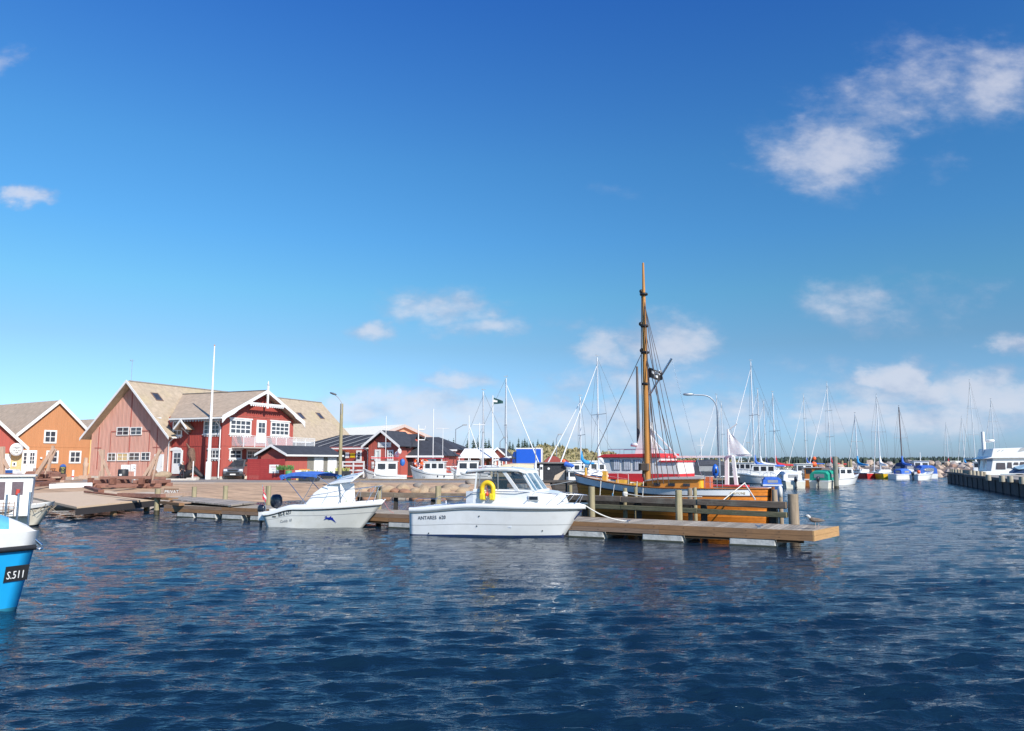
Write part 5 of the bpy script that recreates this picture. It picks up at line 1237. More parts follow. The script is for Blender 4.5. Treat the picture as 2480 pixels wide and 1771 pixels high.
# ---------- gull
def gull():
    p=pont(s_of(1971)-.02,.62,ZT); p=Vector((p.x,p.y,ZT)); 
    T=thing('gull','young grey-brown gull standing near the outer end of the pontoon','bird',p,R(4)); s=1.0
    prof=[(-.30,.0,.255,.012),(-.22,0,.262,.035),(-.12,0,.27,.062),(0,0,.275,.078),(.09,0,.29,.072),(.15,0,.33,.05),(.185,0,.375,.040),(.215,0,.40,.042),(.25,0,.402,.034),(.275,0,.398,.016)]
    prof=[(-x,y,z,r) for x,y,z,r in prof]   # faces left in the picture
    m=MB(); m.tube([(x,y,z) for x,y,z,r in prof],[r for *_,r in prof],12)
    k=len(m.v); b=m.build('body',[mat('gull_plumage',(.15,.115,.09),.9,var=.45,scale=28)],T)
    m=MB(); m.tube([(-.16,0,.345),(-.19,0,.378),(-.215,0,.402),(-.25,0,.405),(-.272,0,.40)],[.046,.044,.045,.037,.018],12); m.ball((-.24,-.034,.415),.008,1); m.build('head',[mat('gull_head',(.62,.60,.56),.9,var=.2,scale=30),BLACK],T)
    m=MB(); m.tube([(-.27,0,.398),(-.315,0,.392),(-.33,0,.38)],[.014,.010,.003],8); m.build('beak',[BLACK],T)
    for s_ in (-1,1):
        m=MB(); m.add([(-.10,s_*.07,.32),(.02,s_*.082,.315),(.16,s_*.05,.285),(.34,s_*.02,.25),(.20,s_*.055,.245),(.05,s_*.08,.24),(-.08,s_*.078,.26)],[(0,1,2,3,4,5,6)]); m.build('wing',[mat('gull_wing',(.16,.13,.11),.9,var=.5,scale=30)],T)
    m=MB(); m.add([(.22,-.03,.27),(.22,.03,.27),(.37,.045,.235),(.37,-.045,.235)],[(0,1,2,3)]); m.build('tail',[BLACK],T)
    m=MB(); m.tube([(0,-.03,.21),(-.01,-.03,.1),(0,-.03,.01)],.007,6); m.add([(0,-.03,.006),(-.06,-.055,.004),(-.065,-.03,.004),(-.06,-.005,.004)],[(0,1,2,3)]); m.build('leg',[mat('gull_leg',(.65,.48,.42),.6)],T)
    m=MB(); m.tube([(.13,.03,.22),(.12,.03,.1),(.13,.03,.01)],.007,6); m.add([(.13,.03,.006),(.07,.055,.004),(.065,.03,.004),(.07,.005,.004)],[(0,1,2,3)]); m.build('leg',[mat('gull_leg',(.65,.48,.42),.6)],T)
    T.scale=(1.0,1.0,1.0)
gull()
# ================================================================ THE VARNISHED SAILING BOAT
VARN=woodmat('varnished_planks',(.62,.20,.03),.25,1.6,axis=0,rough=.3,bump=.15,plank=.17,paxis=2)
VARND=woodmat('dark_varnish',(.34,.12,.03),.3,2,axis=0,rough=.35,bump=.15)
VARNO=woodmat('orange_varnish',(.62,.25,.05),.15,1.5,axis=0,rough=.35,bump=.1)
SPAR=woodmat('spar_wood',(.48,.22,.06),.3,1.5,axis=2,rough=.45,bump=.15)
HWHITE=mat('strake_white',(.78,.79,.80),.45,var=.06,scale=2,dirt=(.50,.52,.55,.5),dirts=1.2)
def sailboat_main():
    bow=Vector((xat(1393,35.6),35.6,0)); stn=Vector((xat(1866,31.0),31.0,0)); L=(bow-stn).length
    T=thing('wooden_sailboat','varnished double-ended wooden sailing boat with tall brown mast and white strake behind the old pier','sailboat'); place(T,stn,bow)
    m,sh,hf,pt=hull(L,2.9,1.50,1.50,1.98,rake=.45,draft=.6,pw=2.0,wl=.42,wlb=.12,double=True,mid=.45,bands=[(0,0),(.13,1),(.16,2),(.3,2),(.45,2),(.6,2),(.74,2),(.78,3),(1,3)],n=36)
    # aft end of the strake is bare wood
    for k,f in enumerate(m.f):
        c=sum((m.v[i] for i in f),Vector())/len(f)
        if m.m[k]==0 and c.x<.85: m.m[k]=2
    o=m.build('hull',[HWHITE,mat('strake_line',(.10,.05,.03),.5),VARN,mat('boot_paint',(.03,.06,.10),.6)],T); weld(o.data)
    rub(pt,0,.03,out=.01).build('cap_rail',[VARND],T)
    deck_mesh(pt,.04,.97,.05,.06).build('deck',[woodmat('teak_deck',(.40,.27,.15),.2,3,axis=0)],T)
    m=MB(); m.beam((-.06,0,1.58),(.04,0,-.2),.07,.3); m.build('rudder',[VARND],T)
    def sx(u): # local x on the near rail for an image column
        mt=Matrix.Translation(T.location)@Matrix.Rotation(T.rotation_euler.z,4,'Z'); i=mt.inverted(); o=i@Vector((0,0,CAMZ)); d=i.to_3x3()@ray(u,1170); k=(.9-o.y)/d.y; return o.x+k*d.x
    sy=1
    xa,xb=sx(1690),sx(1560)
    m=MB(); secs=[]
    for x,h,w in ((xa,.45,.80),(xb-.6,.40,.72),(xb,.32,.60)): secs.append((x,[(w,1.38),(w-.03,1.42+h)]))
    housing(m,secs); m.build('cabin_side',[VARNO],T)
    m=MB(); secs=[]
    for x,h,w in ((xa-.12,.45,.86),(xb-.6,.40,.78),(xb+.08,.32,.66)): secs.append((x,[(w,1.415+h),(w,1.445+h),(0,1.52+h)]))
    housing(m,secs); m.build('cabin_roof',[mat('canvas_roof',(.36,.33,.30),.85,var=.15)],T)
    m=MB(); 
    for f in (.22,.50,.78):
        x=xa+(xb-xa)*f
        for s in (-1,1): m.box(x-.14,x+.14,s*(.80-.08*f)-.03,s*(.80-.08*f)+.03,1.56,1.68,0)
    m.build('cabin_window',[DKGLASS],T)
    m=MB(); m.box(xa-.03,xa,-.74,.74,1.38,1.86); m.box(xa-.28,xa-.02,-.25,.25,1.3,1.95,1); m.build('companionway',[mat('bright_varnish',(.85,.50,.05),.35,var=.1),mat('hatch_red',(.55,.13,.05),.4)],T)
    m=MB(); m.box(sx(1500),sx(1478),-.3,.3,1.5,1.78); m.box(sx(1450),sx(1440),-.1,.1,1.6,2.15); m.box(sx(1545),sx(1515),-.45,.45,1.45,1.65); m.tube([(sx(1398),0,1.95),(sx(1398),0,2.3)],.07,8); pieces(m,'deck_fitting',[mat('fitting_yellow',(.80,.45,.06),.4)],T)
    # mast and rig
    xm=sx(1558)+.15; wp=T.matrix_basis@Vector((xm,0,0)); zt=zat(637,wp.y)
    mast=MB().tube([(xm,0,1.2),(xm,0,6.2),(xm,0,8.6),(xm,0,zt-1.4),(xm,0,zt)],[.145,.125,.10,.072,.045],12).build('mast',[SPAR],T)
    m=MB()
    for z in (zt-1.45,zt-2.9,zt-4.1,6.0): m.lathe([(.17,z-.05),(.19,z),(.17,z+.05)],10,0,(xm,0,0))
    m.ball((xm+.12,0,zt-1.3),.09); m.ball((xm+.15,.05,zt-2.8),.1); m.ball((xm+.14,0,zt-4.0),.11); m.build('mast_band',[BLACK],mast)
    m=MB(); m.tube([(xm+.1,.1,zt-4.1),(sx(1397),0,2.05)],.016,5)      # forestay
    m.tube([(xm+.08,.05,zt-1.5),(xm+.16,.05,zt-4.2),(xm+.17,.05,1.6)],.022,5)
    chain=[(xm-.6,.98),(xm-.85,1.0),(xm-1.1,1.02),(xm-.6,-.98),(xm-.9,-1.0),(xm-1.15,-1.02),(xm-1.35,1.05)]
    for i,(x,y) in enumerate(chain): m.tube([(xm,.0,zt-(1.5 if i%3==0 else 2.9 if i%3==1 else 4.1)),(x,y,1.65)],.016,5)
    for dx in (-1.6,-2.0): m.tube([(xm,0,zt-1.4-dx*-.2),(xm+dx,.5,1.7)],.012,5)
    for dx,zz in ((-.25,4.1),(-.4,2.9),(-.55,4.2)): m.tube([(xm,0,zt-zz),(xm+dx,.1,1.7)],.014,5)
    m.build('rigging',[mat('tarred_rigging',(.09,.065,.06),.8)],T)
    m=MB(); 
    for i in range(5): m.tube([(xm+.1+.02*i,.16+.03*math.cos(i),1.9),(xm+.14,.2,2.6-.08*i),(xm+.05,.18,1.7)],.03,6)
    m.box(xm-.12,xm+.3,.1,.3,2.2,2.5); m.build('coiled_rope',[mat('hemp',(.12,.09,.07),.95)],T)
    # pirate style black pennant, plain
    m=MB(); vs=[]; zf=zat(905,wp.y)
    for i in range(7):
        for j in range(5): vs.append((xm-.15-.10*i,.12*math.sin(i*.9),zf+.22-.11*j-.02*i+.04*math.sin(i*1.2)))
    m.add(vs,[(i*5+j,(i+1)*5+j,(i+1)*5+j+1,i*5+j+1) for i in range(6) for j in range(4)],0,True)
    for k in (9,14,20): m.m[k]=1
    m.beam((xm-.35,-.02,zf-.08),(xm-.7,.1,zf+.08),.05,.05,1); m.beam((xm-.35,-.02,zf+.1),(xm-.7,.1,zf-.1),.05,.05,1)
    m.build('flag',[BLACK,WPAINT],T)
    # stanchions and lifelines
    m=MB(); xs=[sx(u) for u in (1410,1440,1470,1500,1528)]
    pv=None
    for x in xs:
        t=x/L; y=hf(min(.97,t))*.92; z=sh(min(1,t)); m.tube([(x,y,z),(x,y,z+.45)],.013,5)
        if pv: m.tube([pv,(x,y,z+.45)],.008,4); m.tube([pv-Vector((0,0,.2)),(x,y,z+.25)],.006,4)
        pv=Vector((x,y,z+.45))
    m.build('guard_rail',[mat('pinkish_rail',(.7,.55,.5),.5)],T)
    m=MB(); xs=[sx(u) for u in (1705,1718,1735,1748)]
    for x in xs: m.tube([(x,.8,1.45),(x,.8,2.0)],.014,5)
    m.tube([(x,.8,2.0) for x in xs],.013,5); m.tube([(x,.8,1.75) for x in xs],.01,5); m.build('pushpit',[STEEL],T)
    # name in gold letters
    p=pt(.17,.07,1); q=pt(.11,.07,1)
    text('lettering','ANEMONE',.13,T,pt(.165,.105,1)+Vector((0,.015,0)),(q-p),(0,0,1),mat('gold_letter',(.42,.30,.08),.5),ext=.003)
    # fender (blue bell) and fender boards
    m=MB(); x=sx(1497); m.lathe([(.13,.0),(.10,.08),(.03,.2),(.02,.3)],10,0,(x,1.5,.95)); m.build('fender',[mat('fender_blue',(.03,.16,.30),.5)],T)
    m=MB(); m.tube([(x,1.45,1.2),(x,1.3,1.6)],.01,5); 
    for u in (1466,1553,1568): m.tube([(sx(u),1.5,.95),(sx(u),1.35,1.75)],.016,5)
    pieces(m,'fender_line',[ROPE],T)
    M_=Matrix.Translation(T.location)@Matrix.Rotation(T.rotation_euler.z,4,'Z')
    return T,M_,sx,L
SB,SBM,SBsx,SBL=sailboat_main()
rope('mooring_rope','white rope slanting from the stern bitt of the yellow sailboat down to the pier',[SBM@Vector((SBsx(1806),1.0,1.75)),at(1752,1211,29.9)],.02)
rope('mooring_rope','white rope crossing the yellow stern planks near the pier head',[SBM@Vector((SBsx(1806),1.0,1.7)),at(1829,1210,28.9)],.03)
rope('mooring_rope','long pale rope from the brown bow towards the left piles',[SBM@Vector((SBL-.2,.1,1.75)),at(1275,1182,37.5)],.018,sag=.05)
rope('mooring_rope','white rope lying along the top of the old pier beam',[at(1514,1196,31.3),at(1560,1203,30.6),at(1700,1203.5,29.2)],.02)
# ================================================================ RED AND WHITE FISHING BOAT BEHIND IT
def trawler():
    bow=Vector((xat(1389,41.8),41.8,0)); stn=Vector((xat(1850,36.4),36.4,0)); L=(bow-stn).length
    T=thing('fishing_boat','fishing boat with white wheelhouse, red roof, red bulwark and a white stern gantry','fishing boat'); place(T,stn,bow)
    m,sh,hf,pt=hull(L,3.4,1.35,1.30,2.05,rake=.7,draft=.7,tr=.75,pw=2.3,wl=.85,wlb=.3,mid=.4,bands=[(0,1),(.10,0),(.16,0),(.20,2),(.5,2),(.75,2),(1,2)],n=28)
    o=m.build('hull',[RED,WPAINT,woodmat('brown_hull',(.16,.08,.05),.3,2,axis=0)],T); weld(o.data)
    deck_mesh(pt,0,.97,.06,.12).build('deck',[RED],T)
    M_=Matrix.Translation(T.location)@Matrix.Rotation(T.rotation_euler.z,4,'Z'); I=M_.inverted()
    def sx(u,y=1.2):
        o=I@Vector((0,0,CAMZ)); d=I.to_3x3()@ray(u,1150); k=(y-o.y)/d.y; return o.x+k*d.x
    xf,xb,xs=sx(1478),sx(1642),sx(1598); zb=1.25; zw=2.78
    m=MB(); w=1.2
    m.prism([(xb,zb),(xf+.05,zb),(xf+.12,1.98),(xb,1.98)],(0,-w-.01,0),(1,0,0),(0,0,1),(0,1,0),2*w+.02,1)
    m.prism([(xb,1.98),(xf+.12,1.98),(xf+.42,zw),(xs,zw),(xs,2.55),(xb,2.55)],(0,-w,0),(1,0,0),(0,0,1),(0,1,0),2*w,0)
    m.build('wheelhouse',[WPAINT,RED],T)
    m=MB(); m.prism([(xs-.1,zw),(xf+.75,zw),(xf+.30,zw+.16),(xs-.1,zw+.2)],(0,-w-.15,0),(1,0,0),(0,0,1),(0,1,0),2*w+.3); m.box(xb-.05,xs,-w-.1,w+.1,2.55,2.63); m.build('roof',[RED],T,bevel=.02)
    g=MB()
    for ua,ub in ((1484,1503),(1508,1529),(1535,1553)):
        a,b=sx(ua,w),sx(ub,w); z0=2.14; k=.16*(1 if ua==1484 else 0)
        g.prism([(b+.02,z0),(a,z0),(a+k,z0+.54),(b+.02,z0+.54)],(0,w+.004,0),(1,0,0),(0,0,1),(0,1,0),.02,0)
        for q in (.3,.55,.8): x=a+(b-a)*q; g.box(x-.04,x+.04,w+.024,w+.03,z0+.03,z0+.52,1)
    g.build('window',[mat('window_grey',(.20,.23,.26),.2),mat('curtain_white',(.60,.62,.66),.8)],T)
    m=MB(); m.box(xs+.3,xf-.2,-.9,.9,zw+.42,zw+.45); 
    for x in (xs+.35,xs+1.2,xf-.25):
        for y in (-.9,.9): m.tube([(x,y,zw+.15),(x,y,zw+.45)],.015,5)
    m.v=[p for p in m.v]; m.build('roof_rail',[STEEL],T) if False else None
    m=MB()
    for y in (-1,1):
        m.tube([(xs+.2,y,zw+.42),(xf+.2,y,zw+.42)],.014,5)
        for k in range(5): x=xs+.2+(xf-xs)*k/4; m.tube([(x,y,zw+.15),(x,y,zw+.42)],.012,5)
    m.build('roof_rail',[STEEL],T)
    # mast pyramid with radar
    xm=sx(1572,0); m=MB()
    m.prism([(xm-.45,zw+.15),(xm+.65,zw+.15),(xm+.15,4.6),(xm-.1,4.6)],(0,-.3,0),(1,0,0),(0,0,1),(0,1,0),.06,0); m.prism([(xm-.45,zw+.15),(xm+.65,zw+.15),(xm+.15,4.6),(xm-.1,4.6)],(0,.25,0),(1,0,0),(0,0,1),(0,1,0),.06,0)
    m.tube([(xm,0,zw),(xm,0,zat(885,40))],[.07,.04],8,0); m.build('mast',[WPAINT],T)
    m=MB(); m.lathe([(.01,0),(.34,.02),(.36,.1),(.3,.2),(.01,.22)],14,0,(sx(1545,0),0,zat(1083,40.5))); m.box(sx(1545,0)-.05,sx(1545,0)+.05,-.05,.05,zw+.1,zat(1083,40.5)); m.build('radar',[WPAINT],T)
    xg=sx(1548,0); m=MB(); m.tube([(xg,0,zw),(xg,0,zat(892,40.5))],[.11,.06],8); m.build('derrick_post',[mat('weathered_spar',(.13,.11,.10),.8)],T)
    m=MB(); m.tube([(xm-.1,0,zat(960,40)),(sx(1634,0),0,zat(872,39.3))],.055,6); m.tube([(sx(1634,0),0,zat(872,39.3)),(sx(1700,0),.0,1.8)],.01,4); m.tube([(sx(1634,0),0,zat(872,39.3)),(sx(1560,0),.0,zat(700,39.6)-.0)],.006,4) if False else None; m.build('derrick_boom',[STEEL],T)
    m=MB(); xg2=sx(1608,0)
    m.beam((xm,-.2,zw+1.6),(sx(1640,0),-.2,zw),.06,.06); m.beam((xm,.2,zw+1.3),(sx(1625,0),.2,zw),.06,.06); m.build('mast_stay',[WPAINT],T)
    # stern gantry, mizzen post and steadying sail
    y=-.9; za=2.82; m=MB()
    x1,x2,x3=sx(1640,y),sx(1762,y),sx(1822,y)
    m.beam((x1,y,za),(x2,y,za),.1,.1); m.beam((x2,y,za),(x2+.05,y,1.2),.17,.17); m.beam((sx(1777,.3),.3,za),(sx(1784,.3),.3,1.2),.15,.15); m.beam((x2,y,za),(sx(1777,.3),.3,za),.1,.1)
    m.tube([(x2-.1,y,za),(x2-.1,y,zat(1037,37))],.05,8); m.beam((x2-.1,y,za+.06),(x3,y,za+.06),.09,.09); m.beam((x2-.1,y,zat(1040,37)),(sx(1790,y),y,zat(1024,37)),.05,.05)
    m.build('gantry',[WPAINT],T)
    ztop=zat(1042,37); m=MB(); n=9; vs=[]
    for i in range(n):
        f=i/(n-1)
        for j in range(n):
            g_=j/(n-1); x=(x2-.14)+((x3+.05)-(x2-.14))*g_*(f); z=ztop+(za+.12-ztop)*f - .0; vs.append((x,y+.10*math.sin(PI*g_)*f+.03*math.sin(6*g_+3*f),z))
    m.add(vs,[(i*n+j,(i+1)*n+j,(i+1)*n+j+1,i*n+j+1) for i in range(n-1) for j in range(n-1)],0,True); m.build('steadying_sail',[mat('sail_white',(.80,.79,.77),.8,var=.04,bump=.6,bscale=2)],T)
    m=MB(); m.box(sx(1800),sx(1712),.2,1.3,1.2,1.48); m.build('red_tarpaulin',[RED],T)
    for s in (-1,1): pass
    return T,M_,sx
TR,TRM,TRsx=trawler()

# ================================================================ GENERIC BOATS OF THE MARINA
def lit(name,c,**k): return mat(name,c,**k)
HULLC={'white':WHITE,'red':mat('hull_red',(.55,.03,.03),.35,var=.1),'yellow':mat('hull_yellow',(.80,.48,.02),.35,var=.06),'grey':mat('hull_grey',(.38,.38,.37),.4),'cream':CREAM,
 'blue':mat('hull_blue',(.03,.10,.30),.35),'black':BLACK,'brown':VARND,'white2':WPAINT}
CANV={'blue':BLUE,'navy':NAVY,'green':mat('green_canvas',(.01,.30,.20),.75,var=.12,bump=.4,bscale=5),'white':mat('white_canvas',(.74,.74,.74),.8,var=.06,bump=.5,bscale=4),'black':mat('black_canvas',(.03,.035,.05),.7,var=.3),
 'red':mat('red_canvas',(.50,.02,.03),.8),'skyblue':mat('sky_canvas',(.02,.28,.60),.7),'grey':mat('grey_canvas',(.40,.41,.42),.8),'tan':mat('tan_canvas',(.62,.52,.34),.8)}
def spot(u,v): p=gnd(u,v,0); return Vector((p.x,p.y,0))
def gen_sail(name,label,u,v,yaw,L,hc,vtop,cover=None,furl=True,spread=1,deckm=None,um=None,grp='sailing boats in the marina',boom=True,mastm=None,zb=1.0,stripe=None,lift=0.0):
    """u,v: image column and waterline row of the hull middle; um: column of the mast"""
    c=spot(u,v); a=R(yaw); d=Vector((math.cos(a),math.sin(a),0)); T=thing(name,label,'sailboat',c-d*L/2+Vector((0,0,lift)),a,grp)
    m,sh,hf,pt=hull(L,L*.33,.85*zb,.85*zb,1.1*zb,rake=.8,draft=.4,tr=.7,pw=2.2,wl=.85,wlb=.35,bands=[(0,1),(.08,0),(.5,0),(.68,1),(.72,2),(1,2)],n=14)
    o=m.build('hull',[HULLC[hc],WHITE,HULLC['blue' if hc=='white' else 'white2']],T); weld(o.data)
    deck_mesh(pt,0,1,.03,-.01,crown=.08).build('deck',[WHITE],T)
    m=MB(); housing(m,[(L*.28,[(L*.11,.8*zb),(L*.10,1.35*zb)]),(L*.5,[(L*.11,.8*zb),(L*.09,1.32*zb)]),(L*.68,[(L*.06,.8*zb),(L*.05,1.05*zb)])]); ca=m.build('cabin_trunk',[WHITE],T)
    m=MB()
    for s in (-1,1): m.beam((L*.32,s*L*.109,1.15*zb),(L*.55,s*L*.099,1.13*zb),.02,.16)
    m.build('window',[DKGLASS],ca)
    xm=L*.55; mp=T.matrix_basis@Vector((xm,0,0)); zt=zat(vtop,mp.y)-lift
    mast=MB().tube([(xm,0,1.2*zb),(xm,0,zt)],[.10,.075],8).build('mast',[mastm or ALU],T)
    m=MB()
    for k in range(spread):
        z=1.0+(zt-1)*(.52 if spread==1 else (.38,.68)[k]); m.tube([(xm-.1,-L*.13,z),(xm,0,z-.02),(xm-.1,L*.13,z)],.03,5)
    m.tube([(xm,0,zt),(xm+.12,0,zt+.35)],.012,4); m.beam((xm-.25,0,zt+.2),(xm+.2,0,zt+.2),.03,.05); m.build('spreader',[GREY],mast)
    m=MB()
    for s in (-1,1):
        z=1.0+(zt-1)*.52; m.tube([(xm,0,zt-.1),(xm-.1,s*L*.13,z),(xm-.15,s*L*.15,.9*zb)],.012,4); m.tube([(xm,0,zt*.6),(xm+.5,s*L*.13,.9*zb)],.01,4)
    m.tube([(xm,0,zt),(.1,0,1.0)],.012,4)
    if not furl: m.tube([(xm,0,zt*.95),(L-.1,0,1.1*zb)],.012,4)
    m.build('rigging',[WIRE],T)
    if furl: MB().tube([(xm+.08,0,zt*.93),(L-.15,0,1.2*zb)],[.035,.075],6).build('furled_jib',[CANV['white']],T)
    if boom:
        m=MB(); m.tube([(xm,0,1.9*zb),(L*.12,0,1.95*zb)],.05,6); m.build('boom',[ALU],T)
    if cover:
        m=MB(); zz=1.9*zb; m.tube([(xm-.05,0,zz+1.5),(xm-.12,0,zz+.6),(xm-.5,0,zz+.28),(xm-1.6,0,zz+.16),(L*.14,0,zz+.1)],[.08,.2,.24,.17,.1],8); m.build('sail_cover',[CANV[cover]],T)
    m=MB()
    for s in (-1,1):
        m.tube([(.1,s*L*.1,.85*zb),(.1,s*L*.1,1.5*zb),(L*.25,s*L*.16,1.45*zb),(L*.6,s*L*.15,1.45*zb),(L*.97,s*.05,1.7*zb)],.014,4)
        for x in (L*.25,L*.45,L*.65,L*.8): m.tube([(x,s*hf(x/L)*.95,.8*zb),(x,s*hf(x/L)*.93,1.45*zb)],.012,4)
    m.build('guard_rail',[STEEL],T)
    return T
def gen_power(name,label,u,v,yaw,L,hc,cabin=None,canopy=None,ob=False,B=None,grp='motorboats in the marina',mast=None,zs=.75,cat='motorboat',rub_=True,fish=False,wh=None,lift=0.0,winm=None):
    c=spot(u,v); a=R(yaw); d=Vector((math.cos(a),math.sin(a),0)); B=B or L*.37
    T=thing(name,label,cat,c-d*L/2+Vector((0,0,lift)),a,grp)
    m,sh,hf,pt=hull(L,B,zs,zs*1.05,zs*1.55,rake=.9,draft=.3,tr=.88,pw=2.3,wl=.88,wlb=.4,bands=[(0,1),(.1,0),(.3,0),(.5,0),(.70,0),(.74,2),(1,2)],n=14)
    o=m.build('hull',[HULLC[hc],WHITE,HULLC['black']],T); weld(o.data)
    deck_mesh(pt,.0,1,.04,.02,crown=.06).build('deck',[WHITE],T)
    if rub_: rub(pt,.12,.025,n=14).build('rub_rail',[BLACK],T)
    if cabin:
        x0,x1,h,cm,nw=cabin; w=B*.38; z0=zs*.9; m=MB()
        m.prism([(x0*L,z0),(x1*L+.35,z0),(x1*L+.25,z0+h*.45),(x1*L,z0+h),(x0*L,z0+h)],(0,-w,0),(1,0,0),(0,0,1),(0,1,0),2*w); cb=m.build('cabin',[cm],T,bevel=.04)
        m=MB(); m.box(x0*L-.15,x1*L+.12,-w-.08,w+.08,z0+h,z0+h+.07); m.build('cabin_roof',[cm if cm is not VARND else GREY],T,bevel=.02)
        m=MB(); W_=(x1-x0)*L
        for s in (-1,1):
            for k in range(nw):
                xa=x0*L+W_*(k+.14)/nw; xb=x0*L+W_*(k+.86)/nw; m.box(xa,xb,s*w-.012,s*w+.012,z0+h*.5,z0+h*.87)
        for k in (-1,1): m.box(x0*L-.012,x0*L+.01,k*w*.5-w*.35,k*w*.5+w*.35,z0+h*.5,z0+h*.87)
        m.prism([(0,0),(.02,0),(.02+(-.23),h*.42),(-.23,h*.42)],(x1*L+.255,-w*.85,z0+h*.48),(1,0,0),(0,0,1),(0,1,0),w*1.7)
        m.build('window',[winm or DKGLASS],cb)
    if canopy:
        x0,x1,h,cn=canopy[:4]; w=B*.42; z0=zs*.95; m=MB(); secs=[]
        for k in range(5):
            f=k/4; x=(x0+(x1-x0)*f)*L; hh=h*(.8+.2*math.sin(PI*f)) if k<4 else h*.62; secs.append((x,[(w,z0),(w*.97,z0+hh*.7),(w*.75,z0+hh*.95),(0,z0+hh)]))
        housing(m,secs); o=m.build('canopy',[CANV[cn]],T,bevel=.03)
        m=MB()
        m.box(x0*L-.02,x0*L,-w*.6,w*.5,z0+h*.28,z0+h*.62)
        for s in (-1,1): m.box((x0*.7+x1*.3)*L,(x0*.25+x1*.75)*L,s*w*.985-.015,s*w*.985+.015,z0+h*.3,z0+h*.6)
        m.build('clear_window',[mat('clear_vinyl',(.30,.30,.30),.25)],o)
    if ob: outboard(T,-.15,0,zs*.7,1.0)
    if mast:
        m=MB(); hz=mast; m.tube([(L*.5,0,zs),(L*.5,0,zs+hz)],.05,6); m.tube([(L*.5-.4,0,zs+hz*.8),(L*.5+.4,0,zs+hz*.8)],.03,5); m.build('mast',[WPAINT],T)
    m=MB()
    for s in (-1,1):
        pts=[]
        for x in (.5,.65,.8,.95): pts.append((x*L,s*hf(x)*.85+(0 if x<.95 else 0),sh(x)+.5)); m.tube([(x*L,s*hf(x)*.88,sh(x)-.02),pts[-1]],.014,4)
        m.tube(pts,.016,4)
    m.build('bow_rail',[STEEL],T)
    if wh:
        mwh=MB()
        for (x,y,z,r_,ci) in wh: mwh.ball((x*L,y,z),r_,ci)
        mwh.build('fender',[WPAINT,mat('buoy_orange',(.85,.13,.03),.5)],T)
    return T,pt
W_=WPAINT
def shrink(t,u,v,L,yaw,k,kz=.95):
    c=spot(u,v); a=R(yaw); t.scale=(k,k*1.15,kz); t.location=c-Vector((math.cos(a),math.sin(a),0))*L*k/2
# --- near side of the marina, right of the wooden boat
gen_power('motorboat','white dinghy-like motorboat with grey cover and black outboard, left of the green canopy boat',1912,1181,82,5.6,'cream',canopy=(.2,.8,.95,'white'),ob=True)
gen_power('motorboat','white cabin boat with blue edged roof behind the grey covered motorboat',1943,1168,78,6.5,'white2',cabin=(.15,.55,1.55,W_,2))
gen_power('motorboat','brown varnished cabin boat left of the green canopy boat',1966,1176,74,6.2,'brown',cabin=(.12,.62,1.2,VARND,3),ob=True)
gen_power('motorboat','motorboat with bright green canopy and outboard beside the tall pile',2004,1181,52,5.6,'cream',canopy=(.02,.62,1.05,'green'),ob=True)
gen_power('motorboat','white fishing cabin boat just right of the tall pile',2046,1174,25,4.6,'white',cabin=(.2,.62,1.15,W_,2))
pile(2026,1183,1106,0,11,'tall grey pile in front of the green canopy boat',matn=woodmat('grey_pile',(.26,.25,.20),.3,2,axis=2,dirt=(.12,.14,.10)))
for u,vb,vt,lab in ((2062,1160,1113,'tall thin pile right of the white fishing cabin boat'),(2056,1158,1118,'second thin pile beside the white fishing cabin boat'),(2041,1152,1116,'thin pile against the breakwater left of the red sailboat'),(2003,1150,1122,'short pile behind the green canopy boat'),(1906,1150,1117,'thin pile above the grey covered motorboat'),(1917,1150,1124,'short pile beside another above the grey covered motorboat')):
    pile(u,vb,vt,0,6.5,lab)
gen_power('motorboat','white tall motorboat with rows of windows behind the fishing boat gantry',1797,1163,150,7.2,'white',cabin=(.2,.7,1.5,W_,5),zs=.95,mast=2.2,wh=((.2,-1.3,1.3,.28,0),))
gen_power('motorboat','small wooden topped boat far behind the gantry of the fishing boat',1802,1136,10,8,'white2',cabin=(.3,.6,1.3,mat('rust_cabin',(.24,.08,.05),.8),2),grp='motorboats in the marina')
gen_power('motorboat','white motorboat with framed windscreen right of the white sail',1845,1172,160,7.5,'white',cabin=(.3,.62,1.35,W_,3),zs=.9)
gen_power('motorboat','work boat with dark canopy, plants and a blue kayak between the masts',1700,1172,178,8.0,'black',canopy=(.1,.72,1.95,'black'),zs=.9,mast=4.4)
gen_power('motorboat','blue and white boat end seen beside the pier head',1868,1196,75,4.5,'blue',canopy=(.1,.5,.6,'blue'),zs=.8)
# --- sailing boats (u,v waterline, mast top row)
gen_sail('sailing_boat','white sailing yacht with bright blue sail cover right of the small white sail',1838,1168,187,9.5,'white',876,'blue',um=1820)
gen_sail('sailing_boat','white yacht with tall mast and white cover just right of the blue covered one',1850,1158,165,8.5,'white',944,'white',spread=2)
gen_sail('sailing_boat','white yacht with dark blue cover behind the two tallest masts',1862,1152,170,8,'white',972,'navy')
gen_sail('sailing_boat','white yacht with red sail cover beside a reddish pile',1886,1162,200,9,'white',952,'red',furl=False)
gen_sail('sailing_boat','white yacht with blue cover near the orange buoy',1960,1147,175,9,'white',957,'blue',spread=2)
gen_sail('sailing_boat','white yacht with red furled cover behind the tall grey pile',2020,1152,188,10,'white',928,'red',spread=2)
gen_sail('sailing_boat','small sailing boat with red hull and blue cockpit cover by the breakwater',2082,1158,95,7.2,'red',1003,'skyblue',spread=1)
gen_sail('sailing_boat','sailing boat with yellow hull moored by the stone breakwater',2136,1159,80,8.0,'yellow',958,'white',spread=1)
gen_sail('sailing_boat','sailing boat with dark brown mast and grey hull beside the blue tarpaulin boat',2190,1158,85,7.8,'grey',986,'blue',furl=False,mastm=mat('dark_mast',(.12,.09,.09),.6))
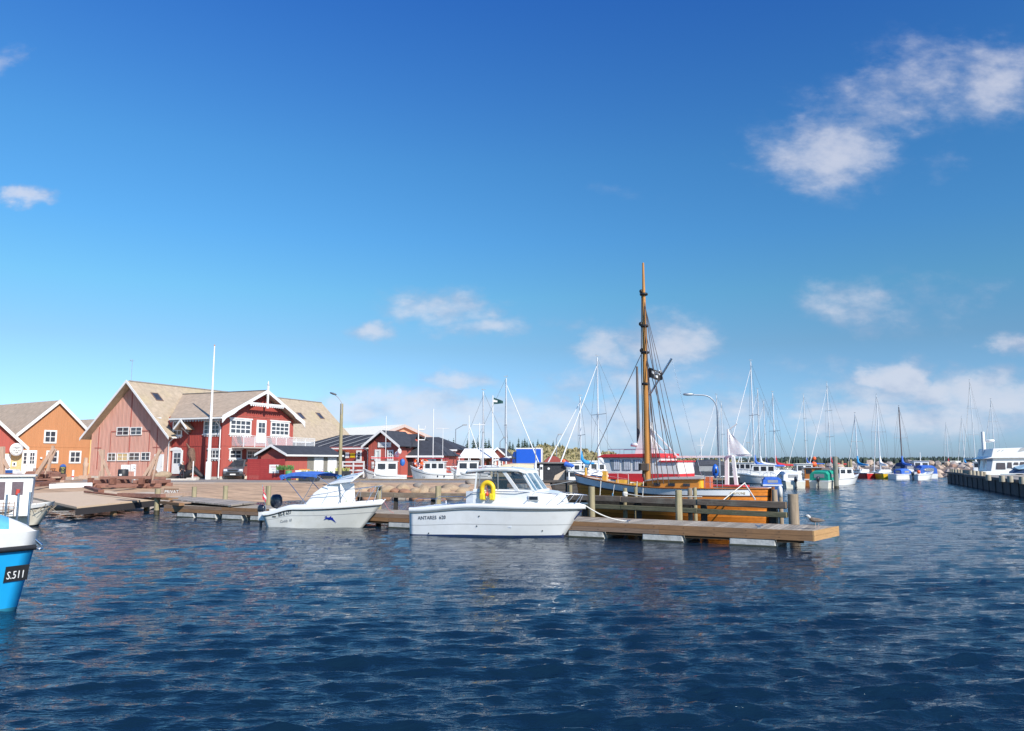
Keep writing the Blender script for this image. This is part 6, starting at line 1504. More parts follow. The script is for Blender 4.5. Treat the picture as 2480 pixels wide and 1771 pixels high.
gen_sail('sailing_boat','far sailing boat with thin mast and dark red cover left of the right quay',2300,1140,80,8,'white2',1026,'red',spread=1,grp='sailing boats behind the right quay')
gen_sail('sailing_boat','sailing boat with black signal balls on its spreader behind the right quay',2340,1143,85,8.5,'blue',1010,'skyblue',grp='sailing boats behind the right quay')
gen_sail('sailing_boat','tallest masted yacht behind the right quay, with white furled jib',2368,1145,95,10,'white',922,'white',spread=2,grp='sailing boats behind the right quay')
gen_sail('sailing_boat','yacht with paired thin masts left of the large white motor yacht roof',2417,1146,100,9,'white',968,None,spread=2,grp='sailing boats behind the right quay')
# --- row by the breakwater
gen_power('motorboat','dark canopied cabin boat between the yellow hull and the blue tarpaulin',2176,1157,90,7.5,'grey',canopy=(.0,.5,1.75,'navy'),B=2.2)
gen_power('open_boat','white open boat heaped with crumpled blue tarpaulin',2196,1161,15,5.0,'white',canopy=(.2,.55,.85,'blue'),cat='open boat')
gen_power('motorboat','white cabin boat with blue cockpit tent by the breakwater',2232,1158,78,7.5,'white',cabin=(.45,.75,1.9,W_,2),canopy=(.0,.42,1.3,'blue'),mast=3.2)
gen_power('motorboat','small white motorboat with orange buoy in front of the blue tent boat',2238,1162,25,4.2,'white',ob=True,wh=((.1,-.5,1.1,.25,1),))
gen_power('motorboat','low motorboat with dark wraparound screen left of the quay corner',2282,1153,8,6.5,'grey',canopy=(.1,.5,1.2,'black'))
gen_power('motorboat','white boat with square wheelhouse and flat roof behind the quay corner',2310,1150,20,7.5,'white2',cabin=(.25,.6,1.9,W_,3))
gen_power('motorboat','boat with dark blue cover left of the light blue one behind the quay posts',2333,1152,60,6.5,'blue',canopy=(.1,.6,1.3,'navy'),grp='covered boats behind the right quay')
gen_power('motorboat','boat with light blue cover behind the quay posts',2349,1152,70,6.5,'white2',canopy=(.1,.6,1.4,'skyblue'),grp='covered boats behind the right quay')
gen_power('motorboat','white motorboat with orange gear behind the quay posts',2375,1155,60,7,'white',cabin=(.2,.6,1.8,W_,2),wh=((.5,0,3.3,.3,1),),grp='covered boats behind the right quay')
# --- boats left of the wooden sailboat, along the land
gen_sail('sailing_boat','white yacht with pale blue sail cover left of the red fishing boat',1418,1178,192,9.5,'white',962,'skyblue',zb=1.15,grp='yachts left of the fishing boat')
gen_sail('sailing_boat','white yacht with two crossing white masts left of the wheelhouse',1462,1180,205,11,'white',866,'white',spread=1,zb=1.2,grp='yachts left of the fishing boat')
gen_power('motorboat','white motor cruiser with dark canopy behind the fishing boat bow',1445,1177,185,9,'white',cabin=(.25,.6,1.5,W_,4),canopy=(.02,.24,1.7,'navy'),zs=1.1)
gen_power('motorboat','white cruiser with cream top left of the wheelhouse',1425,1172,180,9,'white2',cabin=(.2,.65,1.6,W_,5),zs=1.1)
gen_power('motorboat','white cruiser far behind the yachts on the left',1490,1160,170,9,'white2',cabin=(.2,.65,1.9,W_,4),zs=1.1)
gen_sail('sailing_boat','yacht whose mast stands right behind the curved street lamp',1748,1155,175,9,'white',958,'skyblue',spread=2,grp='yachts behind the dark canopy boat')
gen_sail('sailing_boat','yacht with shorter mast to the right of the street lamp',1757,1148,185,8,'white2',976,None,spread=1,grp='yachts behind the dark canopy boat')
gen_power('motorboat','white motorboat with a cream roof behind the dark canopy boat',1765,1158,165,7.5,'white',cabin=(.25,.6,1.4,W_,3),zs=.9)
# --- inner basin fishing boats
t,_=gen_power('inner_fishing_boat','white fishing boat with red topped wheelhouse, left one in the inner basin',935,1180,188,6.6,'white2',cabin=(.22,.70,1.55,W_,2),zs=1.25,B=2.6,grp='fishing boats in the inner basin',cat='fishing boat',mast=6.3)
MB().box(.8,5.6,-1.15,1.15,3.02,3.12).build('red_roof',[RED],t); m=MB(); m.ball((1.6,-.6,3.4),.36); m.ball((1.2,.2,3.75),.34); m.build('life_raft',[WPAINT],t); MB().ball((.7,-.9,2.6),.4,0,sc=(1,.6,1)).build('blue_drum',[mat('drum_blue',(.03,.15,.5),.5)],t); shrink(t,932,1180,6.6,188,.66)
t,pt_=gen_power('inner_fishing_boat','white fishing boat with dark red roof and two portholes, middle one in the inner basin',1050,1180,176,6.8,'white2',cabin=(.2,.65,1.35,W_,3),zs=1.45,B=2.6,grp='fishing boats in the inner basin',cat='fishing boat')
MB().box(1.0,5.0,-1.2,1.2,2.98,3.06).build('red_roof',[mat('dark_red_roof',(.40,.03,.05),.6)],t)
m=MB(); [m.lathe([(.01,0),(.11,0),(.11,.04),(.01,.04)],12,0,(x,1.24,1.15),axis=1) for x in (1.3,2.3)]; m.build('porthole',[DKGLASS],t)
m=MB(); m.tube([(3.3,0,1.4),(3.3,0,8.3)],.06,6); m.tube([(5.6,0,1.4),(5.6,0,6.6)],.09,6); m.tube([(5.6,0,6.1),(4.6,0,6.1),(4.5,0,6.5)],.07,6); m.tube([(5.6,0,5.0),(4.6,0,5.0),(4.5,0,5.4)],.07,6); m.tube([(1.8,0,3),(1.8,0,6.2)],.04,6); m.tube([(.9,0,6.2),(2.8,0,6.2)],.03,5); m.build('mast',[WPAINT],t)
text('lettering','L 304',.30,t,(4.9,1.30,.95),(-1,0,0),(0,0,1),BLACK); shrink(t,1046,1180,6.8,176,.66)
t,_=gen_power('inner_fishing_boat','white fishing boat with two small dark windows, right one in the inner basin',1128,1180,180,6.4,'white2',cabin=(.25,.78,1.5,W_,2),zs=1.35,B=2.6,grp='fishing boats in the inner basin',cat='fishing boat')
m=MB(); m.tube([(3.3,0,2.8),(3.3,0,7.6)],.07,6); m.tube([(3.3,0,6.6),(1.2,0,2.9)],.07,6); m.tube([(1.5,0,3),(1.5,0,6.8)],.07,6); m.tube([(.6,0,6.6),(2.6,0,6.6)],.04,5); m.build('mast',[WPAINT],t); shrink(t,1136,1180,6.4,180,.6)
gen_sail('sailing_boat','sailing boat with furled jib in the inner basin, behind the roof of the cabin boat',1215,1178,4,9,'white2',916,None,spread=1,zb=1.1,grp='inner basin sailing boats')
gen_sail('sailing_boat','sailing boat whose bare mast stands left of the pennant pole',1178,1178.5,180,7.5,'white2',948,None,furl=False,spread=1,zb=1.1,boom=False,grp='inner basin sailing boats')
gen_power('motorboat','cream motorboat with a sloping cream canopy at the quay behind the cabin boat',1265,1184,176,6.5,'white2',canopy=(.15,.95,1.25,'tan'),zs=1.2,grp='boats at the inner quay')
gen_power('motorboat','white sports boat with navy stripe and outboard at the quay',1296,1186,165,4.8,'white',cabin=(.3,.6,.9,W_,2),zs=1.1,ob=True,grp='boats at the inner quay')
gen_power('motorboat','small white motorboat with grey seats and dark screen beside the red bow',1395,1193,95,5.0,'white2',cabin=(.4,.62,1.0,W_,1),zs=.9,ob=True,grp='boats at the inner quay')
gen_power('motorboat','white open fishing boat with orange railing gear left of the blue sail cover',1372,1182,120,6,'white2',cabin=(.3,.55,1.6,W_,2),zs=.9,wh=((.5,.3,2.6,.2,1),),grp='boats at the inner quay')

# ================================================================ LEFT FOREGROUND BOATS
def left_boats():
    # bright blue boat, bow towards the right, mostly outside the frame
    bow=Vector((xat(108,14.0),14.0,0)); a=R(30); d=Vector((math.cos(a),math.sin(a),0)); L=6.6
    T=thing('blue_boat','bright blue boat with white bulwark and black rubbing strake, cut off by the left edge','fishing boat',bow-d*L,a)
    m,sh,hf,pt=hull(L,2.6,1.40,1.40,1.36,rake=.35,draft=.5,tr=.8,pw=2.6,wl=.85,wlb=.55,mid=.5,bands=[(0,0),(.13,1),(.18,2),(.35,2),(.5,2),(.62,2),(.7,3),(.85,3),(1,3)],n=34)
    SKYB=mat('bright_blue_paint',(.015,.36,.72),.35,var=.05,coat=.3,dirt=(.02,.26,.50,.5))
    o=m.build('hull',[WPAINT,BLACK,SKYB,mat('blue_fouling',(.02,.20,.30),.6,dirt=(.2,.15,.08,.5))],T); weld(o.data)
    rub(pt,.155,.05,n=30,out=.02).build('rub_rail',[BLACK],T)
    # inwards-curving white whaleback with light blue top
    m=MB(); vs=[]; n=26
    for i in range(n+1):
        t=.45+.55*i/n; p=pt(t,0,1); 
        for s in (-1,1): pass
        k=(1-t)/.55
        row=[]
        for q in (-1,-.9,-.72,-.45,0,.45,.72,.9,1):
            hgt=.56*(1-abs(q)**2.6)*min(1,k*2.2)**.6
            row.append((p.x-.02-(.25*(1-abs(q))*(1 if t>.9 else 0)*(t-.9)*10*.5),abs(p.y)*q,p.z+hgt))
        vs+=row
    f1=[];f2=[]
    for i in range(n):
        for j in range(8): (f2 if 1<=j<=6 and i<n-3 else f1).append((i*9+j,(i+1)*9+j,(i+1)*9+j+1,i*9+j+1))
    m.add(vs,f1,0,True); m.add(vs,f2,1,True); m.build('whaleback',[WPAINT,mat('pale_blue_deck',(.12,.42,.68),.5)],T)
    # registration plate
    p=pt(.955,.40,-1); q=pt(.99,.40,-1); r_=pt(.955,.30,-1); a_=(q-p).normalized(); b_=(r_-p); b_=(b_-a_*a_.dot(b_)).normalized(); n_=a_.cross(b_); n_=n_ if n_.y<0 else -n_
    m=MB(); tf=Matrix(((a_.x,b_.x,n_.x,p.x),(a_.y,b_.y,n_.y,p.y),(a_.z,b_.z,n_.z,p.z),(0,0,0,1)))
    m.box(-.05,.37,-.10,.17,.012,.022,0,tf); m.build('number_plate',[BLACK],T); text('lettering','S.511',.19,T,p+n_*.026+b_*(-.05)-a_*.02,a_,b_,WPAINT,ext=.003,sx=.8)
    m=MB(); m.tube([(L-.1,0,1.25),(L+.05,.02,1.1)],.03,6); m.lathe([(.05,0),(.08,.02),(.05,.04)],10,0,(L+.02,0,1.02)); m.build('bow_ring',[STEEL],T)
    # small double ended boat with white wheelhouse
    wl=gnd(55,1283,0); wr=gnd(118,1277,0)
    L=6.4; a=R(29); d=Vector((math.cos(a),math.sin(a),0)); bow=Vector((xat(141,31.6),31.6,0))
    T=thing('wheelhouse_boat','small cream and white boat with a white wheelhouse and black rail, beside the blue bow','fishing boat',bow-d*L,a)
    m,sh,hf,pt=hull(L,2.3,.62,.66,.98,rake=.7,draft=.35,tr=.8,pw=2.4,wl=.8,wlb=.3,bands=[(0,0),(.12,1),(.16,2),(.3,2),(.5,2),(.68,1),(.74,3),(1,3)],n=24)
    o=m.build('hull',[WPAINT,BLACK,mat('old_cream',(.72,.66,.54),.5,var=.06,dirt=(.45,.32,.2,.5)),mat('brown_fouling',(.22,.14,.08),.8)],T); weld(o.data)
    rub(pt,.14,.022).build('rub_rail',[BLACK],T); deck_mesh(pt,0,.98,.12,.18).build('deck',[mat('deck_dirty',(.55,.50,.42),.8,dirt=(.3,.22,.15,.6))],T)
    I=(Matrix.Translation(T.location)@Matrix.Rotation(T.rotation_euler.z,4,'Z')).inverted()
    def sx(u,y=-.75):
        o=I@Vector((0,0,CAMZ)); dd=I.to_3x3()@ray(u,1200); k=(y-o.y)/dd.y; return o.x+k*dd.x
    xe=sx(74); x0=xe-2.6; w=.75; zt=1.98
    m=MB(); m.prism([(x0,.45),(xe+.0,.45),(xe+.06,zt),(x0,zt)],(0,-w,0),(1,0,0),(0,0,1),(0,1,0),2*w); wh=m.build('wheelhouse',[WPAINT],T,bevel=.04)
    MB().box(x0-.1,sx(83),-w-.1,w+.1,zt,zt+.08).build('wheelhouse_roof',[mat('roof_cream',(.68,.64,.56),.6)],T,bevel=.02)
    m=MB(); a_,b_=sx(27,-w),sx(55,-w); m.box(a_,b_,-w-.012,-w+.01,1.28,1.80); c_,e_=sx(-14,-w),sx(11,-w); m.box(c_,e_,-w-.012,-w+.01,1.1,1.80); m.build('window',[mat('tinted_pane',(.16,.12,.13),.15)],wh,bevel=.01)
    m=MB(); m.tube([(a_+.2,-w-.013,1.3),(a_+.22,-w-.013,1.5)],.07,8); m.build('red_blanket',[mat('red_cloth',(.6,.07,.05),.9)],wh)
    m=MB()
    for z in (.72,.86,.98): m.tube([(sx(-20),-1.0,z),(sx(38),-1.0,z)],.012,5)
    for u in (-10,12,25,38): m.tube([(sx(u),-1.0,.5),(sx(u),-1.0,1.05)],.013,5)
    m.build('net_rail',[mat('rusty_rail',(.30,.17,.10),.7)],T)
    m=MB(); rnd=random.Random(4)
    for k in range(9):
        x=sx(60)+rnd.uniform(0,1.0); y=rnd.uniform(-.6,.3); m.tube([(x,y,.6),(x+rnd.uniform(-.3,.3),y+rnd.uniform(-.2,.2),.75+rnd.uniform(0,.2)),(x+rnd.uniform(-.4,.4),y,.6)],.012,4)
    m.build('rope_heap',[mat('heap_rope',(.30,.24,.17),.9)],T)
    # blue net tub and winch seen on its roof line / quay behind
    M_=(Matrix.Translation(T.location)@Matrix.Rotation(T.rotation_euler.z,4,'Z'))
    m=MB(); m.box(xe-2.6,xe-.9,-.5,.5,0,.62); m.build('x',[BLUE]) if False else None
    for i,(u,vt,vb,Y_) in enumerate(((35,1260,1330,15.6),(62,1258,1345,14.8),(13,1198,1250,16.2))): 
        p=at(u,vb,Y_); q=at(u-1.5,[1195,1192,1198][i],Y_); t=thing('steel_pole',['steel mooring pole at the bow of the blue boat, left of the pair','right one of the steel poles with rings at the blue bow','short steel pole behind the blue boat at the left edge'][i],'pole',(p.x,p.y,p.z),0,'steel poles by the blue bow')
        MB().tube([(0,0,-.35),(0,0,q.z-p.z)],.022,8).build('tube',[STEEL],t)
        m=MB(); m.tube([(.06*math.cos(k*PI/6),-.0,-.33+.06*math.sin(k*PI/6)) for k in range(13)],.022,6,caps=False); m.build('ring',[WPAINT],t)
left_boats()

for i,(u,vt,vb,Y_,c,lab) in enumerate(((1733,1124,1158,70,(.02,.12,.50),'bright blue kayak standing upright at the right end of the dark canopy boat'),(1658,1124,1160,70,(.04,.14,.24),'dark blue kayak standing upright at the left end of the dark canopy boat'))):
    a=at(u,vb,Y_); b=at(u,vt,Y_); t=thing('kayak',lab,'kayak',a,0,'kayaks on the dark canopy boat'); h=b.z-a.z
    MB().tube([(0,0,0),(0,0,h*.15),(0,0,h*.5),(0,0,h*.85),(0,0,h)],[.04,.22,.32,.22,.04],10).build('hull',[mat('kayak_'+('bright' if i==0 else 'dark'),c,.3)],t)
    MB().ball((0,-.26,h*.5),.14,0,sc=(1,.4,1.6)).build('cockpit',[BLACK],t)
# ================================================================ QUAYSIDE THINGS
RUST=mat('rusty_iron',(.20,.085,.055),.85,var=.3,scale=4,bump=.4)
PALEW=woodmat('bleached_timber',(.48,.33,.24),.25,2.5,axis=2)
REDTIM=woodmat('reddish_timber',(.30,.15,.11),.35,2.5,axis=0,dirt=(.16,.09,.07))
def gp(u,Y_,z=GZ): return Vector((xat(u,Y_),Y_,z))
# flagpole
p=gp(506,73.5); t=thing('flagpole','tall white tapered flagpole standing in front of the boathouse','flagpole',p)
MB().tube([(0,0,0),(0,0,1.3),(0,0,zat(838,73.5)-GZ)],[.2,.17,.055],12).build('pole',[WPAINT],t); MB().box(-.22,.22,-.2,.2,0,1.7).build('base',[WPAINT],t,bevel=.04); MB().ball((0,0,zat(838,73.5)-GZ+.05),.07).build('finial',[mat('orange_knob',(.6,.2,.05))],t)
# wooden street lamp on the bank
p=gp(824,57,.4); t=thing('street_lamp','wooden street lamp with grey curved arm behind the small motorboat','street lamp',p); h=zat(978,57)-.4
MB().tube([(0,0,-.5),(0,0,h)],[.15,.11],10).build('pole',[PILE],t); xx=xat(803,57)-p.x
MB().tube([(0,-.12,h-.8),(0,-.12,h+.1),(xx*.4,-.1,h+.45),(xx*.9,-.1,h+.72)],.025,6).build('arm',[GREY],t)
l=MB().lathe([(.01,-.28),(.08,-.22),(.1,.0),(.07,.22),(.01,.28)],8,0).build('lamp_head',[mat('lamp_dark',(.10,.11,.12),.4)],t); l.location=(xx*1.0,-.1,h+.74); l.rotation_euler=(0,R(-72),0); l.scale=(.8,1,1)
MB().box(-.17,.17,-.17,-.13,.5,1.2).build('blue_band',[mat('post_blue',(.03,.20,.45),.5)],t)
# tall curved lamp
p=gp(1742,80,.9); t=thing('street_lamp','tall grey curved street lamp right of the wooden mast','street lamp',p); h=zat(970,80)-.9; xx=xat(1661,80)-p.x
pts=[(0,0,0),(0,0,h-1.2)]+[((xx*.42)*(1-math.cos(a)),0,h-1.2+1.75*math.sin(a)) for a in [R(15*k) for k in range(1,7)]]+[(xx*.72,0,h+.6)]
MB().tube(pts,[.11]*2+[.07]*7,8).build('pole',[mat('galvanised',(.33,.36,.40),.45,.6)],t)
l=MB().lathe([(.01,-.62),(.11,-.5),(.15,-.1),(.12,.4),(.04,.6)],8,0).build('lamp_head',[mat('galvanised',(.33,.36,.40))],t); l.location=(xx*.86,0,h+.64); l.rotation_euler=(0,R(90),0)
for i,(u,vt,Y_,dx,lab) in enumerate(((1103,1030,112,18,'thin street lamp with angled head behind the market tent'),(1348,1052,120,5,'thin short armed street lamp on the dune behind the black shed'),(1211,1060,112,9,'slender lamp between the tent and the dune'),(1668,1066,150,0,'tiny far lamp post left of the white sail'))):
    if i==3: u,vt=1811,1070
    p=gp(u,Y_,.9 if i!=3 else .5); t=thing('street_lamp',lab,'street lamp',p); h=zat(vt+10,Y_)-p.z; m=MB(); m.tube([(0,0,-.5),(0,0,h)],.06,6); d=dx/F*Y_; m.tube([(0,0,h),(d,0,h+.6)],.05,6); m.build('pole',[mat('galvanised',(.33,.36,.40))],t); MB().box(d-.1,d+.55,-.1,.1,h+.55,h+.72).build('lamp_head',[GREY],t)
# pennant pole
p=gp(1193,96); t=thing('pennant_pole','white pole flying a dark green pennant with a white mark','flagpole',p); h=zat(958,96)-GZ
MB().tube([(0,0,0),(0,0,h)],[.11,.06],8).build('pole',[WPAINT],t)
m=MB(); vs=[]
for i in range(6):
    for j in range(4): vs.append((.1+i*.24,.1*math.sin(i*1.2),h-.25-(.02*i)-(j/3)*(.85*(1-i/8))-.07*i))
m.add(vs,[(i*4+j,(i+1)*4+j,(i+1)*4+j+1,i*4+j+1) for i in range(5) for j in range(3)],0); m.m[1]=1; m.m[4]=1
m.build('pennant',[mat('pennant_green',(.01,.06,.06),.8),WPAINT],t)
# parked van
def van():
    p=gp(574,77.0); t=thing('van','dark silver van with black bumper parked half behind the red board screen','van',p,R(-78))
    GRM=mat('silver_paint',(.20,.21,.23),.3,.6,var=.04,coat=.6)
    prof=[(2.35,.35),(2.42,.75),(2.3,1.02),(1.55,1.22),(.85,1.82),(.5,1.93),(-2.3,1.95),(-2.45,1.6),(-2.45,.4)]
    m=MB(); m.prism([(x,z) for x,z in prof],(0,-.93,0),(1,0,0),(0,0,1),(0,1,0),1.86); m.build('body',[GRM],t,bevel=.09)
    m=MB(); m.prism([(1.50,1.25),(.88,1.80),(.86,1.82),(1.46,1.28)],(.06,-.78,0),(1,0,0),(0,0,1),(0,1,0),1.56)
    for s in (-1,1): m.box(-1.9,.5,s*.935-.01,s*.935+.01,1.25,1.72); m.prism([(1.35,1.25),(.6,1.25),(.6,1.72),(.85,1.72)],(0,s*.935-.01,0),(1,0,0),(0,0,1),(0,1,0),.02)
    m.build('window',[DKGLASS],t)
    m=MB(); m.box(2.33,2.5,-.9,.9,.32,.52); m.box(2.38,2.47,-.45,.45,.80,.93); m.box(2.40,2.49,-.6,.6,.56,.70); m.build('bumper_grille',[BLACK],t)
    for s in (-1,1): MB().box(2.16,2.42,s*.72-.16,s*.72+.16,.78,.98).build('headlight',[mat('headlight',(.70,.72,.75),.1,coat=1)],t,bevel=.03)
    MB().box(2.5,2.515,-.26,.26,.42,.53).build('number_plate',[WPAINT],t)
    MB().tube([(2.445,.06*math.cos(k*PI/6),.865+.06*math.sin(k*PI/6)) for k in range(13)],.01,5,caps=False).build('emblem',[STEEL],t)
    for x in (1.55,-1.5):
        for s in (-1,1):
            w=MB(); w.lathe([(.01,-.11),(.30,-.11),(.33,-.06),(.33,.06),(.30,.11),(.01,.11)],18,0,(x,s*.85,.33),axis=1); o=w.build('wheel',[BLACK],t); MB().lathe([(.01,0),(.19,0),(.19,.015),(.01,.015)],12,0,(x,s*.965,.33),axis=1).build('rim',[STEEL],o)
    for s in (-1,1): MB().box(.95,1.1,s*1.0-.1,s*1.0+.1,1.25,1.42).build('mirror',[BLACK],t)
van()
# person walking
def person(u,Y_,h,label,rz,coat,trous,skin=(.55,.33,.24),hair=(.42,.40,.38)):
    p=gp(u,Y_); t=thing('person',label,'person',p,rz)
    J={'pel':(0,0,.92),'wa':(0,0,1.08),'ch':(0,.01,1.32),'ne':(0,.02,1.50),'hd0':(0,.04,1.56),'hd':(0,.05,1.66),'hd2':(0,.045,1.74),
       'sl':(-.17,0,1.43),'el':(-.24,-.03,1.16),'wl':(-.22,.12,.94),'sr':(.17,0,1.43),'er':(.24,-.08,1.16),'wr':(.23,.02,.92),
       'hl':(-.09,0,.88),'kl':(-.10,.12,.50),'al':(-.10,.10,.09),'tl':(-.10,.26,.04),'hr':(.09,0,.88),'kr':(.10,-.04,.49),'ar':(.10,-.26,.12),'tr':(.10,-.12,.04)}
    rad={'pel':.15,'wa':.145,'ch':.165,'ne':.06,'hd0':.065,'hd':.095,'hd2':.075,'sl':.07,'el':.052,'wl':.034,'sr':.07,'er':.052,'wr':.034,'hl':.09,'kl':.064,'al':.045,'tl':.04,'hr':.09,'kr':.064,'ar':.045,'tr':.04}
    E=[('pel','wa'),('wa','ch'),('ch','ne'),('ne','hd0'),('hd0','hd'),('hd','hd2'),('ch','sl'),('sl','el'),('el','wl'),('ch','sr'),('sr','er'),('er','wr'),('pel','hl'),('hl','kl'),('kl','al'),('al','tl'),('pel','hr'),('hr','kr'),('kr','ar'),('ar','tr')]
    k=h/1.76; names=list(J)
    def skin_mesh(nm,sel,extra,m_,par,root):
        ns=[n for n in names if n in sel]; me=bpy.data.meshes.new(nm); me.from_pydata([Vector(J[n])*k for n in ns],[(ns.index(a),ns.index(b)) for a,b in E if a in ns and b in ns],[])
        o=bpy.data.objects.new(nm,me); COL.objects.link(o); o.parent=par; o.modifiers.new('skin','SKIN')
        for i,n in enumerate(ns): r=rad[n]*k+extra; me.skin_vertices[0].data[i].radius=(r,r*.85)
        me.skin_vertices[0].data[ns.index(root)].use_root=True
        s=o.modifiers.new('sub','SUBSURF'); s.levels=2; s.render_levels=2; me.materials.append(m_); return o
    b=skin_mesh('body',names,0,mat('skin',skin,.6,var=.05),t,'pel')
    skin_mesh('coat',['pel','wa','ch','sl','el','wl','sr','er','wr'],.022,coat,t,'pel')
    skin_mesh('trousers',['pel','hl','kl','al','hr','kr','ar'],.016,trous,t,'pel')
    m=MB()
    for s in (-1,1):
        x,y,z=J['wl' if s<0 else 'wr']
        for i in range(4): m.tube([(x+s*.0-.024+.016*i,y+.01,z-.05),(x-.024+.016*i,y+.03,z-.10-.006*(2-abs(i-1.5))),(x-.022+.015*i,y+.045,z-.13)],.009,5)
        m.tube([(x-s*.02,y+.02,z-.03),(x-s*.045,y+.045,z-.07)],.010,5); m.ball((x,y+.01,z-.04),.036,sc=(.8,.6,1.2))
    m.v=[v*k for v in m.v]; m.build('hand',[mat('skin',skin)],t)
    m=MB(); m.ball((0,.035,1.72),.098,sc=(.95,1.08,.75)); m.v=[v*k for v in m.v]; m.build('hair',[mat('grey_hair',hair,.9)],t)
    m=MB(); m.ball((0,.148,1.66),.016); m.ball((-.035,.135,1.685),.010,1); m.ball((.035,.135,1.685),.010,1); m.box(-.025,.025,.13,.142,1.612,1.62,2); m.ball((-.095,.05,1.665),.02); m.ball((.095,.05,1.665),.02); m.v=[v*k for v in m.v]; m.build('face',[mat('skin',skin),BLACK,mat('lips',(.35,.12,.10))],t)
    m=MB()
    for n in ('l','r'):
        a=J['a'+n]; b_=J['t'+n]; m.tube([Vector(a)+Vector((0,-.04,-.045)),Vector(b_)],[.05,.042],8)
    m.v=[v*k for v in m.v]; m.build('shoes',[BLACK],t)
    return t
person(442,73.5,1.72,'grey haired person in dark jacket and trousers walking past the white door',R(-115),mat('dark_jacket',(.025,.025,.03),.85,bump=.3),mat('dark_trousers',(.03,.03,.04),.9))
# carved wooden figure with dark base near the door
p=gp(468,74.2); t=thing('carved_figure','brown carved wooden figure with raised arm rising from a dark seat beside the flagpole','sculpture',p)
CARV=mat('carved_wood',(.16,.09,.06),.8,var=.4,scale=7,bump=.8,bscale=10)
MB().tube([(-.1,0,.4),(-.2,0,1.2),(-.1,.05,1.9),(-.25,0,2.5),(-.2,0,3.0)],[.42,.38,.30,.40,.22],10).build('trunk',[CARV],t)
MB().tube([(-.25,0,2.6),(-.5,0,3.1),(-.75,0,3.45)],[.14,.10,.05],8).build('raised_arm',[CARV],t); MB().tube([(-.1,-.2,2.2),(.05,-.35,1.7),(.05,-.3,1.2)],[.13,.1,.12],8).build('arm',[CARV],t)
m=MB(); m.tube([(-.8,0,.12),(-.4,-.2,.5),(.2,0,.95),(.8,0,.35),(1.45,.1,.1)],[.25,.4,.35,.22,.06],10); m.build('dark_base',[mat('black_bronze',(.02,.02,.025),.6,bump=.5)],t)
p=gp(468.5,71.2); t=thing('white_post','slim white post on a pale concrete foot in front of the carved figure','post',p); MB().tube([(0,0,0),(0,0,1.75)],.05,8).build('shaft',[WPAINT],t); MB().box(-.45,.45,-.35,.35,-.05,.22).build('foot',[PLINTH],t,bevel=.03)
tag(MB().box(-1.6,1.6,-.12,.12,-.02,.16).build('timber_kerb',[PLINTH],bevel=.02),'low pale timber beam on the ground left of the slim white post','kerb').location=gp(435,70.5)
# steps before the boathouse door
m=MB(); m.box(0,3.4,-1.0,0,0,.18); m.box(0,3.4,-.6,0,.18,.36); o=tag(m.build('door_steps',[mat('dark_steps',(.10,.08,.07),.8)],bevel=.01),'dark low steps at the arched white door of the boathouse','steps'); o.location=FB.m@Vector((WX+.1,-.35,0)); o.rotation_euler=(0,0,FB.rz)
# boulders
STONE=[mat('granite_pale',(.38,.28,.18),.9,var=.25,scale=3,bump=.5,bscale=8,dirt=(.25,.17,.10,.6)),mat('granite_red',(.31,.165,.10),.9,var=.2,scale=3,bump=.5,bscale=8),mat('granite_grey',(.27,.235,.20),.9,var=.2,scale=3,bump=.5,bscale=8,dirt=(.16,.14,.12,.6))]
def boulder(loc,s,label,grp,mi,seed,name='boulder',lvl=2):
    rnd=random.Random(seed); bm=bmesh.new(); bmesh.ops.create_icosphere(bm,subdivisions=lvl,radius=1)
    ax=[Vector((rnd.uniform(-1,1),rnd.uniform(-1,1),rnd.uniform(-1,1))).normalized() for _ in range(13)]
    for v in bm.verts:
        n=v.co.normalized(); k=1.0
        for a in ax: d=n.dot(a); k=min(k,.63/max(.001,d) if d>.63 else 1.0)
        v.co=n*k*(1+.03*math.sin(n.x*7+seed)); v.co=Vector((v.co.x*s[0],v.co.y*s[1],v.co.z*s[2]))
    me=bpy.data.meshes.new(name); bm.to_mesh(me); bm.free(); me.materials.append(STONE[mi])
    for pl in me.polygons: pl.use_smooth=(lvl>1)
    o=bpy.data.objects.new(name,me); COL.objects.link(o); o.location=loc; o.rotation_euler=(rnd.uniform(-.3,.3),rnd.uniform(-.3,.3),rnd.uniform(0,6)); tag(o,label,'boulder',grp); return o
bl=[(848,1186,.95,0),(878,1183,1.0,0),(900,1186,.55,1),(916,1179,.8,0),(938,1186,.9,0),(956,1188,.62,1),(975,1180,.9,0),(984,1190,.65,1),(1003,1188,.7,0),(1016,1174,.55,2),(1030,1186,.95,0),(1052,1187,.8,0),(1075,1188,.7,0),(1092,1182,.95,0),(1119,1188,.8,0),(1121,1178,.75,2),(1146,1168,.75,2),(862,1201,.6,1),(892,1203,.7,1),(930,1206,.7,1),(968,1205,.75,2),(1010,1206,.8,1),(1060,1207,.7,1),(1100,1205,.8,2),(1150,1200,.9,0),(1190,1195,.9,2),(830,1192,.8,1),(806,1196,.7,0),(782,1200,.7,1)]
for i,(u,v,s,mi) in enumerate(bl):
    Y_=56.5-(v-1186)*.22; c=at(u,v,Y_); up=v<1196
    boulder(Vector((c.x,Y_,c.z-.12)),(s*1.0,s*.9,s*.62),['pale boulder','reddish boulder','grey boulder'][mi]+(' high on the bank' if up else ' low at the waterline')+(' left of the mossy pile' if u<915 else ' between the mossy piles' if u<1061 else ' behind the cabin boat'),'boulders on the quay bank',mi,i)
boulder(gp(395,70.6)+Vector((0,0,.45)),(1.15,.7,.55),'big pale pink boulder on the ground left of the walking person','boulders near the boathouse',0,91); boulder(gp(369,71.4)+Vector((0,0,.6)),(.8,.6,.6),'pinkish boulder behind the big pale one near the small white door','boulders near the boathouse',1,92)
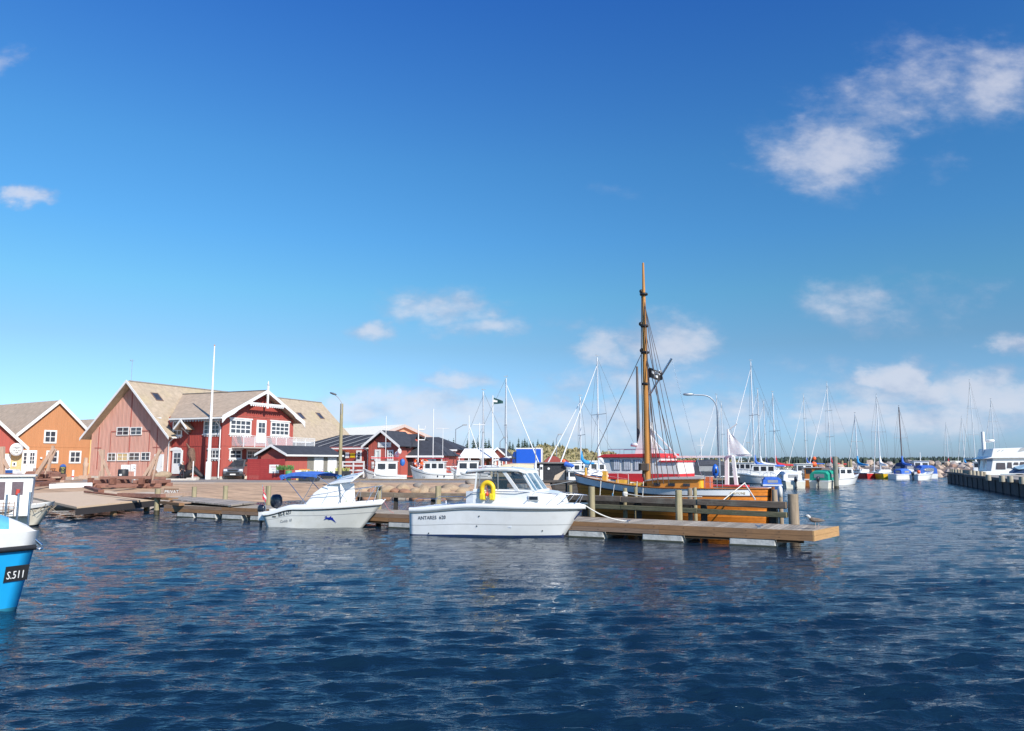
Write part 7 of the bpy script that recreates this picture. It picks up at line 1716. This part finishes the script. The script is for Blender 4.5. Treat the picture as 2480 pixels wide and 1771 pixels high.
# timber cladding of the quay end and the dark jetty
m=MB(); 
for i in range(6): m.box(-1.8,5.6,61.72+.02*(i%2),62.2,-.7+.27*i,-.7+.27*i+.255,0)
m.box(-1.8,5.7,61.6,62.6,.93,1.08,0)
x=-1.6
while x<5.6: m.box(x,x+.22,61.55,61.75,-.8,.95,1); x+=1.2
tag(m.build('quay_cladding',[woodmat('dark_quay_boards',(.085,.075,.068),.4,2,axis=0),mat('dark_post',(.05,.04,.035),.85)]),'dark horizontal timber cladding of the quay end behind the cabin boat windscreen','quay wall')
# black shed, pumps and small things on the quay end
FK=Frame(xat(1300,65.5),65.5,GZ,-8); T=thing('black_shed','small black shed with a blue awning at its right side near the red bow','shed',FK.o,FK.rz)
m=MB(); m.box(0,2.4,0,2.2,0,1.55,0); battens(m,0,2.4,.16,.02,lambda x:1.5,d=.015); m.build('wall',[mat('black_boards',(.035,.036,.042),.7,var=.3)],T); m=MB(); m.box(-.15,2.55,-.2,2.4,1.55,1.66); m.build('roof',[mat('shed_roof_grey',(.20,.19,.18),.9)],T)
m=MB(); m.prism([(1.35,0),(2.38,0),(2.38,1.0),(1.55,.55)],(0,-.04,0),(1,0,0),(0,0,1),(0,1,0),.03); m.build('pale_panel',[mat('plywood',(.60,.48,.36),.8)],T)
MB().tube([(2.4,-.1,1.52),(3.15,-.3,1.33)],[.22,.12],8).build('awning',[BLUE],T); MB().lathe([(.06,0),(.12,.01),(.06,.03)],12,0,(1.0,-.04,1.1),axis=1).build('round_window',[WPAINT],T)
for i,(u,h_,w_,lab) in enumerate(((1311,1.45,.26,'white fuel pump in front of the black shed'),(1302,1.15,.22,'grey service post left of the white fuel pump'))):
    p=gp(u,64.6); t=thing('fuel_pump',lab,'pump',p); MB().box(-w_/2,w_/2,-.12,.12,0,h_).build('cabinet',[WPAINT if i==0 else mat('pump_grey',(.45,.46,.46),.5)],t,bevel=.03); MB().box(-w_/3,w_/3,-.14,-.12,h_*.72,h_*.88).build('display',[BLACK],t); MB().tube([(w_/2,0,h_*.7),(w_/2+.12,0,h_*.4),(w_/2+.03,0,.15)],.02,5).build('hose',[BLACK],t)
p=gp(1297,64.2); t=thing('blue_white_marker','twisted blue and white cloth marker on a pole beside the pumps','marker',p); MB().tube([(0,0,0),(0,0,2.9)],.035,6).build('pole',[GREY],t); MB().tube([(-.05,0,.2),(.08,0,.8),(-.04,0,1.3),(.05,0,1.8)],[.08,.12,.12,.05],8).build('cloth',[mat('marker_white',(.65,.70,.76),.8)],t)
p=gp(1383,66); t=thing('mobility_scooter','small dark scooter with grey windscreen parked beside the black shed','scooter',p); MB().prism([(-.5,.3),(.45,.3),(.3,.85),(-.1,1.25),(-.45,1.2)],(0,-.35,0),(1,0,0),(0,0,1),(0,1,0),.7).build('body',[mat('scooter_grey',(.30,.34,.36),.3)],t,bevel=.06)
for x in (-.35,.35):
    MB().lathe([(.01,-.06),(.2,-.06),(.2,.06),(.01,.06)],12,0,(x,-.36,.2),axis=1).build('wheel',[BLACK],t)
# blue truck
p=gp(1242,112); T=thing('blue_truck','blue box truck with white edge strips in front of the dune','truck',p,R(-6)); w=xat(1311,112)-xat(1250,112); m=MB(); m.box(.5,.5+w,0,2.4,1.0,3.65,0); m.box(.45,.55+w,-.03,-.0,3.5,3.66,1); m.box(.45+w,.56+w,-.03,2.43,1.0,3.66,1); T_=m.build('box_body',[mat('truck_blue',(.01,.10,.55),.45,var=.05),WPAINT],T)
MB().prism([(.45,.5),(.45,3.1),(.1,3.1),(-.35,2.0),(-.45,1.6),(-.45,.5)],(0,.1,0),(1,0,0),(0,0,1),(0,1,0),2.2).build('cab',[mat('cab_blue',(.01,.05,.25),.4)],T,bevel=.05)
for x in (-.0,1.6,3.3):
    MB().lathe([(.01,-.14),(.48,-.14),(.48,.14),(.01,.14)],16,0,(x,.15,.48),axis=1).build('wheel',[BLACK],T)
p=gp(1236,101); o=tag(MB().box(0,xat(1345,101)-xat(1236,101),0,.4,0,1.48).build('low_wall',[mat('wall_grey_tan',(.36,.33,.28),.9,bump=.4)]),'grey retaining wall in front of the blue truck','wall'); o.location=p
for i,(u,vt,w_,lab) in enumerate(((1340,1104,2.4,'red arched shed at the foot of the dune'),(1369,1113,1.5,'small red shed with white band beside the arched one'))):
    p=gp(u,112,.9); t=thing('dune_shed',lab,'shed',p); h=zat(vt,112)-.9; m=MB(); m.prism([(-w_/2,0),(w_/2,0),(w_/2,h*.7),(w_*.25,h*.93),(0,h),(-w_*.25,h*.93),(-w_/2,h*.7)],(0,0,0),(1,0,0),(0,0,1),(0,1,0),3); m.build('wall',[mat('shed_dark_red',(.28,.06,.05),.8)],t)
    MB().box(-w_/2-.05,w_/2+.05,-.05,3,h*.62,h*.7).build('band',[WPAINT if i else mat('shed_dark_red',(.28,.06,.05))],t)
# ---------- slip jetty and cradles on the left
za=.56; q=[gnd(186,1228,za),gnd(374,1208,za+.1),gnd(262,1188,.86),gnd(40,1196,.86)]
m=MB(); slab(m,q,.1,0); T=thing('slip_jetty','timber platform beside the slipway with dark edge beams and posts in the water','jetty',(0,0,0)); m.build('deck',[woodmat('slip_boards',(.62,.46,.31),.2,3,axis=0)],T)
m=MB(); m.beam(q[0]-Vector((0,0,.22)),q[1]-Vector((0,0,.24)),.12,.3); m.build('edge_beam',[mat('tarred_beam',(.035,.03,.03),.8)],T)
for (u,Y_) in ((283,37.5),(362,40.6)): MB().box(-.11,.11,-.11,.11,-1.2,.55).build('post',[woodmat('rusty_post',(.28,.17,.09),.3,2,axis=2)],T).location=(xat(u,Y_),Y_,0)
o=rope('slip_rail','rusty winch rail along the back edge of the slip platform',[gnd(205,1191,.9),gnd(372,1209,.75)],.06,RUST,cat='rail')
def cradle(name,label,p0,sc,rz,posts):
    T=thing(name,label,'boat cradle',p0,rz); m=MB()
    for y in (-.9,.9): m.beam((-2.6*sc,y,.25),(2.6*sc,y,.25),.26,.3)
    for x in (-2.1,-.7,.9,2.2): m.beam((x*sc,-1.3,.52),(x*sc,1.3,.52),.26,.24)
    m.beam((-2.0*sc,-.4,.78),(1.6*sc,-.3,.80),.35,.22); m.beam((-1.2*sc,.5,.78),(2.3*sc,.4,.74),.25,.2); m.build('frame',[REDTIM],T,bevel=.02)
    m=MB(); 
    for x in (-2.2,-.6,1.4): m.box(x*sc-.16,x*sc+.16,-1.45,-1.15,.36,.8)
    pieces(m,'iron_bracket',[RUST],T)
    for i,(a,b,w_) in enumerate(posts): MB().beam(a,b,w_,w_).build('upright',[PALEW],T)
    for x in (-1.8,1.8):
        MB().lathe([(.01,-.06),(.2,-.06),(.2,.06),(.01,.06)],12,0,(x*sc,-1.0,.12),axis=1).build('wheel',[RUST],T)
    return T
Yc=56.0; bx=xat(320,Yc)
def up(u0,v0,u1,v1,Y_=Yc,w=.18): 
    a=at(u0,v0,Y_); b=at(u1,v1,Y_); o=Vector((bx,Yc,.8)); return (a-o,b-o,w)
cradle('boat_cradle','large rusty and timber boat cradle with leaning posts in front of the pink gable',Vector((bx,Yc,.62)),1.0,0,[up(247,1190,250,1083),up(241,1190,244,1135,w=.14),up(272,1162,241,1083,w=.15),up(232,1186,243,1140,w=.1),up(335,1172,389,1085,w=.2),up(368,1165,384,1095,w=.1),up(356,1160,376,1110,w=.16)])
Yc=66.0; bx=xat(105,Yc)
cradle('boat_cradle','smaller timber boat cradle with crossed leaning posts in front of the orange house',Vector((bx,Yc,.84)),.55,0,[up(82,1163,131,1088,w=.24),up(116,1143,129,1081,w=.16),up(109,1150,136,1090,w=.1)])
Yc=58.0; bx=xat(5,Yc)
cradle('boat_cradle','boat cradle with upright and crossed braces at the left edge behind the wheelhouse',Vector((bx,Yc,.8)),.6,0,[up(6,1165,6,1082,w=.25),up(-4,1090,20,1135,w=.18)])
# timbers lying around
rr=random.Random(12)
for i,(ua,va,ub,vb,lab,mm) in enumerate(((75,1171,140,1166,'reddish plank pile left end of the white beam',REDTIM),(90,1176,130,1173,'thin rusty beam under the white beam',RUST),(150,1166,196,1163,'thin pale plank behind the white beam',PALEW),(205,1178,245,1190,'dark steel rail between white beam and cradle',RUST),(290,1198,395,1201,'weathered plank lying at the front of the large cradle',REDTIM),(395,1200,470,1194,'pale plank lying beside the painted sign',PALEW),(260,1178,330,1175,'brown beam lying on the cradle deck',REDTIM))):
    a,b=gnd(ua,va,.93),gnd(ub,vb,.93); tag(MB().beam(a,b,.3,.16).build('loose_timber',[mm]),lab,'timber','timbers lying by the slipway')
a,b=gnd(119,1178,1.0),gnd(223,1174.5,1.05); tag(MB().beam(a,b,.35,.28).build('white_beam',[WPAINT],bevel=.01),'long white painted beam lying in front of the orange house','beam')
rr=random.Random(8)
for i in range(7):
    p=gp(100+rr.uniform(-14,18),66+rr.uniform(-1.5,1.5),GZ+.1+.12*i); tag(MB().beam((-1.0,0,0),(1.0,rr.uniform(-.4,.4),.05),.25,.13).build('stacked_timber',[REDTIM if i%2 else PALEW]),['lowest','second lowest','third from the bottom','middle','third from the top','second from the top','topmost'][i]+' short timber in the stack before the orange house','timber','stacked timbers before the orange house').location=p
# painted PRIVAT sign
p=gnd(414,1196,.72); T=thing('private_sign','low dark board with white painted capital letters by the slipway','sign',p); MB().box(-.42,.42,.0,.05,-.10,.30).build('board',[mat('dark_sign_board',(.22,.13,.08),.9)],T) ; text('lettering','PRIVAT',.255,T,(-.38,-.01,.03),(1,0,0),(0,0,1),WPAINT)
p=gp(179,72); T=thing('bollard','white bollard with red band in front of the orange house','bollard',p); MB().tube([(0,0,0),(0,0,.92)],.09,10).build('post',[WPAINT],T); MB().tube([(0,0,.25),(0,0,.37)],.096,10).build('band',[RED],T)
# arched menu board, bench, totem
p=FO.m@Vector((FO.hit(152,1140,1,-.35).x,-.35,0)); T=thing('menu_board','dark arched menu board with blue top and yellow lines leaning by the orange wall','sign',p,FO.rz)
m=MB(); pr=[(-.36,0),(.36,0),(.36,1.05)]+[(.36*math.cos(a),1.05+.36*math.sin(a)) for a in [R(20*k) for k in range(1,9)]]+[(-.36,1.05)]; m.prism(pr,(0,0,0),(1,0,0),(0,0,1),(0,1,0),.05); m.build('board',[mat('menu_black',(.03,.035,.04),.5)],T)
m=MB(); m.prism([(-.34,1.12),(.34,1.12)]+[(.34*math.cos(a),1.12+.3*math.sin(a)) for a in [R(30*k) for k in range(1,6)]],(0,-.012,0),(1,0,0),(0,0,1),(0,1,0),.01); m.build('top_panel',[mat('menu_blue',(.05,.13,.42),.5)],T)
for i,s_ in enumerate(('MENU','FISK','Øl & Is','Kaffe')): text('lettering',s_,.17 if i==0 else .12,T,(0,-.015,.93-.17*i),(1,0,0),(0,0,1),mat('menu_yellow',(.75,.72,.2),.6),align='CENTER')
p=FO.m@Vector((FO.hit(110,1145,1,-.6).x,-.6,0)); T=thing('garden_bench','dark wooden slatted bench against the orange wall behind the stacked timber','bench',p,FO.rz); BW=mat('bench_brown',(.12,.06,.05),.7)
m=MB(); [m.box(-1.2,1.2,-.25+.12*k,-.16+.12*k,.42,.46) for k in range(4)]; m.build('seat',[BW],T); m=MB(); m.box(-1.2,1.2,.22,.26,.85,.95); m.box(-1.2,1.2,.22,.26,.5,.56); [m.box(-1.15+.2*k,-1.07+.2*k,.22,.25,.5,.9) for k in range(12)]; m.build('backrest',[BW],T)
for x in (-1.15,1.1): MB().box(x,x+.07,-.25,.25,0,.65).build('leg',[BW],T)
p=gp(208,78.5); T=thing('totem','pale carved driftwood totem with red band beside the pink gable','sculpture',p); MB().tube([(0,0,.3),(0,0,1.1),(.03,0,1.5),(-.02,0,1.6),(0,0,2.1)],[.2,.22,.3,.2,.2],8).build('trunk',[PALEW],T); MB().tube([(-.25,0,1.42),(.25,0,1.5)],.09,8).build('red_band',[RED],T); MB().box(-.45,.5,-.3,.3,0,.3).build('crate_base',[PALEW],T)
# info boards
for i,(ua,ub,va,vb,lab) in enumerate(((293,315,1126,1142,'white notice board with rope art, left of the pair before the pink gable'),(316,329,1125,1142,'smaller white notice board on a white post, right of the pair'))):
    Y_=67.5; a,b=at(ua,vb,Y_),at(ub,va,Y_); T=thing('notice_board',lab,'sign',Vector(((a.x+b.x)/2,Y_,GZ)),0,'notice boards before the pink gable'); w=(b.x-a.x)/2
    MB().box(-w,w,-.03,.03,a.z-GZ,b.z-GZ).build('panel',[WPAINT],T,bevel=.01); xx=w-.05 if i else -w*.3; MB().box(xx-.05,xx+.05,0,.08,0,b.z-GZ).build('post',[WPAINT if i else mat('black_stand',(.03,.02,.02))],T)
    m=MB(); rr=random.Random(i+5); 
    for k in range(5): x=rr.uniform(-w*.7,w*.6); z=a.z-GZ+rr.uniform(.12,.45); m.box(x,x+rr.uniform(.04,.16),-.036,-.03,z,z+.03)
    m.build('print',[mat('print_pink',(.6,.3,.25),.7) if i==0 else INK],T)
p=gp(300,66.9); T=thing('black_barrel','black grill barrel standing under the left notice board','barrel',p); MB().lathe([(.3,0),(.42,.1),(.42,1.0),(.35,1.05)],14).build('drum',[BLACK],T); MB().box(-.1,.1,-.44,-.41,.5,.65).build('vent',[WPAINT],T)
# blue tarp crate and fish table near left edge
p=gp(9,60,.85); T=thing('blue_crate','large blue tarpaulin covered crate at the left edge','crate',p); MB().box(-.9,.40,-.6,.6,.0,1.05).build('cover',[mat('tarp_blue',(.02,.10,.35),.6,bump=.4)],T,bevel=.05); MB().box(.25,.42,-.62,-.58,.1,.95).build('strap',[mat('tarp_light',(.10,.25,.6),.6)],T)
p=gp(34,61,.85); T=thing('fish_table','white table with basin and grey legs beside the blue crate','table',p); MB().box(-.65,.5,-.35,.35,.72,.95).build('top',[WPAINT],T,bevel=.03); MB().box(-.3,.4,-.3,.2,.95,1.1).build('basin',[mat('basin_pale',(.7,.7,.66),.4)],T)
for x in (-.5,.35): MB().box(x,x+.07,-.3,.3,0,.72).build('leg',[GREY],T)
# plant boxes, trailers and clutter before the harbour house
GR=[mat('leaf_green',(.10,.22,.06),.9,var=.4,scale=8),mat('leaf_yellow',(.38,.38,.12),.9,var=.3,scale=8)]
def plants(m,x0,x1,y0,y1,z,h,n,mi,seed):
    r=random.Random(seed)
    for _ in range(n):
        x=r.uniform(x0,x1); y=r.uniform(y0,y1); a=r.uniform(0,PI); w=.09; l=r.uniform(.3,1)*h; dx,dy=r.uniform(-.2,.2),r.uniform(-.2,.2)
        m.add([(x-w*math.cos(a),y-w*math.sin(a),z),(x+w*math.cos(a),y+w*math.sin(a),z),(x+dx+w*.6*math.cos(a),y+dy,z+l),(x+dx-w*.6*math.cos(a),y+dy,z+l)],[(0,1,2,3)],mi)
for i,(ua,ub,Y_,h_,lab,g_) in enumerate(((724,770,66.5,.62,'black box planter on the asphalt behind the blue bimini',1),(812,846,74,.55,'dark planter cart with yellowish grass below the white rail',1),(768,805,76,.4,'low dark planter with green grass left of the cart',0))):
    p=gp(ua,Y_); w=xat(ub,Y_)-p.x; T=thing('planter',lab,'planter',p,0,'planters on the quay'); MB().box(0,w,0,.9,.05 if i!=1 else .3,h_+(.25 if i==1 else 0)).build('box',[mat('planter_black',(.03,.035,.04),.5,var=.2)],T,bevel=.02)
    m=MB(); plants(m,.1,w-.1,.1,.8,h_+(.2 if i==1 else -.03),.4,90,g_,i); m.build('foliage',GR,T)
    if i==1:
        for x in (.2,w-.2,w*.55): MB().lathe([(.01,-.05),(.26,-.05),(.26,.05),(.01,.05)],14,0,(x,-.06,.27),axis=1).build('wheel',[BLACK],T)
p=gp(868,76); T=thing('bicycle','old black bicycle leaning by the planter cart below the white rail','bicycle',p)
for x in (-.5,.5): MB().tube([(x+.33*math.cos(k*PI/8),0,.34+.33*math.sin(k*PI/8)) for k in range(17)],.02,5,caps=False).build('wheel',[BLACK],T)
m=MB(); m.tube([(-.5,0,.34),(-.1,0,.34),(.35,0,.75),(-.2,0,.75),(-.5,0,.34)],.018,5); m.tube([(-.1,0,.34),(-.25,0,.9)],.018,5); m.tube([(.5,0,.34),(.35,0,.95)],.018,5); m.build('frame',[mat('bike_frame',(.15,.04,.04))],T); MB().box(-.37,-.13,-.06,.06,.9,.95).build('saddle',[BLACK],T); MB().tube([(.35,-.25,.97),(.35,.25,.97)],.015,5).build('handlebar',[STEEL],T)
p=gp(700,70.4); T=thing('potted_plant','bushy green plant in a green pot behind the red board screen','plant',p); MB().lathe([(.22,0),(.3,.5),(.3,.9),(.01,.9)],12).build('pot',[mat('pot_green',(.08,.25,.08),.6)],T); m=MB(); plants(m,-1.0,.35,-.2,.3,.95,.45,120,0,5); m.build('foliage',GR,T)
p=gp(716,71.5); T=thing('work_bench','cream work table with orange crates behind the black box planter','table',p); MB().box(0,2.2,0,.7,.75,.9).build('top',[WPAINT],T); MB().box(.3,1.2,.1,.5,.9,1.02).build('crate',[mat('crate_orange',(.75,.3,.08),.6)],T)
for x in (.1,2.0): MB().box(x,x+.1,0,.6,0,.75).build('leg',[mat('leg_yellow',(.7,.5,.15),.6)],T)
p=gp(746,75.5); T=thing('wood_statue','pale carved wooden statue standing at the white shed doors','sculpture',p); MB().tube([(0,0,0),(0,0,.6),(.05,0,1.0),(0,0,1.25),(-.02,0,1.5)],[.2,.14,.17,.09,.12],8).build('body',[PALEW],T)
p=gp(773,75); T=thing('flower_pot','red geranium in a pot between the white doors','plant',p); MB().lathe([(.15,0),(.2,.4),(.01,.4)],10).build('pot',[RUST],T); m=MB(); plants(m,-.25,.25,-.15,.15,.4,.4,50,0,3); m.build('foliage',[mat('geranium',(.55,.08,.06),.8),GR[0]],T)
# ---------- small far posts behind the marina: walkway and finger pier
T=thing('walkway','long low timber walkway with handrail behind the marina boats','jetty',(0,0,0)); m=MB(); m.box(9,33,104,106,.75,.9); m.box(19.6,21.4,76,104,.75,.9); m.build('deck',[OLDWOOD],T)
m=MB(); m.box(9,33,106,106.1,1.75,1.9); m.box(9,33,106,106.1,1.3,1.4); m.build('handrail',[mat('dark_rail',(.06,.055,.05),.8)],T)
m=MB(); x=9.5
while x<33: m.box(x,x+.2,105.9,106.1,-1,1.9); x+=3.0
for y in range(77,104,4): m.box(19.7,19.9,y,y+.2,-1,.75); m.box(21.1,21.3,y,y+.2,-1,.75)
m.build('post',[mat('dark_post',(.05,.04,.035))],T)
# marker ball poles between boats
for u,v,c,lab in ((1971,1125,'buoy_orange','bright orange inflated buoy hanging above the cabin boats'),):
    p=at(u,v,98); t=thing('marker_buoy',lab,'buoy',p); MB().ball((0,0,0),.36).build('ball',[mat('buoy_orange',(.85,.13,.03))],t); MB().ball((.1,0,.75),.24).build('small_ball',[mat('buoy_orange',(.85,.13,.03))],t); MB().tube([(0,0,-2.8),(0,0,1.2)],.03,5).build('staff',[GREY],t)
# ---------- breakwater of boulders
rr=random.Random(21); n_=0
protos=[]
for i in range(9):
    o=boulder((0,0,-50),(1.0,.9,.7),'x','boulders of the breakwater',[0,0,2,0,2,0,1,2,0][i],200+i,lvl=1); protos.append(o)
first=[True]*9
labs=['pale angular boulder of the breakwater behind the marina','grey angular boulder of the breakwater behind the marina','reddish angular boulder of the breakwater behind the marina']
GRANB=[mat('breakwater_pale',(.50,.38,.29),.9,var=.25,scale=1.2,dirt=(.25,.17,.12,.6)),mat('breakwater_red',(.36,.22,.16),.9,var=.25,scale=1.2),mat('breakwater_grey',(.34,.29,.26),.9,var=.25,scale=1.2)]
for i,o in enumerate(protos): o.data.materials[0]=GRANB[[0,0,2,0,2,0,1,2,0][i]]
bxs=[]
u=1925
for row in range(5):
    x=xat(1915 if row<4 else 2040,142); xe=xat(2440,142)
    while x<xe:
        s=rr.uniform(.75,1.35); y=128+row*2.6+rr.uniform(-.5,.5)+ (4-row)*0; z=.1+row*.47+rr.uniform(-.15,.18)
        if row==4: z=2.0+rr.uniform(-.2,.3)
        k=rr.randrange(9); o=protos[k]
        if not first[k]: o=o.copy(); COL.objects.link(o)
        first[k]=False
        o.location=(x,y,z); o.scale=(s,s,s*rr.uniform(.8,1.1)); o.rotation_euler=(rr.uniform(-.6,.6),rr.uniform(-.6,.6),rr.uniform(0,6)); o['label']=labs[[0,0,1,0,1,0,2,1,0][k]].replace('behind the marina',('behind the boats right of the white sail' if x<xat(2030,142) else 'behind the red and yellow sailboats' if x<xat(2165,142) else 'behind the blue canopied boats' if x<xat(2260,142) else 'behind the right quay posts')+(', top row' if row>=4 else ', middle row' if row>=2 else ', low row')); n_+=1
        x+=s*1.25+rr.uniform(0,.3)
        if n_>290: break
print('boulders',n_)
m=MB(); m.prism([(-2,-1.5),(14,-1.5),(10.5,1.6),(6,1.5),(1,.2)],(xat(1910,140),127.5,0),(0,1,0),(0,0,1),(1,0,0),45); struct(m.build('breakwater_core',[mat('core_dark',(.16,.12,.10),.95,var=.3)]))
# ---------- right quay
C0=gnd(2297,1168.5,0); C1=gnd(2480,1203.5,0); C1=C0+(C1-C0)*1.8; 
T=thing('stone_quay','dark weathered quay wall with pale deck running in from the right edge','quay',(0,0,0)); dv=(C1-C0).normalized(); nv=Vector((-dv.y,dv.x,0)); nv=nv if nv.x>0 else -nv; zq=1.12
m=MB(); c=[C0,C1,C1+nv*14,C0+nv*14+dv*0]; m.add([(p.x,p.y,-1.5) for p in c]+[(p.x,p.y,zq) for p in c],[(0,1,5,4),(1,2,6,5),(2,3,7,6),(3,0,4,7),(4,5,6,7)]); m.m=[0,0,0,0,1]; m.build('wall',[mat('wet_quay_wall',(.055,.058,.065),.8,var=.4,scale=1.5,bump=.6,bscale=5,stretch=(1,1,.3),dirt=(.11,.11,.10,.6),dirts=1.2),mat('quay_top',(.34,.30,.25),.9,var=.15)],T)
Ml=C0+dv*14.5; m=MB()
for a,b,z in ((C0,Ml,zq+.0),(Ml,C1,zq-.08)): m.beam(a+Vector((0,0,z+.06))-nv*.03,b+Vector((0,0,z+.06))-nv*.03,.3,.22)
k=0
while k<(C1-C0).length: p=C0+dv*k-nv*.05; m.box(p.x-.03,p.x+.03,p.y-.03,p.y+.03,-1,zq-.1); k+=3.1
m.build('timber_coping',[mat('coping_dark',(.10,.095,.09),.85,bump=.4)],T)
for i,(u,vb,vt) in enumerate(((2303,1143,1136),(2308,1144,1136.5),(2314,1145,1137),(2321,1146,1137),(2328,1147,1138),(2335,1148,1138.5),(2343,1149,1139),(2351,1150,1140),(2359,1151,1140),(2368,1152,1141),(2377,1153,1142),(2385,1153,1143),(2394,1161,1150),(2427,1164,1152.5),(2447,1165,1153.5),(2476,1169,1155))):
    p=gnd(u,vb,zq); t=thing('quay_post','short pale post on the right quay edge'+((', '+['first','second','third','fourth','fifth','sixth','seventh','eighth','ninth','tenth','eleventh','twelfth'][i]+' from the tip') if u<2390 else [', first of the wide spaced posts',', second of the wide spaced posts',', third of the wide spaced posts',', last wide spaced one'][max(0,i-12)]),'post',p,0,'posts along the right quay')
    MB().tube([(0,0,-.1),(0,0,(vb-vt)/F*p.y)],.17 if u<2390 else .2,9).build('shaft',[woodmat('pale_quay_post',(.40,.35,.26),.3,2,axis=2)],t)
# white motor yacht behind the quay
def yacht():
    Y_=84.0; T=thing('motor_yacht','large white motor yacht with dark windows behind the right quay','motor yacht',(xat(2384,Y_),Y_,0),R(-12)); I=(Matrix.Translation(T.location)@Matrix.Rotation(T.rotation_euler.z,4,'Z')).inverted()
    def lx(u): o=I@Vector((0,0,CAMZ)); d=I.to_3x3()@ray(u,1117); k=(-o.y)/d.y; p=o+d*k; return p.x
    m=MB(); x0,x1=lx(2398),lx(2398)+9.5; z1,z2=1.0,3.05
    m.box(x0-.8,x1,0,3.6,-.5,1.5,0); m.prism([(x0,1.5),(x1,1.5),(x1,3.05),(x0+.35,3.05)],(0,.05,0),(1,0,0),(0,0,1),(0,1,0),3.4); m.build('hull',[WHITE],T,bevel=.06)
    m=MB(); m.prism([(x0-.55,2.85),(x0+.05,3.05),(x0+.3,3.95),(x1,4.25),(x1,3.0),(x0,2.9)],(0,-.25,0),(1,0,0),(0,0,1),(0,1,0),4.1); m.build('flybridge',[WHITE],T,bevel=.05)
    for ua,ub,va,vb in ((2411,2434,1121,1137),(2438,2450,1120,1134),(2454,2466,1120,1126),(2469,2490,1119,1126)):
        a,b=lx(ua),lx(ub); m=MB(); m.prism([(a,zat(vb,Y_)),(b,zat(vb,Y_)),(b,zat(va,Y_)),(a+.1,zat(va,Y_))],(0,.0,0),(1,0,0),(0,0,1),(0,1,0),.06); m.build('window',[mat('yacht_window',(.08,.07,.08),.1)],T)
    m=MB(); m.prism([(lx(2389),1.4),(x0+.1,1.4),(x0+.35,2.85),(lx(2391),2.75)],(0,.1,0),(1,0,0),(0,0,1),(0,1,0),.05); m.build('aft_glass',[mat('aft_blue_glass',(.10,.16,.26),.2)],T)
    m=MB(); a=lx(2415); m.beam((a,-.27,3.62),(a+.25,-.27,3.8),.02,.05); m.beam((a+.4,-.27,3.65),(a+.6,-.27,3.8),.02,.05); a=lx(2464); [m.beam((a+.1*k,-.27,3.6+.12*k),(a+.7+.1*k,-.27,3.75+.12*k),.02,.05) for k in range(4)]; m.build('emblem_stroke',[GREY],T)
yacht()
# covered boat on trailer on the quay
p=gp(2442,72,1.12); T=thing('boat_on_trailer','boat under pale blue and dark tarpaulin on a trailer on the right quay','boat trailer',p); m=MB(); secs=[(0,[(.05,.35),(.02,.5)]),(1.0,[(.8,.35),(.5,.9)]),(2.5,[(1.0,.3),(.6,1.1)]),(5.0,[(1.0,.3),(.7,1.05)])]; housing(m,secs); m.build('hull',[mat('dark_blue_hull',(.04,.07,.14),.35)],T); m=MB(); secs=[(.5,[(.6,.72),(.2,.85),(0,.95)]),(1.6,[(.85,.8),(.4,1.15),(0,1.22)]),(5.0,[(1.0,.85),(.5,1.3),(0,1.4)])]; housing(m,secs); m.build('cover',[mat('cover_pale_blue',(.25,.38,.46),.6,bump=.5,bscale=3)],T)
MB().lathe([(.01,-.1),(.3,-.1),(.3,.1),(.01,.1)],14,0,(1.5,-1.0,.2),axis=1).build('wheel',[BLACK],T); MB().beam((-.8,0,.25),(4,0,.25),.1,.1).build('trailer_frame',[STEEL],T)
p=gp(2385,86,1.1); T=thing('radar_mast','thick white mast with radar scanner beside the motor yacht','mast',p); h=zat(1046,86)-1.1; MB().tube([(0,0,-1),(0,0,h)],[.26,.17],10).build('post',[WPAINT],T); m=MB(); m.lathe([(.01,0),(.42,.04),(.46,.16),(.4,.28),(.01,.3)],14,0,(.75,0,zat(1071,86)-1.1)); m.box(0,.8,-.06,.06,zat(1071,86)-1.15,zat(1071,86)-1.08); m.build('radar',[WPAINT],T)
p=gp(2371,88,1.1); T=thing('t_shaped_frame','white horizontal beam on a grey post above the quay posts','frame',p); MB().box(-.1,.1,-.1,.1,0,zat(1113,88)-1.1).build('post',[GREY],T); MB().box(xat(2335,88)-p.x,xat(2385,88)-p.x,-.1,.1,zat(1113,88)-1.1,zat(1111.5,88)-1.05).build('beam',[WPAINT],T)
